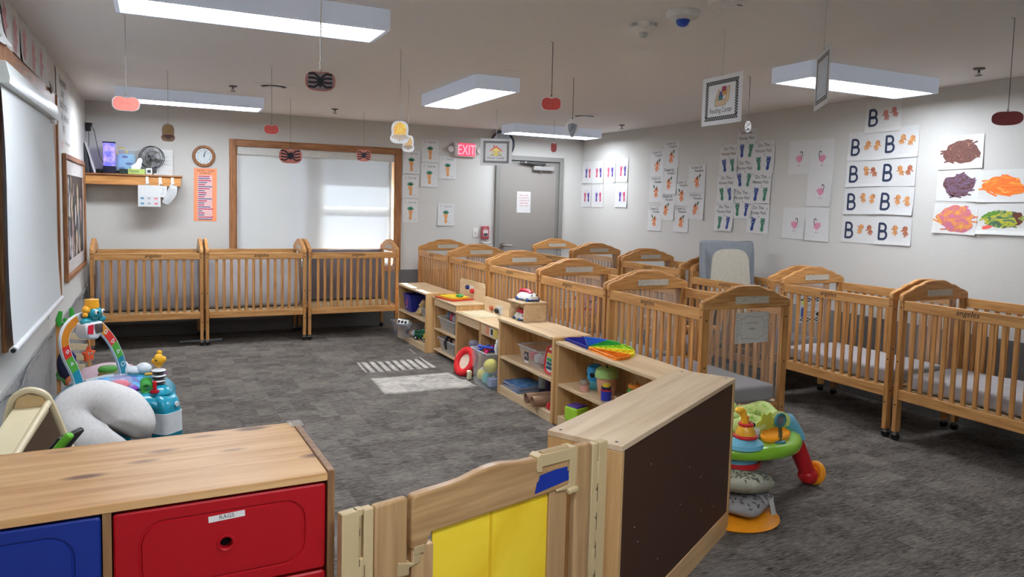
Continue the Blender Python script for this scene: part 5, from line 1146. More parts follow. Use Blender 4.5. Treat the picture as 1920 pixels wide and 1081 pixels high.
def blocks(label, cat, x, y, z, cols_, seed, sp=.05, name='toy_piece', n=5, sz=.026):
    """a row of small rounded toys in a bin, each its own thing"""
    R = random.Random(seed)
    wh = {3: ('far', 'middle', 'near'), 4: ('farthest', 'second farthest', 'second nearest', 'nearest'), 6: ('farthest left', 'farthest right', 'middle left', 'middle right', 'nearest left', 'nearest right')}[n]
    for i in range(n):
        c, nm = cols_[i % len(cols_)]; q = sz*R.uniform(.9, 1.0)
        if n == 6: px, py = x+(-.5, .5)[i % 2]*2.3*sz, y+(1-i//2)*2.15*sz
        else: px, py = x+R.uniform(-.3, .3)*sz, y+((n-1)/2-i)*2.15*sz
        t = T6(name, '%s %s, %s one' % (nm, label, wh[i]), cat, px, py, z, 0); b = M().m(mat('toy_'+nm.replace(' ', '_'), c, .35))
        if i % 3 == 0: b.ell((0, 0, q), q)
        elif i % 3 == 1: b.rbox((0, 0, q*.8), (q*.95, q*.8, q*.8), q*.3)
        else: b.lathe([(q*.5, 0), (q, q*.3), (q, q*1.2), (q*.6, q*1.8), (0, q*1.9)])
        b.build('body', t); M().m(whtp).ell((0, 0, q*1.95 if i % 3 != 1 else q*1.6), (q*.35, q*.35, q*.22), 10, 6).build('knob', t)
tub('toy_bin', 'small clear bin beside the plush toy on the far shelf', 2.60, 7.40, .331, .14, .20, .10, CL)
blocks('toy in the small bin next to the plush toy', 'toy', 2.60, 7.40, .336, [((90, 110, 150), 'grey blue'), ((120, 70, 90), 'plum'), ((170, 170, 160), 'pale grey')], 4, .025, n=3)
tub('toy_bin', 'smoky clear bin sticking out at the bottom of the far shelf', 2.50, 7.80, .071, .30, .36, .16, (150, 160, 172), al=.32)
t = T6('domino_toy', 'white block toy with big black dots in the smoky bin', 'toy', 2.44, 7.80, .172, .5)
b = M().m(whtp).at(Matrix.Rotation(.5, 4, 'Y')).rbox((0, 0, .04), (.035, .085, .035), .012); b.build('block', t)
b = M().m(blkp).at(Matrix.Rotation(.5, 4, 'Y'))
for y in (-.05, 0, .05): b.cyl((-.034, y, .04), (-.0375, y, .04), .017, n=16)
b.build('dots', t)
blocks('toy lying in the smoky bin', 'toy', 2.52, 7.78, .082, [((190, 180, 175), 'silvery'), ((80, 50, 56), 'dark maroon'), ((200, 120, 70), 'orange'), ((230, 230, 225), 'white')], 6, .06, n=4, sz=.034)
def truck(label, x, y, z, rz, c1, c2, s=1.0, cat='toy vehicle'):
    t = T6('toy_truck', label, cat, x, y, z, rz)
    M().m(c1).rbox((0, 0, .042*s), (.07*s, .035*s, .022*s), .010*s).build('body', t); M().m(c2).rbox((-.03*s, 0, .08*s), (.026*s, .03*s, .024*s), .01*s).build('cab', t)
    M().m(c1).rbox((.03*s, 0, .075*s), (.036*s, .032*s, .016*s), .008*s).build('load_bed', t)
    for a in (-.042, .042):
        for w_ in (-.036, .036): M().m(blkp).cyl((a*s, w_*s-.008*s, .022*s), (a*s, w_*s+.008*s, .022*s), .022*s, n=16).m(whtp).cyl((a*s, w_*s-.0095*s, .022*s), (a*s, w_*s+.0095*s, .022*s), .009*s, n=10).build('wheel', t)
truck('dark green toy tractor on the bottom far shelf', 2.56, 7.50, .071, 2.2, mat('truck_green', (24, 88, 62), .35), mat('truck_green2', (36, 110, 80), .35), 1.15)
truck('yellow and green toy truck at the near end of the bottom far shelf', 2.585, 7.335, .071, 2.0, mat('truck_yellow', (226, 196, 40), .35), mat('truck_lime', (90, 160, 60), .35), .95)
# stove shelf bins
tub('toy_bin', 'clear bin of plush toys on the upper stove shelf', 2.69, 6.80, .271, .26, .46, .13, CL, al=.26, group=None)
blocks('soft toy heaped in the upper stove bin', 'toy', 2.68, 6.80, .37, [((126, 146, 168), 'dusty blue'), ((196, 70, 96), 'raspberry'), ((150, 150, 160), 'grey')], 3, .08, n=4, sz=.05)
tub('toy_bin', 'clear bin of dark toys on the lower stove shelf', 2.69, 6.79, .061, .26, .46, .13, CL, al=.26, group=None)
blocks('toy in the lower stove bin', 'toy', 2.68, 6.76, .12, [((40, 36, 40), 'black'), ((200, 170, 170), 'pale pink'), ((60, 44, 44), 'dark brown')], 5, .08, n=4, sz=.042)
t = T6('toy_glasses', 'black strap toy hanging over the front of the lower stove bin', 'toy', 2.552, 6.72, .10)
M().m(blkp).tube([(.05, .05, .13), (.01, .04, .12), (-.012, .02, .07), (-.006, 0, .01)], [.014, .02, .016, .008]).build('strap', t)
# red and yellow tray with green toy on the stove
t = T6('activity_tray', 'yellow and red shape-sorter tray on top of the toy stove', 'toy', 2.68, 6.88, .5905, .15)
M().m(mat('tray_red', (206, 66, 44), .35)).loft([rrect(.25, .36, .02, 0), rrect(.26, .37, .02, .014), rrect(.22, .33, .02, .014)]).build('tray', t)
M().m(mat('tray_yellow', (236, 206, 52), .35)).loft([rrect(.20, .29, .02, .0145), rrect(.205, .295, .02, .026), rrect(.18, .27, .02, .026), rrect(.17, .26, .02, .018)], False, True).build('yellow_insert', t)
b = M().m(mat('leafy_green', (70, 160, 80), .45)); t = T6('toy_plant', 'green leafy toy lying on the yellow tray', 'toy', 2.70, 6.78, .6175)
for i in range(9): a = i*.7; b.ell((.022*math.cos(a), .03*math.sin(a), .010+.006*(i % 3)), (.018, .014, .010), 10, 6)
b.build('leaves', t)
# sink: baskets
t = T6('toy_basket', 'round red fabric basket tipped over on the floor by the toy sink', 'basket', 2.50, 6.12, .001, .25)
A = Matrix.Rotation(-1.15, 4, 'Y')
b = M().m(mat('basket_red', (222, 38, 42), .7, bump=.2, scale=14)).at(Matrix.Translation((0, 0, .12))@A); b.torus((0, 0, 0), .105, .034, n=30, k=12, sq=.8)
for i in range(30): a = 2*PI*i/30; b.torus((0, 0, 0), .105, .036, n=2, k=10, a0=a, a1=a+.06, sq=.8)
b.build('padded_rim', t)
M().m(mat('basket_cream', (226, 204, 180), .8)).at(Matrix.Translation((0, 0, .12))@A).lathe([(.09, .0), (.08, -.05), (.05, -.08), (0, -.085)]).build('lining', t)
M().m(mat('basket_pink', (196, 66, 100), .7)).at(Matrix.Translation((.02, 0, .10))@A).lathe([(.125, .0), (.12, -.06), (.08, -.11), (0, -.12)]).build('outer_fabric', t)
t = T6('plush_bag', 'grey and lilac fabric toy behind the red basket', 'plush toy', 2.66, 6.15, .001)
M().m(mat('plush_lilac', (176, 160, 186), .9)).rbox((0, 0, .13), (.07, .10, .13), .05, ns=.02, nf=9).build('body', t); M().m(mat('plush_grey', (150, 152, 166), .9)).rbox((-.03, .06, .255), (.04, .06, .03), .025, ns=.01, nf=11).build('flap', t)
b = M().m(crmp).rbox((0, 0, .04), (.02, .022, .04), .012).m(blkp).cyl((-.02, 0, .05), (-.022, 0, .05), .008); b.build('toy_cup', None, label='small cream toy piece resting between the red basket and the big tote', category='toy', location=(2.49, 5.955, .10))
bpy.data.objects['toy_cup'].location = (2.47, 5.935, .001)
# big tote at the counter
tub('storage_tote', 'big clear tote full of toys in front of the toy counter', 2.60, 5.68, .001, .32, .36, .31, (216, 222, 226), al=.26, taper=.86)
blocks('toy seen through the side of the big tote', 'toy', 2.60, 5.68, .02, [((230, 216, 110), 'large pale yellow'), ((110, 130, 200), 'blue'), ((110, 190, 180), 'turquoise'), ((214, 180, 160), 'peach'), ((150, 170, 210), 'light blue'), ((190, 60, 70), 'red')], 9, .07, n=6, sz=.055)
M().m(mat('ball_yellow', (226, 214, 96), .45)).ell((0, 0, 0), .062).build('toy_ball', None, label='pale yellow ball pressed against the front of the big tote', category='ball', location=(2.52, 5.59, .19))
R = random.Random(12)
for i in range(10):
    c, nm = [((40, 70, 170), 'blue'), ((190, 30, 60), 'red'), ((70, 90, 190), 'light blue'), ((200, 40, 120), 'magenta')][i % 4]
    t = T6('toy_rattle', '%s stick toy heaped in the big tote, %s' % (nm, ['at the back left', 'at the front left', 'across the middle', 'at the front right', 'pointing to the shelf', 'next to the sink side', 'under the magenta one', 'half hidden', 'at the right rim', 'near the far rim'][i]), 'toy', 2.59+R.uniform(-.08, .08), 5.69+R.uniform(-.10, .10), .285+.006*i)
    a, e = R.uniform(0, 3.1), R.uniform(-.15, .35); d = Vector((math.cos(a), math.sin(a), e))*.055
    M().m(mat('stick_'+nm.replace(' ', '_'), c, .35)).cyl(-d, d, .010).build('stick', t); M().m(mat('stick_'+nm.replace(' ', '_'))).ell(d, .018).build('tip', t)
t = T6('plush_toy', 'black and white spotted plush leg over the right rim of the tote', 'plush toy', 2.55, 5.535, .30)
M().m(mat('plush_white', (220, 220, 214), .9)).tube([(0, 0, .0), (-.01, -.005, .04), (0, 0, .09), (.01, .0, .12)], [.016, .02, .02, .014]).build('body', t); M().m(blkp).ell((-.016, -.004, .05), (.008, .012, .01), 8, 6).ell((-.01, 0, .09), (.012, .012, .01), 8, 6).build('spots', t)
# hutch with two telephones on the long low shelf
t = T6('play_hutch', 'small birch hutch with scalloped opening standing on the low shelf', 'toy hutch', 2.71, 5.30, .6205)
M().m(by).box(-.125, .105, -.135, .135, .142, .156).build('hutch_top', t, bevel=.004)
for s in (-1, 1): M().m(by).box(-.10, .10, min(s*.125, s*.113), max(s*.125, s*.113), 0, .142).build('hutch_side', t, bevel=.002)
pts = [(-.113, .142), (.113, .142)]+[(.113-.226*i/42, .112+.014*abs(math.sin(PI*6*i/42))) for i in range(43)]
M().m(by).prism(pts, -.10, -.09, ax='x').build('scalloped_front', t, smooth=False)
def phone(label, x, y, z, rz, s=1.0):
    t = T6('toy_telephone', label, 'toy telephone', x, y, z, rz)
    b = M().m(mat('phone_blue', (50, 90, 160), .3)).loft([rrect(.20*s, .11*s, .04*s, .008*s), rrect(.21*s, .115*s, .04*s, .018*s)]); 
    for i in (-1, 1):
        for j in (-1, 1): b.cyl((i*.07*s, j*.05*s, .014*s), (i*.07*s, j*.062*s, .014*s), .014*s, n=12)
    b.build('base', t)
    M().m(whtp).loft([rrect(.205*s, .11*s, .04*s, .0185*s), rrect(.20*s, .10*s, .04*s, .04*s), rrect(.14*s, .08*s, .03*s, .062*s), rrect(.08*s, .05*s, .02*s, .066*s)]).build('housing', t)
    b = M().m(mat('phone_red', (206, 30, 64), .3)).tube([(-.075*s, -.01*s, .058*s), (-.06*s, -.01*s, .078*s), (0, -.01*s, .082*s), (.04*s, -.01*s, .075*s), (.055*s, -.01*s, .06*s)], [.02*s, .017*s, .015*s, .017*s, .02*s], n=10); b.build('handset', t)
    for s2 in (-1, 1): M().m(blkp).ell((.088*s, s2*.022*s, .046*s), (.005, .008*s, .009*s), 8, 6).build('eye', t)
    M().m(mat('phone_cord', (200, 206, 140), .5)).tube([(.05*s+.02*s*i/20+.006*math.sin(i*1.6), -.055*s-.03*s*i/20, .02*s+.004*math.cos(i*1.6)) for i in range(21)], .0018, n=5).build('cord', t)
phone('white toy telephone with red handset on top of the small hutch', 2.70, 5.30, .777, -1.4)
phone('white and red toy telephone tucked inside the scalloped hutch', 2.66, 5.31, .6215, -1.7, .85)
# long low shelf, upper
tub('toy_bin', 'clear bin with a picture label on the long low shelf', 2.68, 5.00, .316, .24, .36, .14, (230, 228, 230), al=.24)
M().m(ink).at(FR((2.566, 5.03, .385), (0, -1, 0), (0, 0, 1))).flat([(-.03, -.03), (.04, -.03), (.04, .03), (-.03, .03)], .0).m(whtp).line([(-.02, -.01), (.0, .015), (.02, -.012)], .004, .001).flat([(-.03, -.055), (.04, -.055), (.04, -.04), (-.03, -.04)], .0).build('picture_label', None, smooth=False, label='small black and white picture label stuck on the clear bin', category='label')
o = bpy.data.objects['picture_label']; o.parent = [q for q in bpy.data.objects if q.name.startswith('toy_bin') and q.get('label', '').startswith('clear bin with a picture')][0]; o.location = -o.parent.location
del o['category']
blocks('toy in the picture-labelled bin', 'toy', 2.69, 4.98, .325, [((190, 40, 60), 'red'), ((200, 200, 205), 'white grey'), ((206, 190, 196), 'pale pink'), ((170, 176, 190), 'bluish')], 15, .06, n=4, sz=.04)
t = T6('toy_xylophone', 'red-framed toy xylophone with coloured bars leaning at the shelf end', 'toy xylophone', 2.585, 4.675, .317, 0)
Tx = FR((0, 0, .105), (0, -1, 0), (-.0, 0, 1)) @ Matrix.Rotation(-.08, 4, 'X')
b = M().m(mat('xylo_red', (214, 40, 44), .35)).at(Tx); P = [(.065*math.copysign(abs(math.cos(a))**.6, math.cos(a))*(1.05-.25*math.sin(a)), .10*math.copysign(abs(math.sin(a))**.7, math.sin(a)), 0) for a in [2*PI*i/32 for i in range(32)]]; b.tube(P, .009, closed=True); b.build('frame', t)
M().m(whtp).at(Tx).prism([(x*.86, y*.88) for x, y, _ in P], -.006, .001).build('soundboard', t)
for i, c in enumerate(((220, 60, 50), (232, 190, 60), (60, 150, 80), (40, 90, 110), (40, 60, 130))):
    z = .062-.030*i; M().m(mat('xylo_bar_%d' % c[0], c, .3)).at(Tx).rbox((0, z, .006), (.040-.0*i, .011, .004), .003).m(blkp).cyl((.03, z, .008), (.03, z, .0115), .003, n=8).build('bar', t)
# long low shelf, bottom
for i in range(6):
    t = T6('picture_book', ['lowest', 'second lowest', 'third from the bottom', 'third from the top', 'second from the top', 'topmost'][i]+' blue picture book in the flat stack on the bottom shelf', 'book', 2.655+.003*(i % 2), 5.235-.004*(i % 3), .071+.0085*i, .05*(i % 3)-.03, 'blue picture books stacked flat')
    M().m(mat('book_pages', (224, 220, 208), .8)).box(-.118, .122, -.142, .143, .0012, .0066).build('pages', t, smooth=False)
    M().m(streaks('book_cover_blue', [(30, 60, 130), (70, 120, 180), (110, 160, 200), (36, 80, 150)], 7) if i == 5 else mat('book_blue', (44, 84, 150), .4)).box(-.12, .124, -.145, .145, 0, .0012).box(-.12, .124, -.145, .145, .0066, .0078).build('cover', t, smooth=False)
t = T6('sensory_bottle', 'clear bottle with dark bottom standing behind the blue books', 'bottle', 2.72, 5.03, .071)
M().m(mat('bottle_clear', (190, 205, 205), .1, alpha=.5)).lathe([(.036, .05), (.037, .16), (.02, .185), (.018, .195)]).build('bottle_wall', t); M().m(mat('bottle_dark', (20, 18, 34), .3)).lathe([(0, 0), (.036, .002), (.037, .05), (0, .052)]).build('dark_filling', t); M().m(whtp).cyl((0, 0, .195), (0, 0, .21), .02).build('cap', t)
t = T6('sensory_bottle', 'dark purple bottle next to the clear one on the bottom shelf', 'bottle', 2.725, 4.915, .071)
M().m(mat('bottle_purple', (46, 28, 62), .25)).lathe([(0, 0), (.042, .002), (.043, .14), (.022, .165), (.02, .18), (0, .18)]).build('bottle_wall', t); M().m(blkp).cyl((0, 0, .18), (0, 0, .198), .022).build('cap', t)
card_m = mat('cardboard_tube', (156, 122, 96), .85, var=.05)
for (y, l, z) in ((4.83, 'far', 0), (4.725, 'near', 0)):
    t = T6('cardboard_tube', 'brown cardboard tube lying on the bottom shelf, %s one of the two' % ('farther' if l == 'far' else 'nearer'), 'cardboard tube', 2.47, y, .071+.0385, -.06, 'cardboard tubes')
    b = M().m(card_m); n = 26; rings = []
    for r_, x in ((.038, 0), (.038, .34), (.033, .34), (.033, 0), (.038, 0)): rings.append([(x, r_*math.cos(2*PI*i/n), r_*math.sin(2*PI*i/n)) for i in range(n)])
    b.loft(rings, False, False); b.build('tube_wall', t, ang=50)
t = T6('toy_dumbbell', 'red rattle with round ends on the bottom shelf near the tubes', 'toy', 2.56, 4.60, .071)
for y in (-.022, .022): M().m(mat('rattle_red', (214, 46, 58), .3)).lathe([(.018, -.012), (.026, -.006), (.026, .006), (.018, .012)], c=(0, y, .026), ax='y').build('end_disc', t)
M().m(mat('rattle_red')).cyl((0, -.02, .026), (0, .02, .026), .010).build('handle', t)
M().m(redp).ell((0, 0, .013), .013).build('toy_ball', None, label='tiny red ball beside the red rattle on the bottom shelf', category='ball', location=(2.54, 4.548, .071))
# rainbow tray on the near low shelf
t = T6('rainbow_tray', 'fan-shaped rainbow pop-it tray from blue to orange on the near low shelf', 'toy', 2.70, 4.08, .5955, 0)
cx, cy = -.115, .086
cols = [((34, 44, 150), 'indigo'), ((38, 104, 196), 'blue'), ((50, 160, 60), 'green'), ((170, 214, 50), 'lime'), ((244, 224, 50), 'yellow'), ((246, 146, 40), 'orange')]
# long blue end at the far side, orange at the near side
def pol(a, r): return (cx+r*math.cos(a), cy+r*math.sin(a)*1.27)
a0, a1 = 1.50, -1.62
for i, (c, nm) in enumerate(cols):
    p, q = a0+(a1-a0)*i/6, a0+(a1-a0)*(i+1)/6; R0 = (.31, .31, .30, .285, .28, .28)[i]; R1 = (.31, .30, .285, .28, .28, .285)[i]
    arc = [pol(p+(q-p)*k/6, R0+(R1-R0)*k/6) for k in range(7)]; base = [pol(p+(q-p)*.5, .010)]
    outl = base+arc; b = M().m(mat('rainbow_'+nm, c, .4)); b.prism(outl, 0, .006)
    P3 = [(x, y, .018) for x, y in outl]; b.tube(P3, .0045, n=6, closed=True); 
    for x, y in outl: b.cyl((x, y, 0), (x, y, .018), .0045, n=6)
    for k in range(1, 8):
        rr_ = R0*k/8; b.loft([[(*pol(p+(q-p)*m/5, rr_-.0012), z) for m in range(6)]+[(*pol(p+(q-p)*m/5, rr_+.0012), z) for m in range(5, -1, -1)] for z in (.005, .022)])
    for k in range(6): (xa, ya), (xb, yb) = outl[k], outl[k+1]; b.loft([[(xa, ya, z), (xb, yb, z), (xb+.002, yb+.002, z), (xa+.002, ya+.002, z)] for z in (0, .022)])
    b.build('rainbow_sector', t, label=nm+' sector')
# toys under it
t = T6('toy_bucket', 'blue toy bucket with side openings next to the green-lidded jar', 'toy', 2.72, 4.27, .301)
M().m(mat('bucket_blue', (54, 146, 196), .35)).lathe([(.05, 0), (.056, .06), (.062, .11), (.055, .15), (.03, .165), (0, .167)]).build('bucket', t); M().m(mat('bucket_teal', (90, 170, 180), .35)).lathe([(.053, .0), (.058, .0), (.06, .055), (.056, .055)]).build('band', t)
b = M().m(blkp)
for a in (PI-.5, PI+.6): b.at(Matrix.Rotation(a, 4, 'Z')).ell((.057, 0, .10), (.008, .02, .02), 12, 8)
b.build('openings', t)
t = T6('shape_sorter_jar', 'peach jar toy with pale green slotted lid', 'toy', 2.70, 4.10, .301)
M().m(mat('jar_peach', (214, 160, 130), .35)).lathe([(0, 0), (.056, 0), (.066, .08), (.070, .12), (0, .12)]).build('jar', t)
M().m(mat('lid_green', (166, 204, 122), .35)).lathe([(.078, .115), (.08, .13), (.074, .165), (.05, .183), (0, .186)], n=32).build('lid', t); M().m(blkp).at(Matrix.Rotation(-.5, 4, 'Z')).rbox((0, 0, .186), (.006, .04, .0025), .002).build('slot', t)
t = T6('stacking_cup', 'pink and taupe cup toy at the front of the shelf', 'toy', 2.60, 4.215, .301); M().m(mat('cup_pink', (214, 160, 146), .4)).lathe([(0, 0), (.030, 0), (.034, .045), (.036, .047), (0, .047)]).build('cup', t); M().m(mat('cup_taupe', (140, 126, 108), .45)).lathe([(.036, .048), (.036, .056), (.028, .074), (.026, .080), (0, .082)]).build('upper_cup', t)
t = T6('stacking_cup', 'stack of blue, red and yellow cups at the front of the shelf', 'toy', 2.615, 3.97, .301)
for nm, c, r_, z0, z1 in (('blue_cup', (44, 56, 168), .036, 0, .062), ('red_cup', (210, 50, 50), .0375, .062, .070), ('dark_cup', (40, 36, 70), .033, .070, .088), ('yellow_cup', (236, 206, 60), .026, .088, .104)): M().m(mat('stack_'+nm, c, .35)).lathe([(0, z0), (r_*.92, z0), (r_, z1-.004), (r_, z1), (0, z1)]).build(nm, t)
t = T6('ring_stacker', 'stacked ring toy in green, orange and red at the back of the shelf', 'toy', 2.72, 3.80, .301)
for i, (c, nm) in enumerate((((70, 160, 70), 'green'), ((220, 60, 60), 'red'), ((90, 170, 70), 'light green'), ((240, 150, 50), 'orange'))): M().m(mat('ring_'+nm, c, .35)).torus((0, 0, .018+.034*i), .042-.004*i, .020-.001*i, n=24).build('ring', t, label=nm+' ring')
M().m(mat('peg_tan', (200, 160, 110), .4)).cyl((0, 0, 0), (0, 0, .16), .013).build('peg', t)
t = T6('ring_stacker', 'small orange and clear ring toy next to the stacked rings', 'toy', 2.67, 3.68, .301)
for i, c in enumerate(((230, 90, 60), (240, 190, 90), (226, 206, 150))): M().m(mat('ring2_%d' % i, c, .25)).torus((0, 0, .016+.03*i), .036-.005*i, .016, n=22).build('ring', t)
t = T6('activity_cube', 'lime and purple activity cube at the bottom of the near low shelf', 'toy', 2.60, 4.31, .071, .3)
M().m(mat('cube_lime', (168, 214, 60), .4)).rbox((0, 0, .05), (.06, .06, .05), .01).build('block', t); M().m(mat('cube_purple', (96, 70, 160), .4)).rbox((.004, -.0, .104), (.05, .05, .006), .004).build('top_face', t)

# ================================================================ rocking glider seen through the cribs
t = T6('glider_chair', 'wooden glider chair with grey cushions in the aisle behind the first cribs', 'chair', 4.05, 5.05, 0, -.5)
b = M().m(crx)
for s in (-1, 1):
    M().m(crx).box(-.28, .26, s*.29-.02, s*.29+.02, .02, .06).build('base_runner', t, bevel=.006)
    M().m(crz).box(-.22, -.18, s*.29-.016, s*.29+.016, .06, .56).build('front_post', t, bevel=.006)
    M().m(crz).box(.18, .22, s*.29-.016, s*.29+.016, .06, .58).build('rear_post', t, bevel=.006)
    M().m(crx).prism([(-.30, .56), (-.26, .585), (.24, .60), (.26, .585), (.24, .565), (-.26, .555)], s*.29-.03, s*.29+.03, ax='y').build('armrest', t, bevel=.006)
b = M().m(crx); 
M().m(crx).box(-.26, .22, -.262, .262, .30, .335).build('seat_frame', t, bevel=.006)
M().m(crz).prism([(.20, .33), (.24, .33), (.34, .78), (.34, .83), (.31, .83)], -.25, .25, ax='y').build('back_frame', t, bevel=.006)
M().m(greym).rbox((-.03, 0, .385), (.23, .25, .05), .04, ns=.01, nf=6).build('seat_cushion', t); M().m(greym).at(Matrix.Translation((.19, 0, .60))@Matrix.Rotation(.22, 4, 'Y')).rbox((0, 0, 0), (.04, .23, .19), .035, ns=.01, nf=6).build('back_cushion', t)
M().m(mat('gridbar_grey', (130, 132, 134), .5, metal=.4)).cyl((0, 0, 0), (.42, .03, 0), .012).build('metal_bar', None, label='thin grey bar lying on the carpet under the window cribs', category='bar', location=(.20, 8.45, .0125))
# ================================================================ left: ocean activity seat
teal = mat('ocean_teal', (22, 142, 168), .28, coat=.3, var=.03); teald = mat('ocean_teal_dark', (18, 110, 128), .3); wplas = mat('ocean_white', (214, 218, 220), .3)
t = thing('activity_center', 'teal and white ocean activity seat with rainbow toy arch by the left wall', 'baby activity center', (-.20, 4.55, 0))
def Wd(x, y, z): return (x+.20, y-4.55, z)
b = M().m(teal)
n = 48; R_in, R_out = .185, .285
# lobed tray: outline swells out over the three legs
LA = [math.atan2(-.26, .255), math.atan2(-.22, -.30), math.atan2(.34, -.02)]
def rad(a):
    q = 0
    for la in LA: d = abs((a-la+PI) % (2*PI)-PI); q = max(q, math.exp(-(d/.34)**2))
    return R_out+.085*q, q
prof = []
for r_f, z in ((0, .475), (.25, .505), (.75, .500), (1.0, .470), (1.02, .435), (.9, .410), (.3, .425), (0, .44)):
    L = []
    for i in range(n):
        a = 2*PI*i/n; ro, q = rad(a); r = R_in+(ro-R_in)*r_f; L.append((r*math.cos(a), r*math.sin(a), z-.02*q*(r_f > .9)))
    prof.append(L)
prof.append(prof[0]); b.loft(prof, False, False); b.build('tray', t, ang=60)
for k, la in enumerate(LA):
    c, s = math.cos(la), math.sin(la); cx, cy = .335*c, .335*s
    A = Matrix.Translation((cx, cy, 0))@Matrix.Rotation(la, 4, 'Z')
    def rr(w, d, z, dx=0): return [(x+dx, y, zz) for x, y, zz in rrect(w, d, .03, z)]
    g = M().m(teal).at(A).loft([rr(.10, .12, .34, .004), rr(.105, .13, .40, .0), rr(.12, .13, .45, -.02), rr(.13, .12, .485, -.05), rr(.08, .08, .50, -.08)]).build('leg', t, ang=60, label='teal shoulder of the leg')
    M().m(wplas).at(A).loft([rr(.112, .134, .24, .006), rr(.112, .134, .395, .002)]).build('leg_panel', g, ang=60)
    M().m(teald).at(A).loft([rr(.13, .15, .002, .01), rr(.115, .135, .05, .008), rr(.114, .136, .285, .006)]).build('foot', g, ang=60)
    M().m(wplas).at(A).cyl((.05, .02, .435), (.058, .02, .435), .014, n=18).build('button', g)
# lower ring joining the feet
M().m(teald).torus((0, 0, .03), .32, .03, n=40, k=8, sq=.7).build('base_ring', t)
b = M().m(streaks('seat_cloth_blue', [(40, 130, 200), (90, 180, 220), (60, 100, 170), (150, 110, 160)], 6)).lathe([(.190, .505), (.178, .512), (.165, .49), (.14, .40), (.10, .33), (0, .31)], n=36)
b.build('seat_cloth', t, ang=60)
b = M().m(mat('seat_label_white', (206, 208, 200), .7)).torus((0, 0, .508), .186, .010, n=12, k=6, a0=1.75, a1=2.7, sq=1.6); b.build('seat_label', t, ang=60)
# toys round the tray
p = Wd(-.185, 4.335, .515)
b = M().m(mat('dome_purple', (110, 50, 160), .3)).lathe([(.085, -.01), (.088, .012), (.07, .028), (.055, .03)], c=p); b.build('spinner_base', t)
M().m(mat('dome_creature', (224, 50, 80), .4)).lathe([(.045, .02), (.05, .035), (.035, .055), (0, .06)], c=p).build('spinner_creature', t)
M().m(mat('clear_dome', (226, 220, 236), .05, alpha=.25, coat=.5)).lathe([(.062, .028), (.064, .045), (.05, .075), (.025, .09), (0, .093)], c=p, n=30).build('clear_dome', t)
p = Wd(-.06, 4.34, .505)
b = M().m(mat('roller_green', (70, 160, 70), .35)); A = Matrix.Translation(p)
for i in range(4): b.at(A@Matrix.Translation((.0, -.03+.02*i, .02+.006*i))).torus((0, 0, 0), .024, .008, n=18, ax='y')
b.build('roller_rings', t); b = M().m(redp).at(A@Matrix.Translation((.04, -.045, 0))).cyl((0, 0, 0), (0, 0, .012), .024).rbox((0, 0, .035), (.010, .012, .026), .008); b.build('red_knob', t)
p = Wd(.0, 4.345, .49)
b = M().m(teal).at(Matrix.Translation(p)).lathe([(.07, 0), (.055, .03), (.03, .045), (0, .045)]); b.build('fish_mount', t)
for i in range(6): M().m((blkp, wplas)[i % 2]).at(Matrix.Translation(p)).lathe([(0, .045+.014*i), (.028+.003*(i % 2), .046+.014*i), (.033+.003*(i % 2), .051+.014*i), (.028, .057+.014*i), (0, .058+.014*i)]).build('spring_disc', t)
b = M().m(mat('fish_yellow', (236, 176, 44), .4)).at(Matrix.Translation((p[0], p[1], p[2]+.175))).ell((0, 0, 0), (.026, .024, .040)).ell((.004, 0, .042), (.014, .008, .014)).ell((-.026, 0, -.002), (.010, .008, .014)).ell((.026, .0, .004), (.012, .014, .018)); b.build('toy_fish', t)
M().m(blkp).at(Matrix.Translation((p[0]-.012, p[1]-.022, p[2]+.18))).ell((0, 0, 0), .005, 8, 6).build('fish_eye', t)
b = M().m(wplas).at(Matrix.Translation(Wd(-.08, 4.80, .50))); b.ell((0, 0, .03), (.045, .04, .035)).ell((-.05, .0, .02), (.05, .035, .028)).ell((-.10, 0, .03), (.028, .03, .05)); b.build('toy_cloud', t)
b = M().m(mat('star_key_gold', (232, 170, 60), .4)).at(Matrix.Translation(Wd(-.02, 4.66, .51))); b.tube([(-.05, .02, .01), (0, 0, .014), (.05, -.03, .006)], .009).m(mat('key_purple', (150, 80, 180), .4)).tube([(.0, .03, .012), (.06, .01, .01)], .006); b.build('hanging_keys', t)
# arch of coloured panels
aa = math.atan2(.263, .226); T = Matrix.Translation(Wd(-.394, 4.533, 0))@Matrix.Rotation(aa, 4, 'Z')
arcp = [(.012, .50), (-.022, .60), (-.062, .68), (-.082, .745), (-.080, .80), (-.052, .845), (.0, .875), (.06, .880), (.12, .845), (.19, .775), (.245, .705), (.288, .62), (.312, .55), (.322, .50)]
arcp = [(p_.x, p_.y) for p_ in smooth_curve([(x, z, 0) for x, z in arcp], 4)]
def band(i0, i1, m_, nm, off=0, w0=.0, w1=.042, d=.018, parent=t):
    i0, i1 = i0*4, i1*4
    P = arcp[i0:i1+1]; outer = []; inner = []
    for k in range(i0, i1+1):
        a_ = Vector(arcp[min(k+1, len(arcp)-1)])-Vector(arcp[max(k-1, 0)]); nrm = Vector((-a_.y, a_.x)).normalized(); p_ = Vector(arcp[k]); outer.append(p_+nrm*(w1-w0)*.5); inner.append(p_-nrm*(w1-w0)*.5)
    b = M().m(m_).at(T); b.loft([[(x.x, -d-off, x.y), (x.x, d+off, x.y), (y_.x, d+off, y_.y), (y_.x, -d-off, y_.y)] for x, y_ in zip(outer, inner)]); return b.build(nm, parent, ang=50)
arch = band(0, 13, wplas, 'arch', 0, 0, .054, .008)
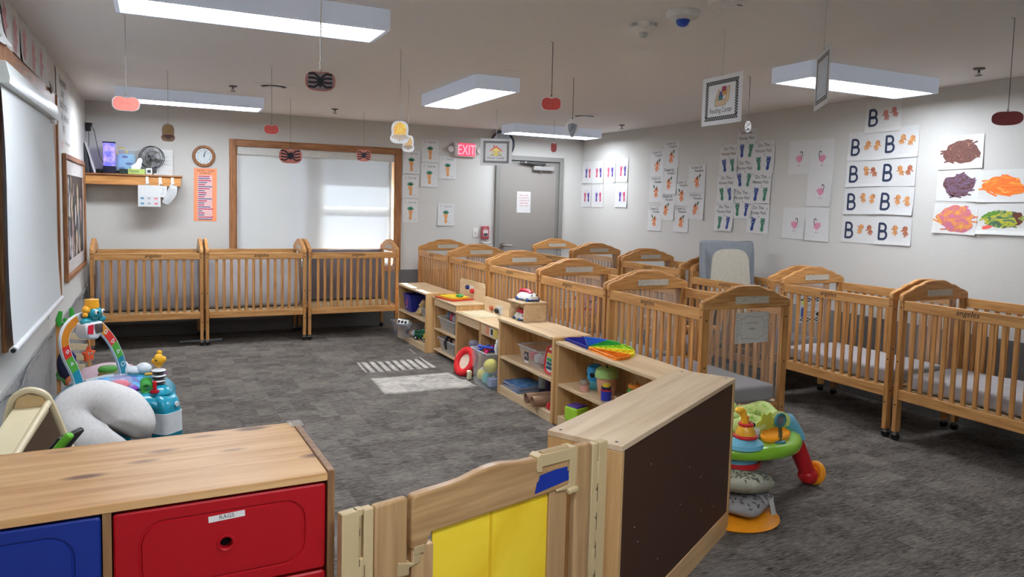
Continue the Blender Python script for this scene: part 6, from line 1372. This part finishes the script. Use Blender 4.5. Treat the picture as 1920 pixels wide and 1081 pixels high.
for i0, i1, c, nm in ((0, 1, (30, 130, 150), 'teal'), (1, 2, (80, 160, 60), 'green'), (2, 3, (206, 50, 44), 'red'), (3, 6, (206, 130, 40), 'amber'), (8, 9, (214, 140, 44), 'amber'), (9, 10, (210, 76, 44), 'red'), (10, 11, (96, 160, 60), 'green'), (11, 13, (30, 130, 150), 'teal')):
    band(i0, i1, mat('arch_'+nm, c, .35), 'arch_panel', .0025, 0, .044, .008, arch)['label'] = nm+' arch panel'
b = M().m(wplas).at(T@FR((0, -.0115, 0), (1, 0, 0), (0, 0, 1)))
def ring(cx, cy, r, k, rot=0): b.line([(cx+r*math.cos(rot+2*PI*i/k), cy+r*math.sin(rot+2*PI*i/k)) for i in range(k+1)], .0022, 0)
ring(.135, .832, .013, 5, .3); ring(.186, .781, .013, 4, .2); ring(.234, .720, .014, 3, 1.2); ring(.272, .655, .013, 3, .4); ring(.306, .575, .013, 10)
ring(-.072, .715, .010, 4); ring(-.044, .645, .010, 3); b.build('arch_symbols', arch, smooth=False)
# generic sea creature sitting on the arch
TT = T@Matrix.Translation((.045, -.03, 0))
b = M().m(mat('creature_teal', (20, 134, 146), .3, coat=.3)).at(TT); b.ell((.028, -.01, .905), (.044, .040, .040)).ell((-.028, -.012, .862), (.030, .026, .022)).ell((.070, -.02, .868), (.022, .022, .020)).ell((.02, 0, .868), (.04, .03, .02))
b.build('creature_body', t)
b = M().m(mat('creature_yellow', (232, 164, 40), .35)).at(TT); b.lathe([(.034, .930), (.038, .945), (.034, .965), (.036, .978), (.024, .980)], c=(.022, -.004, 0)).ell((-.018, -.006, .925), (.020, .022, .022)).ell((-.030, -.012, .900), (.014, .014, .014)); b.build('creature_hat', t)
M().m(mat('hat_water', (150, 200, 206), .2)).at(TT).cyl((.022, -.004, .974), (.022, -.004, .979), .026, n=20).build('hat_top', t)
b = M().m(wplas).at(TT)
for x in (.014, .056): b.ell((x, -.044, .912), (.012, .006, .014), 12, 8)
b.build('eye_white', t)
b = M().m(blkp).at(TT)
for x in (.017, .058): b.ell((x, -.050, .910), (.0055, .003, .008), 10, 6)
b.build('pupil', t)
b = M().m(mat('shell_white', (206, 208, 210), .3)).at(TT); b.loft([[(x*1, y, z) for x, y, z in [(-.055, -.045, .86), (.055, -.045, .86), (.055, .03, .86), (-.055, .03, .86)]], [(-.065, -.06, .81), (.045, -.055, .80), (.045, .03, .80), (-.065, .03, .81)], [(-.05, -.055, .775), (.015, -.05, .765), (.015, .02, .765), (-.05, .02, .775)]]); o = b.build('shell_panel', t, bevel=.01, seg=3)
M().m(mat('shell_red', (208, 34, 60), .3)).at(TT).prism([(-.058, .85), (-.022, .852), (-.026, .80), (-.062, .805)], -.0575, -.06, ax='y').build('shell_stripe', t); M().m(mat('shell_mirror', (120, 116, 118), .1, metal=.7)).at(TT).rbox((.015, -.055, .825), (.026, .006, .026), .006).build('shell_mirror', t)
b = M().m(mat('starfish_orange', (232, 90, 40), .4)).at(T@Matrix.Translation((.055, -.02, .678))); b.prism([(.048*(1 if i % 2 == 0 else .56)*math.sin(2*PI*i/10), .050*(1 if i % 2 == 0 else .56)*math.cos(2*PI*i/10)) for i in range(10)], -.012, .012, ax='y'); st = b.build('hanging_starfish', t, bevel=.009, seg=3)
M().m(wplas).at(T@Matrix.Translation((.055, -.02, .678))).ell((-.010, -.013, .006), (.006, .003, .007), 10, 6).ell((.010, -.013, .006), (.006, .003, .007), 10, 6).m(blkp).ell((-.010, -.0155, .006), (.003, .002, .004), 8, 5).ell((.010, -.0155, .006), (.003, .002, .004), 8, 5).build('starfish_eyes', st)
M().m(blkp).at(T).cyl((.055, -.02, .728), (.050, -.018, .77), .002, n=6).build('starfish_cord', t)
M().m(mat('seahorse_navy', (36, 44, 120), .4)).at(T@Matrix.Translation((-.02, .03, .63))).tube([(0, 0, .07), (.015, 0, .045), (.01, 0, .01), (.02, 0, -.03), (.0, 0, -.05)], [.014, .020, .022, .016, .008]).build('hanging_seahorse', t)

# nursing pillow
t = thing('nursing_pillow', 'pale grey speckled C-shaped nursing pillow propped against the ocean seat', 'pillow', (-.240, 3.87, .478)); t.rotation_euler = (math.radians(50), 0, math.radians(-2))
b = M().m(mat('pillow_speckled', (196, 193, 190), .85, var=.05, scale=70)); N = 46; loops = []
def ppt(f, q, s_=1.0):
    a = math.radians(8+344*f); e = min(1, f*10+.03, (1-f)*10+.03); th = .106*math.sqrt(1-(1-max(e, .02))**2); cx_, cy_ = .138*math.cos(a), .098*math.sin(a)
    nx, ny = math.cos(a), math.sin(a)*1.0; v = Vector((cx_+nx*th*math.cos(q), cy_+ny*th*math.cos(q), .80*th*math.sin(q))); v = v+mnoise.noise_vector(v*9)*.006
    nn = Vector((nx*math.cos(q), ny*math.cos(q), math.sin(q))); r_ = math.radians(-38); c_, s__ = math.cos(r_), math.sin(r_)
    rt = lambda p: Vector((p.x*c_-p.y*s__, p.x*s__+p.y*c_, p.z)); return rt(v), rt(nn)
for i in range(N+1): loops.append([tuple(ppt(i/N, 2*PI*j/16)[0]) for j in range(16)])
b.loft(loops); b.build('pillow_body', t, ang=80)
b = M().m(mat('pillow_specks', (120, 116, 124), .8)); R = random.Random(4)
for i in range(150):
    v, nn = ppt(R.uniform(.1, .9), R.uniform(.15, 2.9)); v = v+nn*.0012
    u = nn.orthogonal().normalized()*.0018; w_ = nn.cross(u); b.add([v+u, v+w_, v-u, v-w_], [(0, 1, 2, 3)])
o = b.build('speck_print', t, smooth=False); o['kind'] = 'stuff'
t = thing('storage_tote', 'dark blue fabric tote on the floor under the nursing pillow', 'tote', (-.26, 3.78, .0)); M().m(mat('tote_navy', (62, 72, 92), .8, bump=.2)).loft([rrect(.46, .30, .04, .001), rrect(.50, .34, .05, .36), rrect(.47, .31, .05, .365), rrect(.44, .28, .04, .02)], True, True).build('tote_body', t); M().m(mat('tote_handle_navy', (60, 66, 86), .8)).tube([(-.10, -.168, .30), (-.06, -.18, .22), (.06, -.18, .22), (.10, -.168, .30)], .01).build('handle', t)
# pink play seat behind
t = thing('infant_rocker', 'pale pink animal-faced infant seat behind the ocean seat', 'infant seat', (-.30, 5.42, 0), .2)
M().m(mat('rocker_pink', (214, 184, 192), .7)).lathe([(0, .05), (.18, .08), (.235, .22), (.21, .34), (.14, .42), (.05, .445), (0, .447)], n=32, sx=1.05, sy=.8).build('seat_shell', t)
M().m(mat('rocker_pink_dark', (190, 120, 140), .7)).torus((0, 0, .10), .20, .03, n=30, sy=.8).build('base_ring', t)
M().m(blkp).ell((-.09, -.13, .30), (.022, .012, .022)).m(whtp).ell((-.085, -.142, .308), (.008, .006, .008)).build('eye', t); M().m(mat('snout_peach', (216, 170, 140), .6)).ell((-.06, -.165, .25), (.04, .03, .03)).build('snout', t)
M().m(mat('stub_white', (210, 206, 204), .6)).ell((.21, -.03, .22), (.05, .06, .06)).build('armrest_pad', t)
t = thing('toy_jar', 'small jar toy with a green lid perched behind the ocean seat', 'toy', (-.285, 5.16, .40))
M().m(mat('stand_cream', (206, 196, 170), .6)).cyl((0, 0, -.399), (0, 0, -.0), .05).build('stand', t)
M().m(mat('jar_amber', (190, 160, 90), .2, alpha=.8)).lathe([(0, 0), (.052, .002), (.056, .03), (.05, .055), (0, .055)]).build('jar', t); M().m(mat('jar_lid_green', (80, 150, 60), .35)).lathe([(.056, .055), (.057, .07), (.045, .082), (0, .086)]).build('lid', t)
# slatted play gym with green toys at the wall
t = thing('play_gym', 'small wooden play stand with green hanging toy between wall and ocean seat', 'play gym', (-.53, 5.75, 0), .1)
for x in (-.08, .10): M().m(crz).box(x-.012, x+.012, -.012, .012, 0, .70).build('post', t, bevel=.003)
for z in (.30, .37, .44, .51, .58): M().m(mat('slat_cream', (206, 188, 150), .6)).at(Matrix.Rotation(.12, 4, 'Y')).box(-.13, .03, -.02, -.012, z-.022, z+.022).build('cross_board', t, bevel=.002)
b = M().m(mat('toy_leaf_green', (60, 170, 60), .4)).tube([(-.07, -.03, .66), (-.075, -.035, .70), (-.06, -.03, .76)], [.012, .018, .012]).tube([(0, -.03, .66), (.005, -.035, .70), (.0, -.03, .78)], [.012, .018, .012]).tube([(-.07, -.03, .68), (0, -.03, .68)], .008).ell((-.035, -.03, .70), (.014, .012, .014)); b.build('green_toy', t)
M().m(mat('plush_navy', (36, 40, 70), .9)).ell((-.04, -.03, .40), (.05, .04, .10)).build('plush_body', t); M().m(mat('plush_orange', (214, 120, 80), .8)).ell((-.01, -.04, .28), (.035, .03, .04)).build('plush_foot', t)
b = M().m(mat('toy_dino_green', (56, 130, 66), .4)).torus((-.06, -.03, .33), .030, .007, n=18, ax='y').tube([(-.06, -.03, .30), (-.04, -.03, .26), (0, -.03, .25)], .009); b.build('teether', t)
# cream toddler chair lying by the wall
crc = mat('chair_cream', (214, 200, 164), .4, var=.02); brn = mat('chair_brown', (136, 112, 92), .6)
t = thing('toddler_chair', 'cream and brown toddler chair tipped on its side against the left wall', 'toddler chair', (-.46, 3.30, 0))
def Wc(x, y, z): return (x+.46, y-3.30, z)
b = M().m(brn).prism([(-.10, 0), (.15, 0), (.15, .40), (.062, .69), (.035, .735), (-.015, .75), (-.05, .735), (-.07, .69), (-.10, .5)], .16, .175, ax='y'); b.build('back_panel', t)
b = M().m(mat('chair_tan', (206, 178, 130), .5)).prism([(-.062, .685), (.056, .688), (.035, .728), (-.015, .742), (-.05, .728)], .150, .1595, ax='y'); b.build('inner_panel', t)
M().m(crc).tube(smooth_curve([(-.11, .165, .50), (-.082, .165, .67), (-.062, .165, .728), (-.015, .165, .755), (.040, .165, .735), (.068, .165, .68), (.11, .165, .55), (.155, .165, .40), (.16, .165, .02)], 5), .014, n=10).build('edge_tube', t)
b = M().m(crc).loft([[(-.065, .15, .69), (.058, .15, .69), (.058, .15, .665), (-.065, .15, .665)], [(-.125, -.18, .60), (-.02, -.18, .575), (-.02, -.18, .55), (-.125, -.18, .575)]]); b.build('seat_board', t, bevel=.004)
M().m(crc).tube([(.055, .155, .70), (-.018, -.19, .583)], .013, n=10).build('seat_edge', t); M().m(crc).tube([(-.15, -.20, .61), (-.10, -.195, .622), (-.055, -.195, .608), (-.018, -.19, .575)], .013, n=10).build('front_tube', t)
M().m(brn).prism([(-.16, .02), (-.02, .02), (-.02, .565), (-.055, .595), (-.10, .608), (-.16, .60)], -.186, -.196, ax='y').build('front_panel', t)
t = thing('toy_tablet', 'black and white toy tablet with green handle leaning beside the cream chair', 'toy', (-.355, 3.12, .0), rot=(0, 0, -.5))
M().m(mat('stand_block', (70, 64, 60), .8)).box(-.05, .05, -.03, .05, .001, .52).build('support_block', t)
A = Matrix.Translation((0, 0, .59))@Matrix.Rotation(.7, 4, 'Y')
M().m(mat('tablet_black', (30, 28, 24), .3)).at(A).rbox((0, .015, 0), (.012, .07, .10), .01).build('screen', t); M().m(mat('tablet_green', (110, 196, 50), .35)).at(A).rbox((.016, -.045, .075), (.014, .016, .06), .010).build('handle', t); M().m(whtp).at(A).rbox((.018, -.04, -.03), (.014, .025, .04), .01).m(blkp).ell((.034, -.045, -.02), .006, 8, 6).m(mat('tablet_yellow', (232, 210, 110), .4)).ell((.034, -.03, -.045), .007, 8, 6).build('keypad', t)

# ================================================================ right: jungle bouncer and pillows
lime = mat('jungle_lime', (134, 190, 48), .28, coat=.3, var=.03); jred = mat('jungle_red', (198, 34, 40), .3, coat=.2); jor = mat('jungle_orange', (250, 158, 30), .3, coat=.2); jbl = mat('jungle_blue', (112, 184, 208), .3, coat=.2)
t = thing('activity_jumper', 'lime green jungle activity seat with red legs and patterned seat ring', 'baby activity center', (2.85, 2.98, 0))
b = M().m(lime).lathe([(.17, .335), (.20, .350), (.29, .352), (.325, .342), (.335, .320), (.325, .292), (.29, .280), (.17, .30)], n=56, sx=1.0, sy=.82); b.loft([[( .17*math.cos(2*PI*i/56), .17*.82*math.sin(2*PI*i/56), z) for i in range(56)] for z in (.30, .335)], False, False)
b.build('tray', t, ang=60)
b = M().m(jor).at(Matrix.Translation((.10, -.135, .352))@Matrix.Rotation(.35, 4, 'Z')).lathe([(.10, 0), (.105, .018), (.095, .028), (.088, .018), (0, .014)], n=32, sx=1.15, sy=.62); b.build('snack_tray', t)
b = M().m(jbl).at(Matrix.Translation((-.145, -.17, .345))).lathe([(.105, 0), (.10, .02), (.06, .045), (.05, .05), (0, .05)], n=28, sy=.8); b.build('dome_base', t)
b = M().m(jred).at(Matrix.Translation((-.145, -.17, .345))).torus((0, 0, .055), .052, .010, n=24).torus((0, 0, .115), .030, .009, n=20); b.build('dome_rings', t)
M().m(mat('dome_yellow', (246, 186, 60), .15, alpha=.8)).at(Matrix.Translation((-.145, -.17, .345))).lathe([(.052, .055), (.05, .08), (.032, .112), (0, .118)]).build('bead_dome', t)
b = M().m(mat('giraffe_yellow', (250, 190, 50), .35)).at(Matrix.Translation((-.145, -.16, .345))).tube([(.0, 0, .115), (-.005, 0, .15), (-.02, 0, .18)], [.02, .016, .022]).ell((-.035, 0, .19), (.03, .02, .018)); b.m(mat('giraffe_orange', (246, 120, 40), .35)).cyl((.01, 0, .12), (.012, 0, .155), .012); b.build('toy_giraffe', t)
b = M().m(mat('palm_lime', (196, 214, 84), .4)).at(Matrix.Translation((.09, -.075, .40))@Matrix.Rotation(.2, 4, 'Z')).prism([((.075+.014*math.sin(7*a))*math.cos(a), .058*(1+.16*math.sin(7*a))*math.sin(a)+.01) for a in [2*PI*i/42 for i in range(42)]], -.003, .003, ax='y'); b.build('leaf_panel', t, bevel=.002)
A = Matrix.Translation((.06, -.20, .35))
b = M().m(mat('mirror_frame_teal', (60, 120, 130), .35)).at(A).torus((0, 0, .118), .032, .008, n=26, ax='y').lathe([(.034, 0), (.032, .010), (0, .014)]).m(mat('stem_olive', (92, 84, 50), .4)).tube([(0, 0, .01), (.008, 0, .04), (0, 0, .085)], [.012, .010, .010]); b.build('mirror_stand', t)
M().m(mat('mirror_glass')).at(A).cyl((0, .002, .118), (0, -.004, .118), .027, n=24).build('mirror', t)
M().m(wplas).at(Matrix.Translation((-.03, -.07, .37))).rbox((0, 0, .0), (.06, .03, .03), .012).build('sound_panel', t)
b = M().m(blkp).at(Matrix.Translation((-.03, -.075, .415)))
for i in range(8): a = 2*PI*i/8; b.ell((.024*math.cos(a), .016*math.sin(a), .004*(i % 2)), .013, 10, 6)
b.build('black_roller', t)
green_f = streaks('jungle_fabric', [(120, 160, 60), (170, 196, 92), (196, 208, 130), (186, 200, 110), (140, 170, 70)], 16)
b = M().m(green_f).torus((0, 0, 0), .185, .055, n=44, k=12, a0=-.75, a1=PI+.75, sq=.9); b.deform(lambda v: Vector((v.x+.065, v.y*.95+.055, v.z+.405+.02*math.sin(5*math.atan2(v.y, v.x))))); b.build('seat_ring', t, ang=70)
b = M().m(green_f).torus((.03, .03, .395), .095, .032, n=30, k=10, a0=0, a1=2*PI, sq=.9); b.build('seat_lining', t, ang=70)
b = M().m(mat('print_orange_leaf', (206, 96, 40), .7)); b2 = M().m(mat('print_dark_leaf', (56, 66, 36), .7)); R = random.Random(3)
for i in range(26):
    a = R.uniform(-.5, PI+.5); q = R.uniform(.3, 2.4); v = Vector(((.185+.0555*math.cos(q))*math.cos(a)+.065, (.185+.0555*math.cos(q))*math.sin(a)*.95+.055, .405+.02*math.sin(5*a)+.051*math.sin(q))); nn = Vector((math.cos(a)*math.cos(q), math.sin(a)*math.cos(q), math.sin(q))); u = nn.orthogonal().normalized(); w_ = nn.cross(u); v += nn*.002
    (b if i % 2 else b2).add([v+(u*math.cos(2*PI*k/7)+w_*math.sin(2*PI*k/7)*.7)*.009 for k in range(7)], [tuple(range(7))])
b.m(mat('print_dark_leaf')).v; o1 = b.build('leaf_print', t, smooth=False, keep=True); o1['kind'] = 'stuff'; o2 = b2.build('leaf_print', t, smooth=False, keep=True); o2['kind'] = 'stuff'
for k, (a, far) in enumerate(((-.08, 0), (2.25, 1), (-1.9, 1))):
    c, s = math.cos(a), math.sin(a); L = lambda r, z: (r*c, r*s*.9, z)
    if k > 0: continue
    b = M().m(jbl).tube([L(.24, .40), L(.30, .385), L(.345, .34), L(.37, .285)], [.045, .05, .042, .052], n=14); g = b.build('leg', t, ang=60, label='light blue top of the leg')
    M().m(jred).tube([L(.362, .295), L(.375, .25), L(.41, .18), L(.455, .10), L(.47, .06)], [.040, .044, .046, .044, .050], n=14).build('leg_lower', g, ang=60)
    M().m(jred).ell(L(.47, .062), (.056, .056, .052)).build('ankle', g)
    M().m(jor).at(Matrix.Translation(L(.525, .068))@Matrix.Rotation(a, 4, 'Z')@Matrix.Rotation(.25, 4, 'Y')).torus((0, 0, 0), .050, .019, n=26, ax='x').cyl((-.012, 0, 0), (.012, 0, 0), .048).build('foot_ring', g)
b = M().m(jbl).at(Matrix.Translation((-.11, -.06, 0))).lathe([(.10, .31), (.13, .285), (.125, .25), (.10, .245)]); b.build('column_collar', t)
b = M().m(jred).at(Matrix.Translation((-.11, -.06, 0))).lathe([(0, .25), (.135, .25), (.14, .225), (.10, .19), (.075, .13), (.085, .06), (.12, .03), (0, .03)]); b.build('column', t)
M().m(jor).at(Matrix.Translation((-.215, -.18, 0))).lathe([(.22, .001), (.23, .010), (.20, .030), (.12, .035), (0, .035)], n=44).build('base_disc', t)
def cushion(label, x, y, z, sx, sy, sz, rot, m_, mp, seed):
    t = thing('nursing_pillow', label, 'pillow', (x, y, z)); t.rotation_euler = rot
    def cf(u, v, side): e = (1-abs(u)**3.2)**.5*(1-abs(v)**3.2)**.5 if abs(u) < 1 and abs(v) < 1 else 0; return side*sz*e
    def pt(u, v, side, ofs=0):
        p_ = Vector((u*sx, v*sy, cf(u, v, side))); n_ = mnoise.noise_vector((p_+Vector((seed, 0, 0)))*8)*.008; rr = 1-.10*(abs(u)**4*abs(v)**4); return Vector(((p_.x+n_.x)*rr, (p_.y+n_.y)*rr, p_.z+n_.z+ofs*side))
    b = M().m(m_); G = 18
    for side in (-1, 1):
        vs = [pt(math.sin(PI/2*(2*i/G-1)), math.sin(PI/2*(2*j/G-1)), side) for i in range(G+1) for j in range(G+1)]; b.add(vs, [(i*(G+1)+j, (i+1)*(G+1)+j, (i+1)*(G+1)+j+1, i*(G+1)+j+1) for i in range(G) for j in range(G)])
    b.build('pillow_cover', t, ang=80)
    if mp:
        b = M().m(mp); R = random.Random(seed)
        for i in range(150):
            u, v, a = R.uniform(-.93, .97), R.uniform(-.97, .97), R.uniform(0, 6.28); P = []
            for k in range(6): w_ = u+.09*k/5*math.cos(a+.15*k), v+.13*k/5*math.sin(a+.15*k); P.append(w_)
            P = [q for q in P if abs(q[0]) < .99 and abs(q[1]) < .99]
            if len(P) > 1: b.tube([pt(q[0], q[1], 1, .0016) for q in P], [.0006]+[.0022]*(len(P)-2)+[.0006], n=4)
            for s_ in (-1, 1):
                q = (u+.05*math.cos(a+s_*.8), v+.07*math.sin(a+s_*.8))
                if abs(q[0]) < .99 and abs(q[1]) < .99: b.tube([pt(u, v, 1, .0016), pt(q[0], q[1], 1, .0016)], [.0006, .0028], n=4)
        o = b.build('leaf_pattern', t, smooth=False); o['kind'] = 'stuff'
    return t
cushion('grey and white patterned pillow lying on the orange base disc', 2.665, 2.775, .085, .16, .13, .050, (0, 0, .45), mat('pillow_grey_print', (158, 154, 152), .85, var=.10, scale=30), mat('pillow_dark_leaf', (86, 84, 86), .8), 5)
cushion('sage leaf-patterned pillow on top of the grey one beside the big cabinet', 2.66, 2.775, .180, .175, .13, .055, (-.10, .22, .45), mat('pillow_sage', (176, 174, 154), .85), mat('pillow_leaf_line', (92, 96, 84), .8), 9)
o = M().m(mat('cloth_tag', (206, 204, 198), .8)).box(-.028, .028, -.001, .001, -.07, .02).build('fabric_tag', [q for q in bpy.data.objects if q.get('label', '').startswith('grey and white patterned')][0]); o.location = (.06, -.135, .0); o.rotation_euler = (-.25, 0, 0)
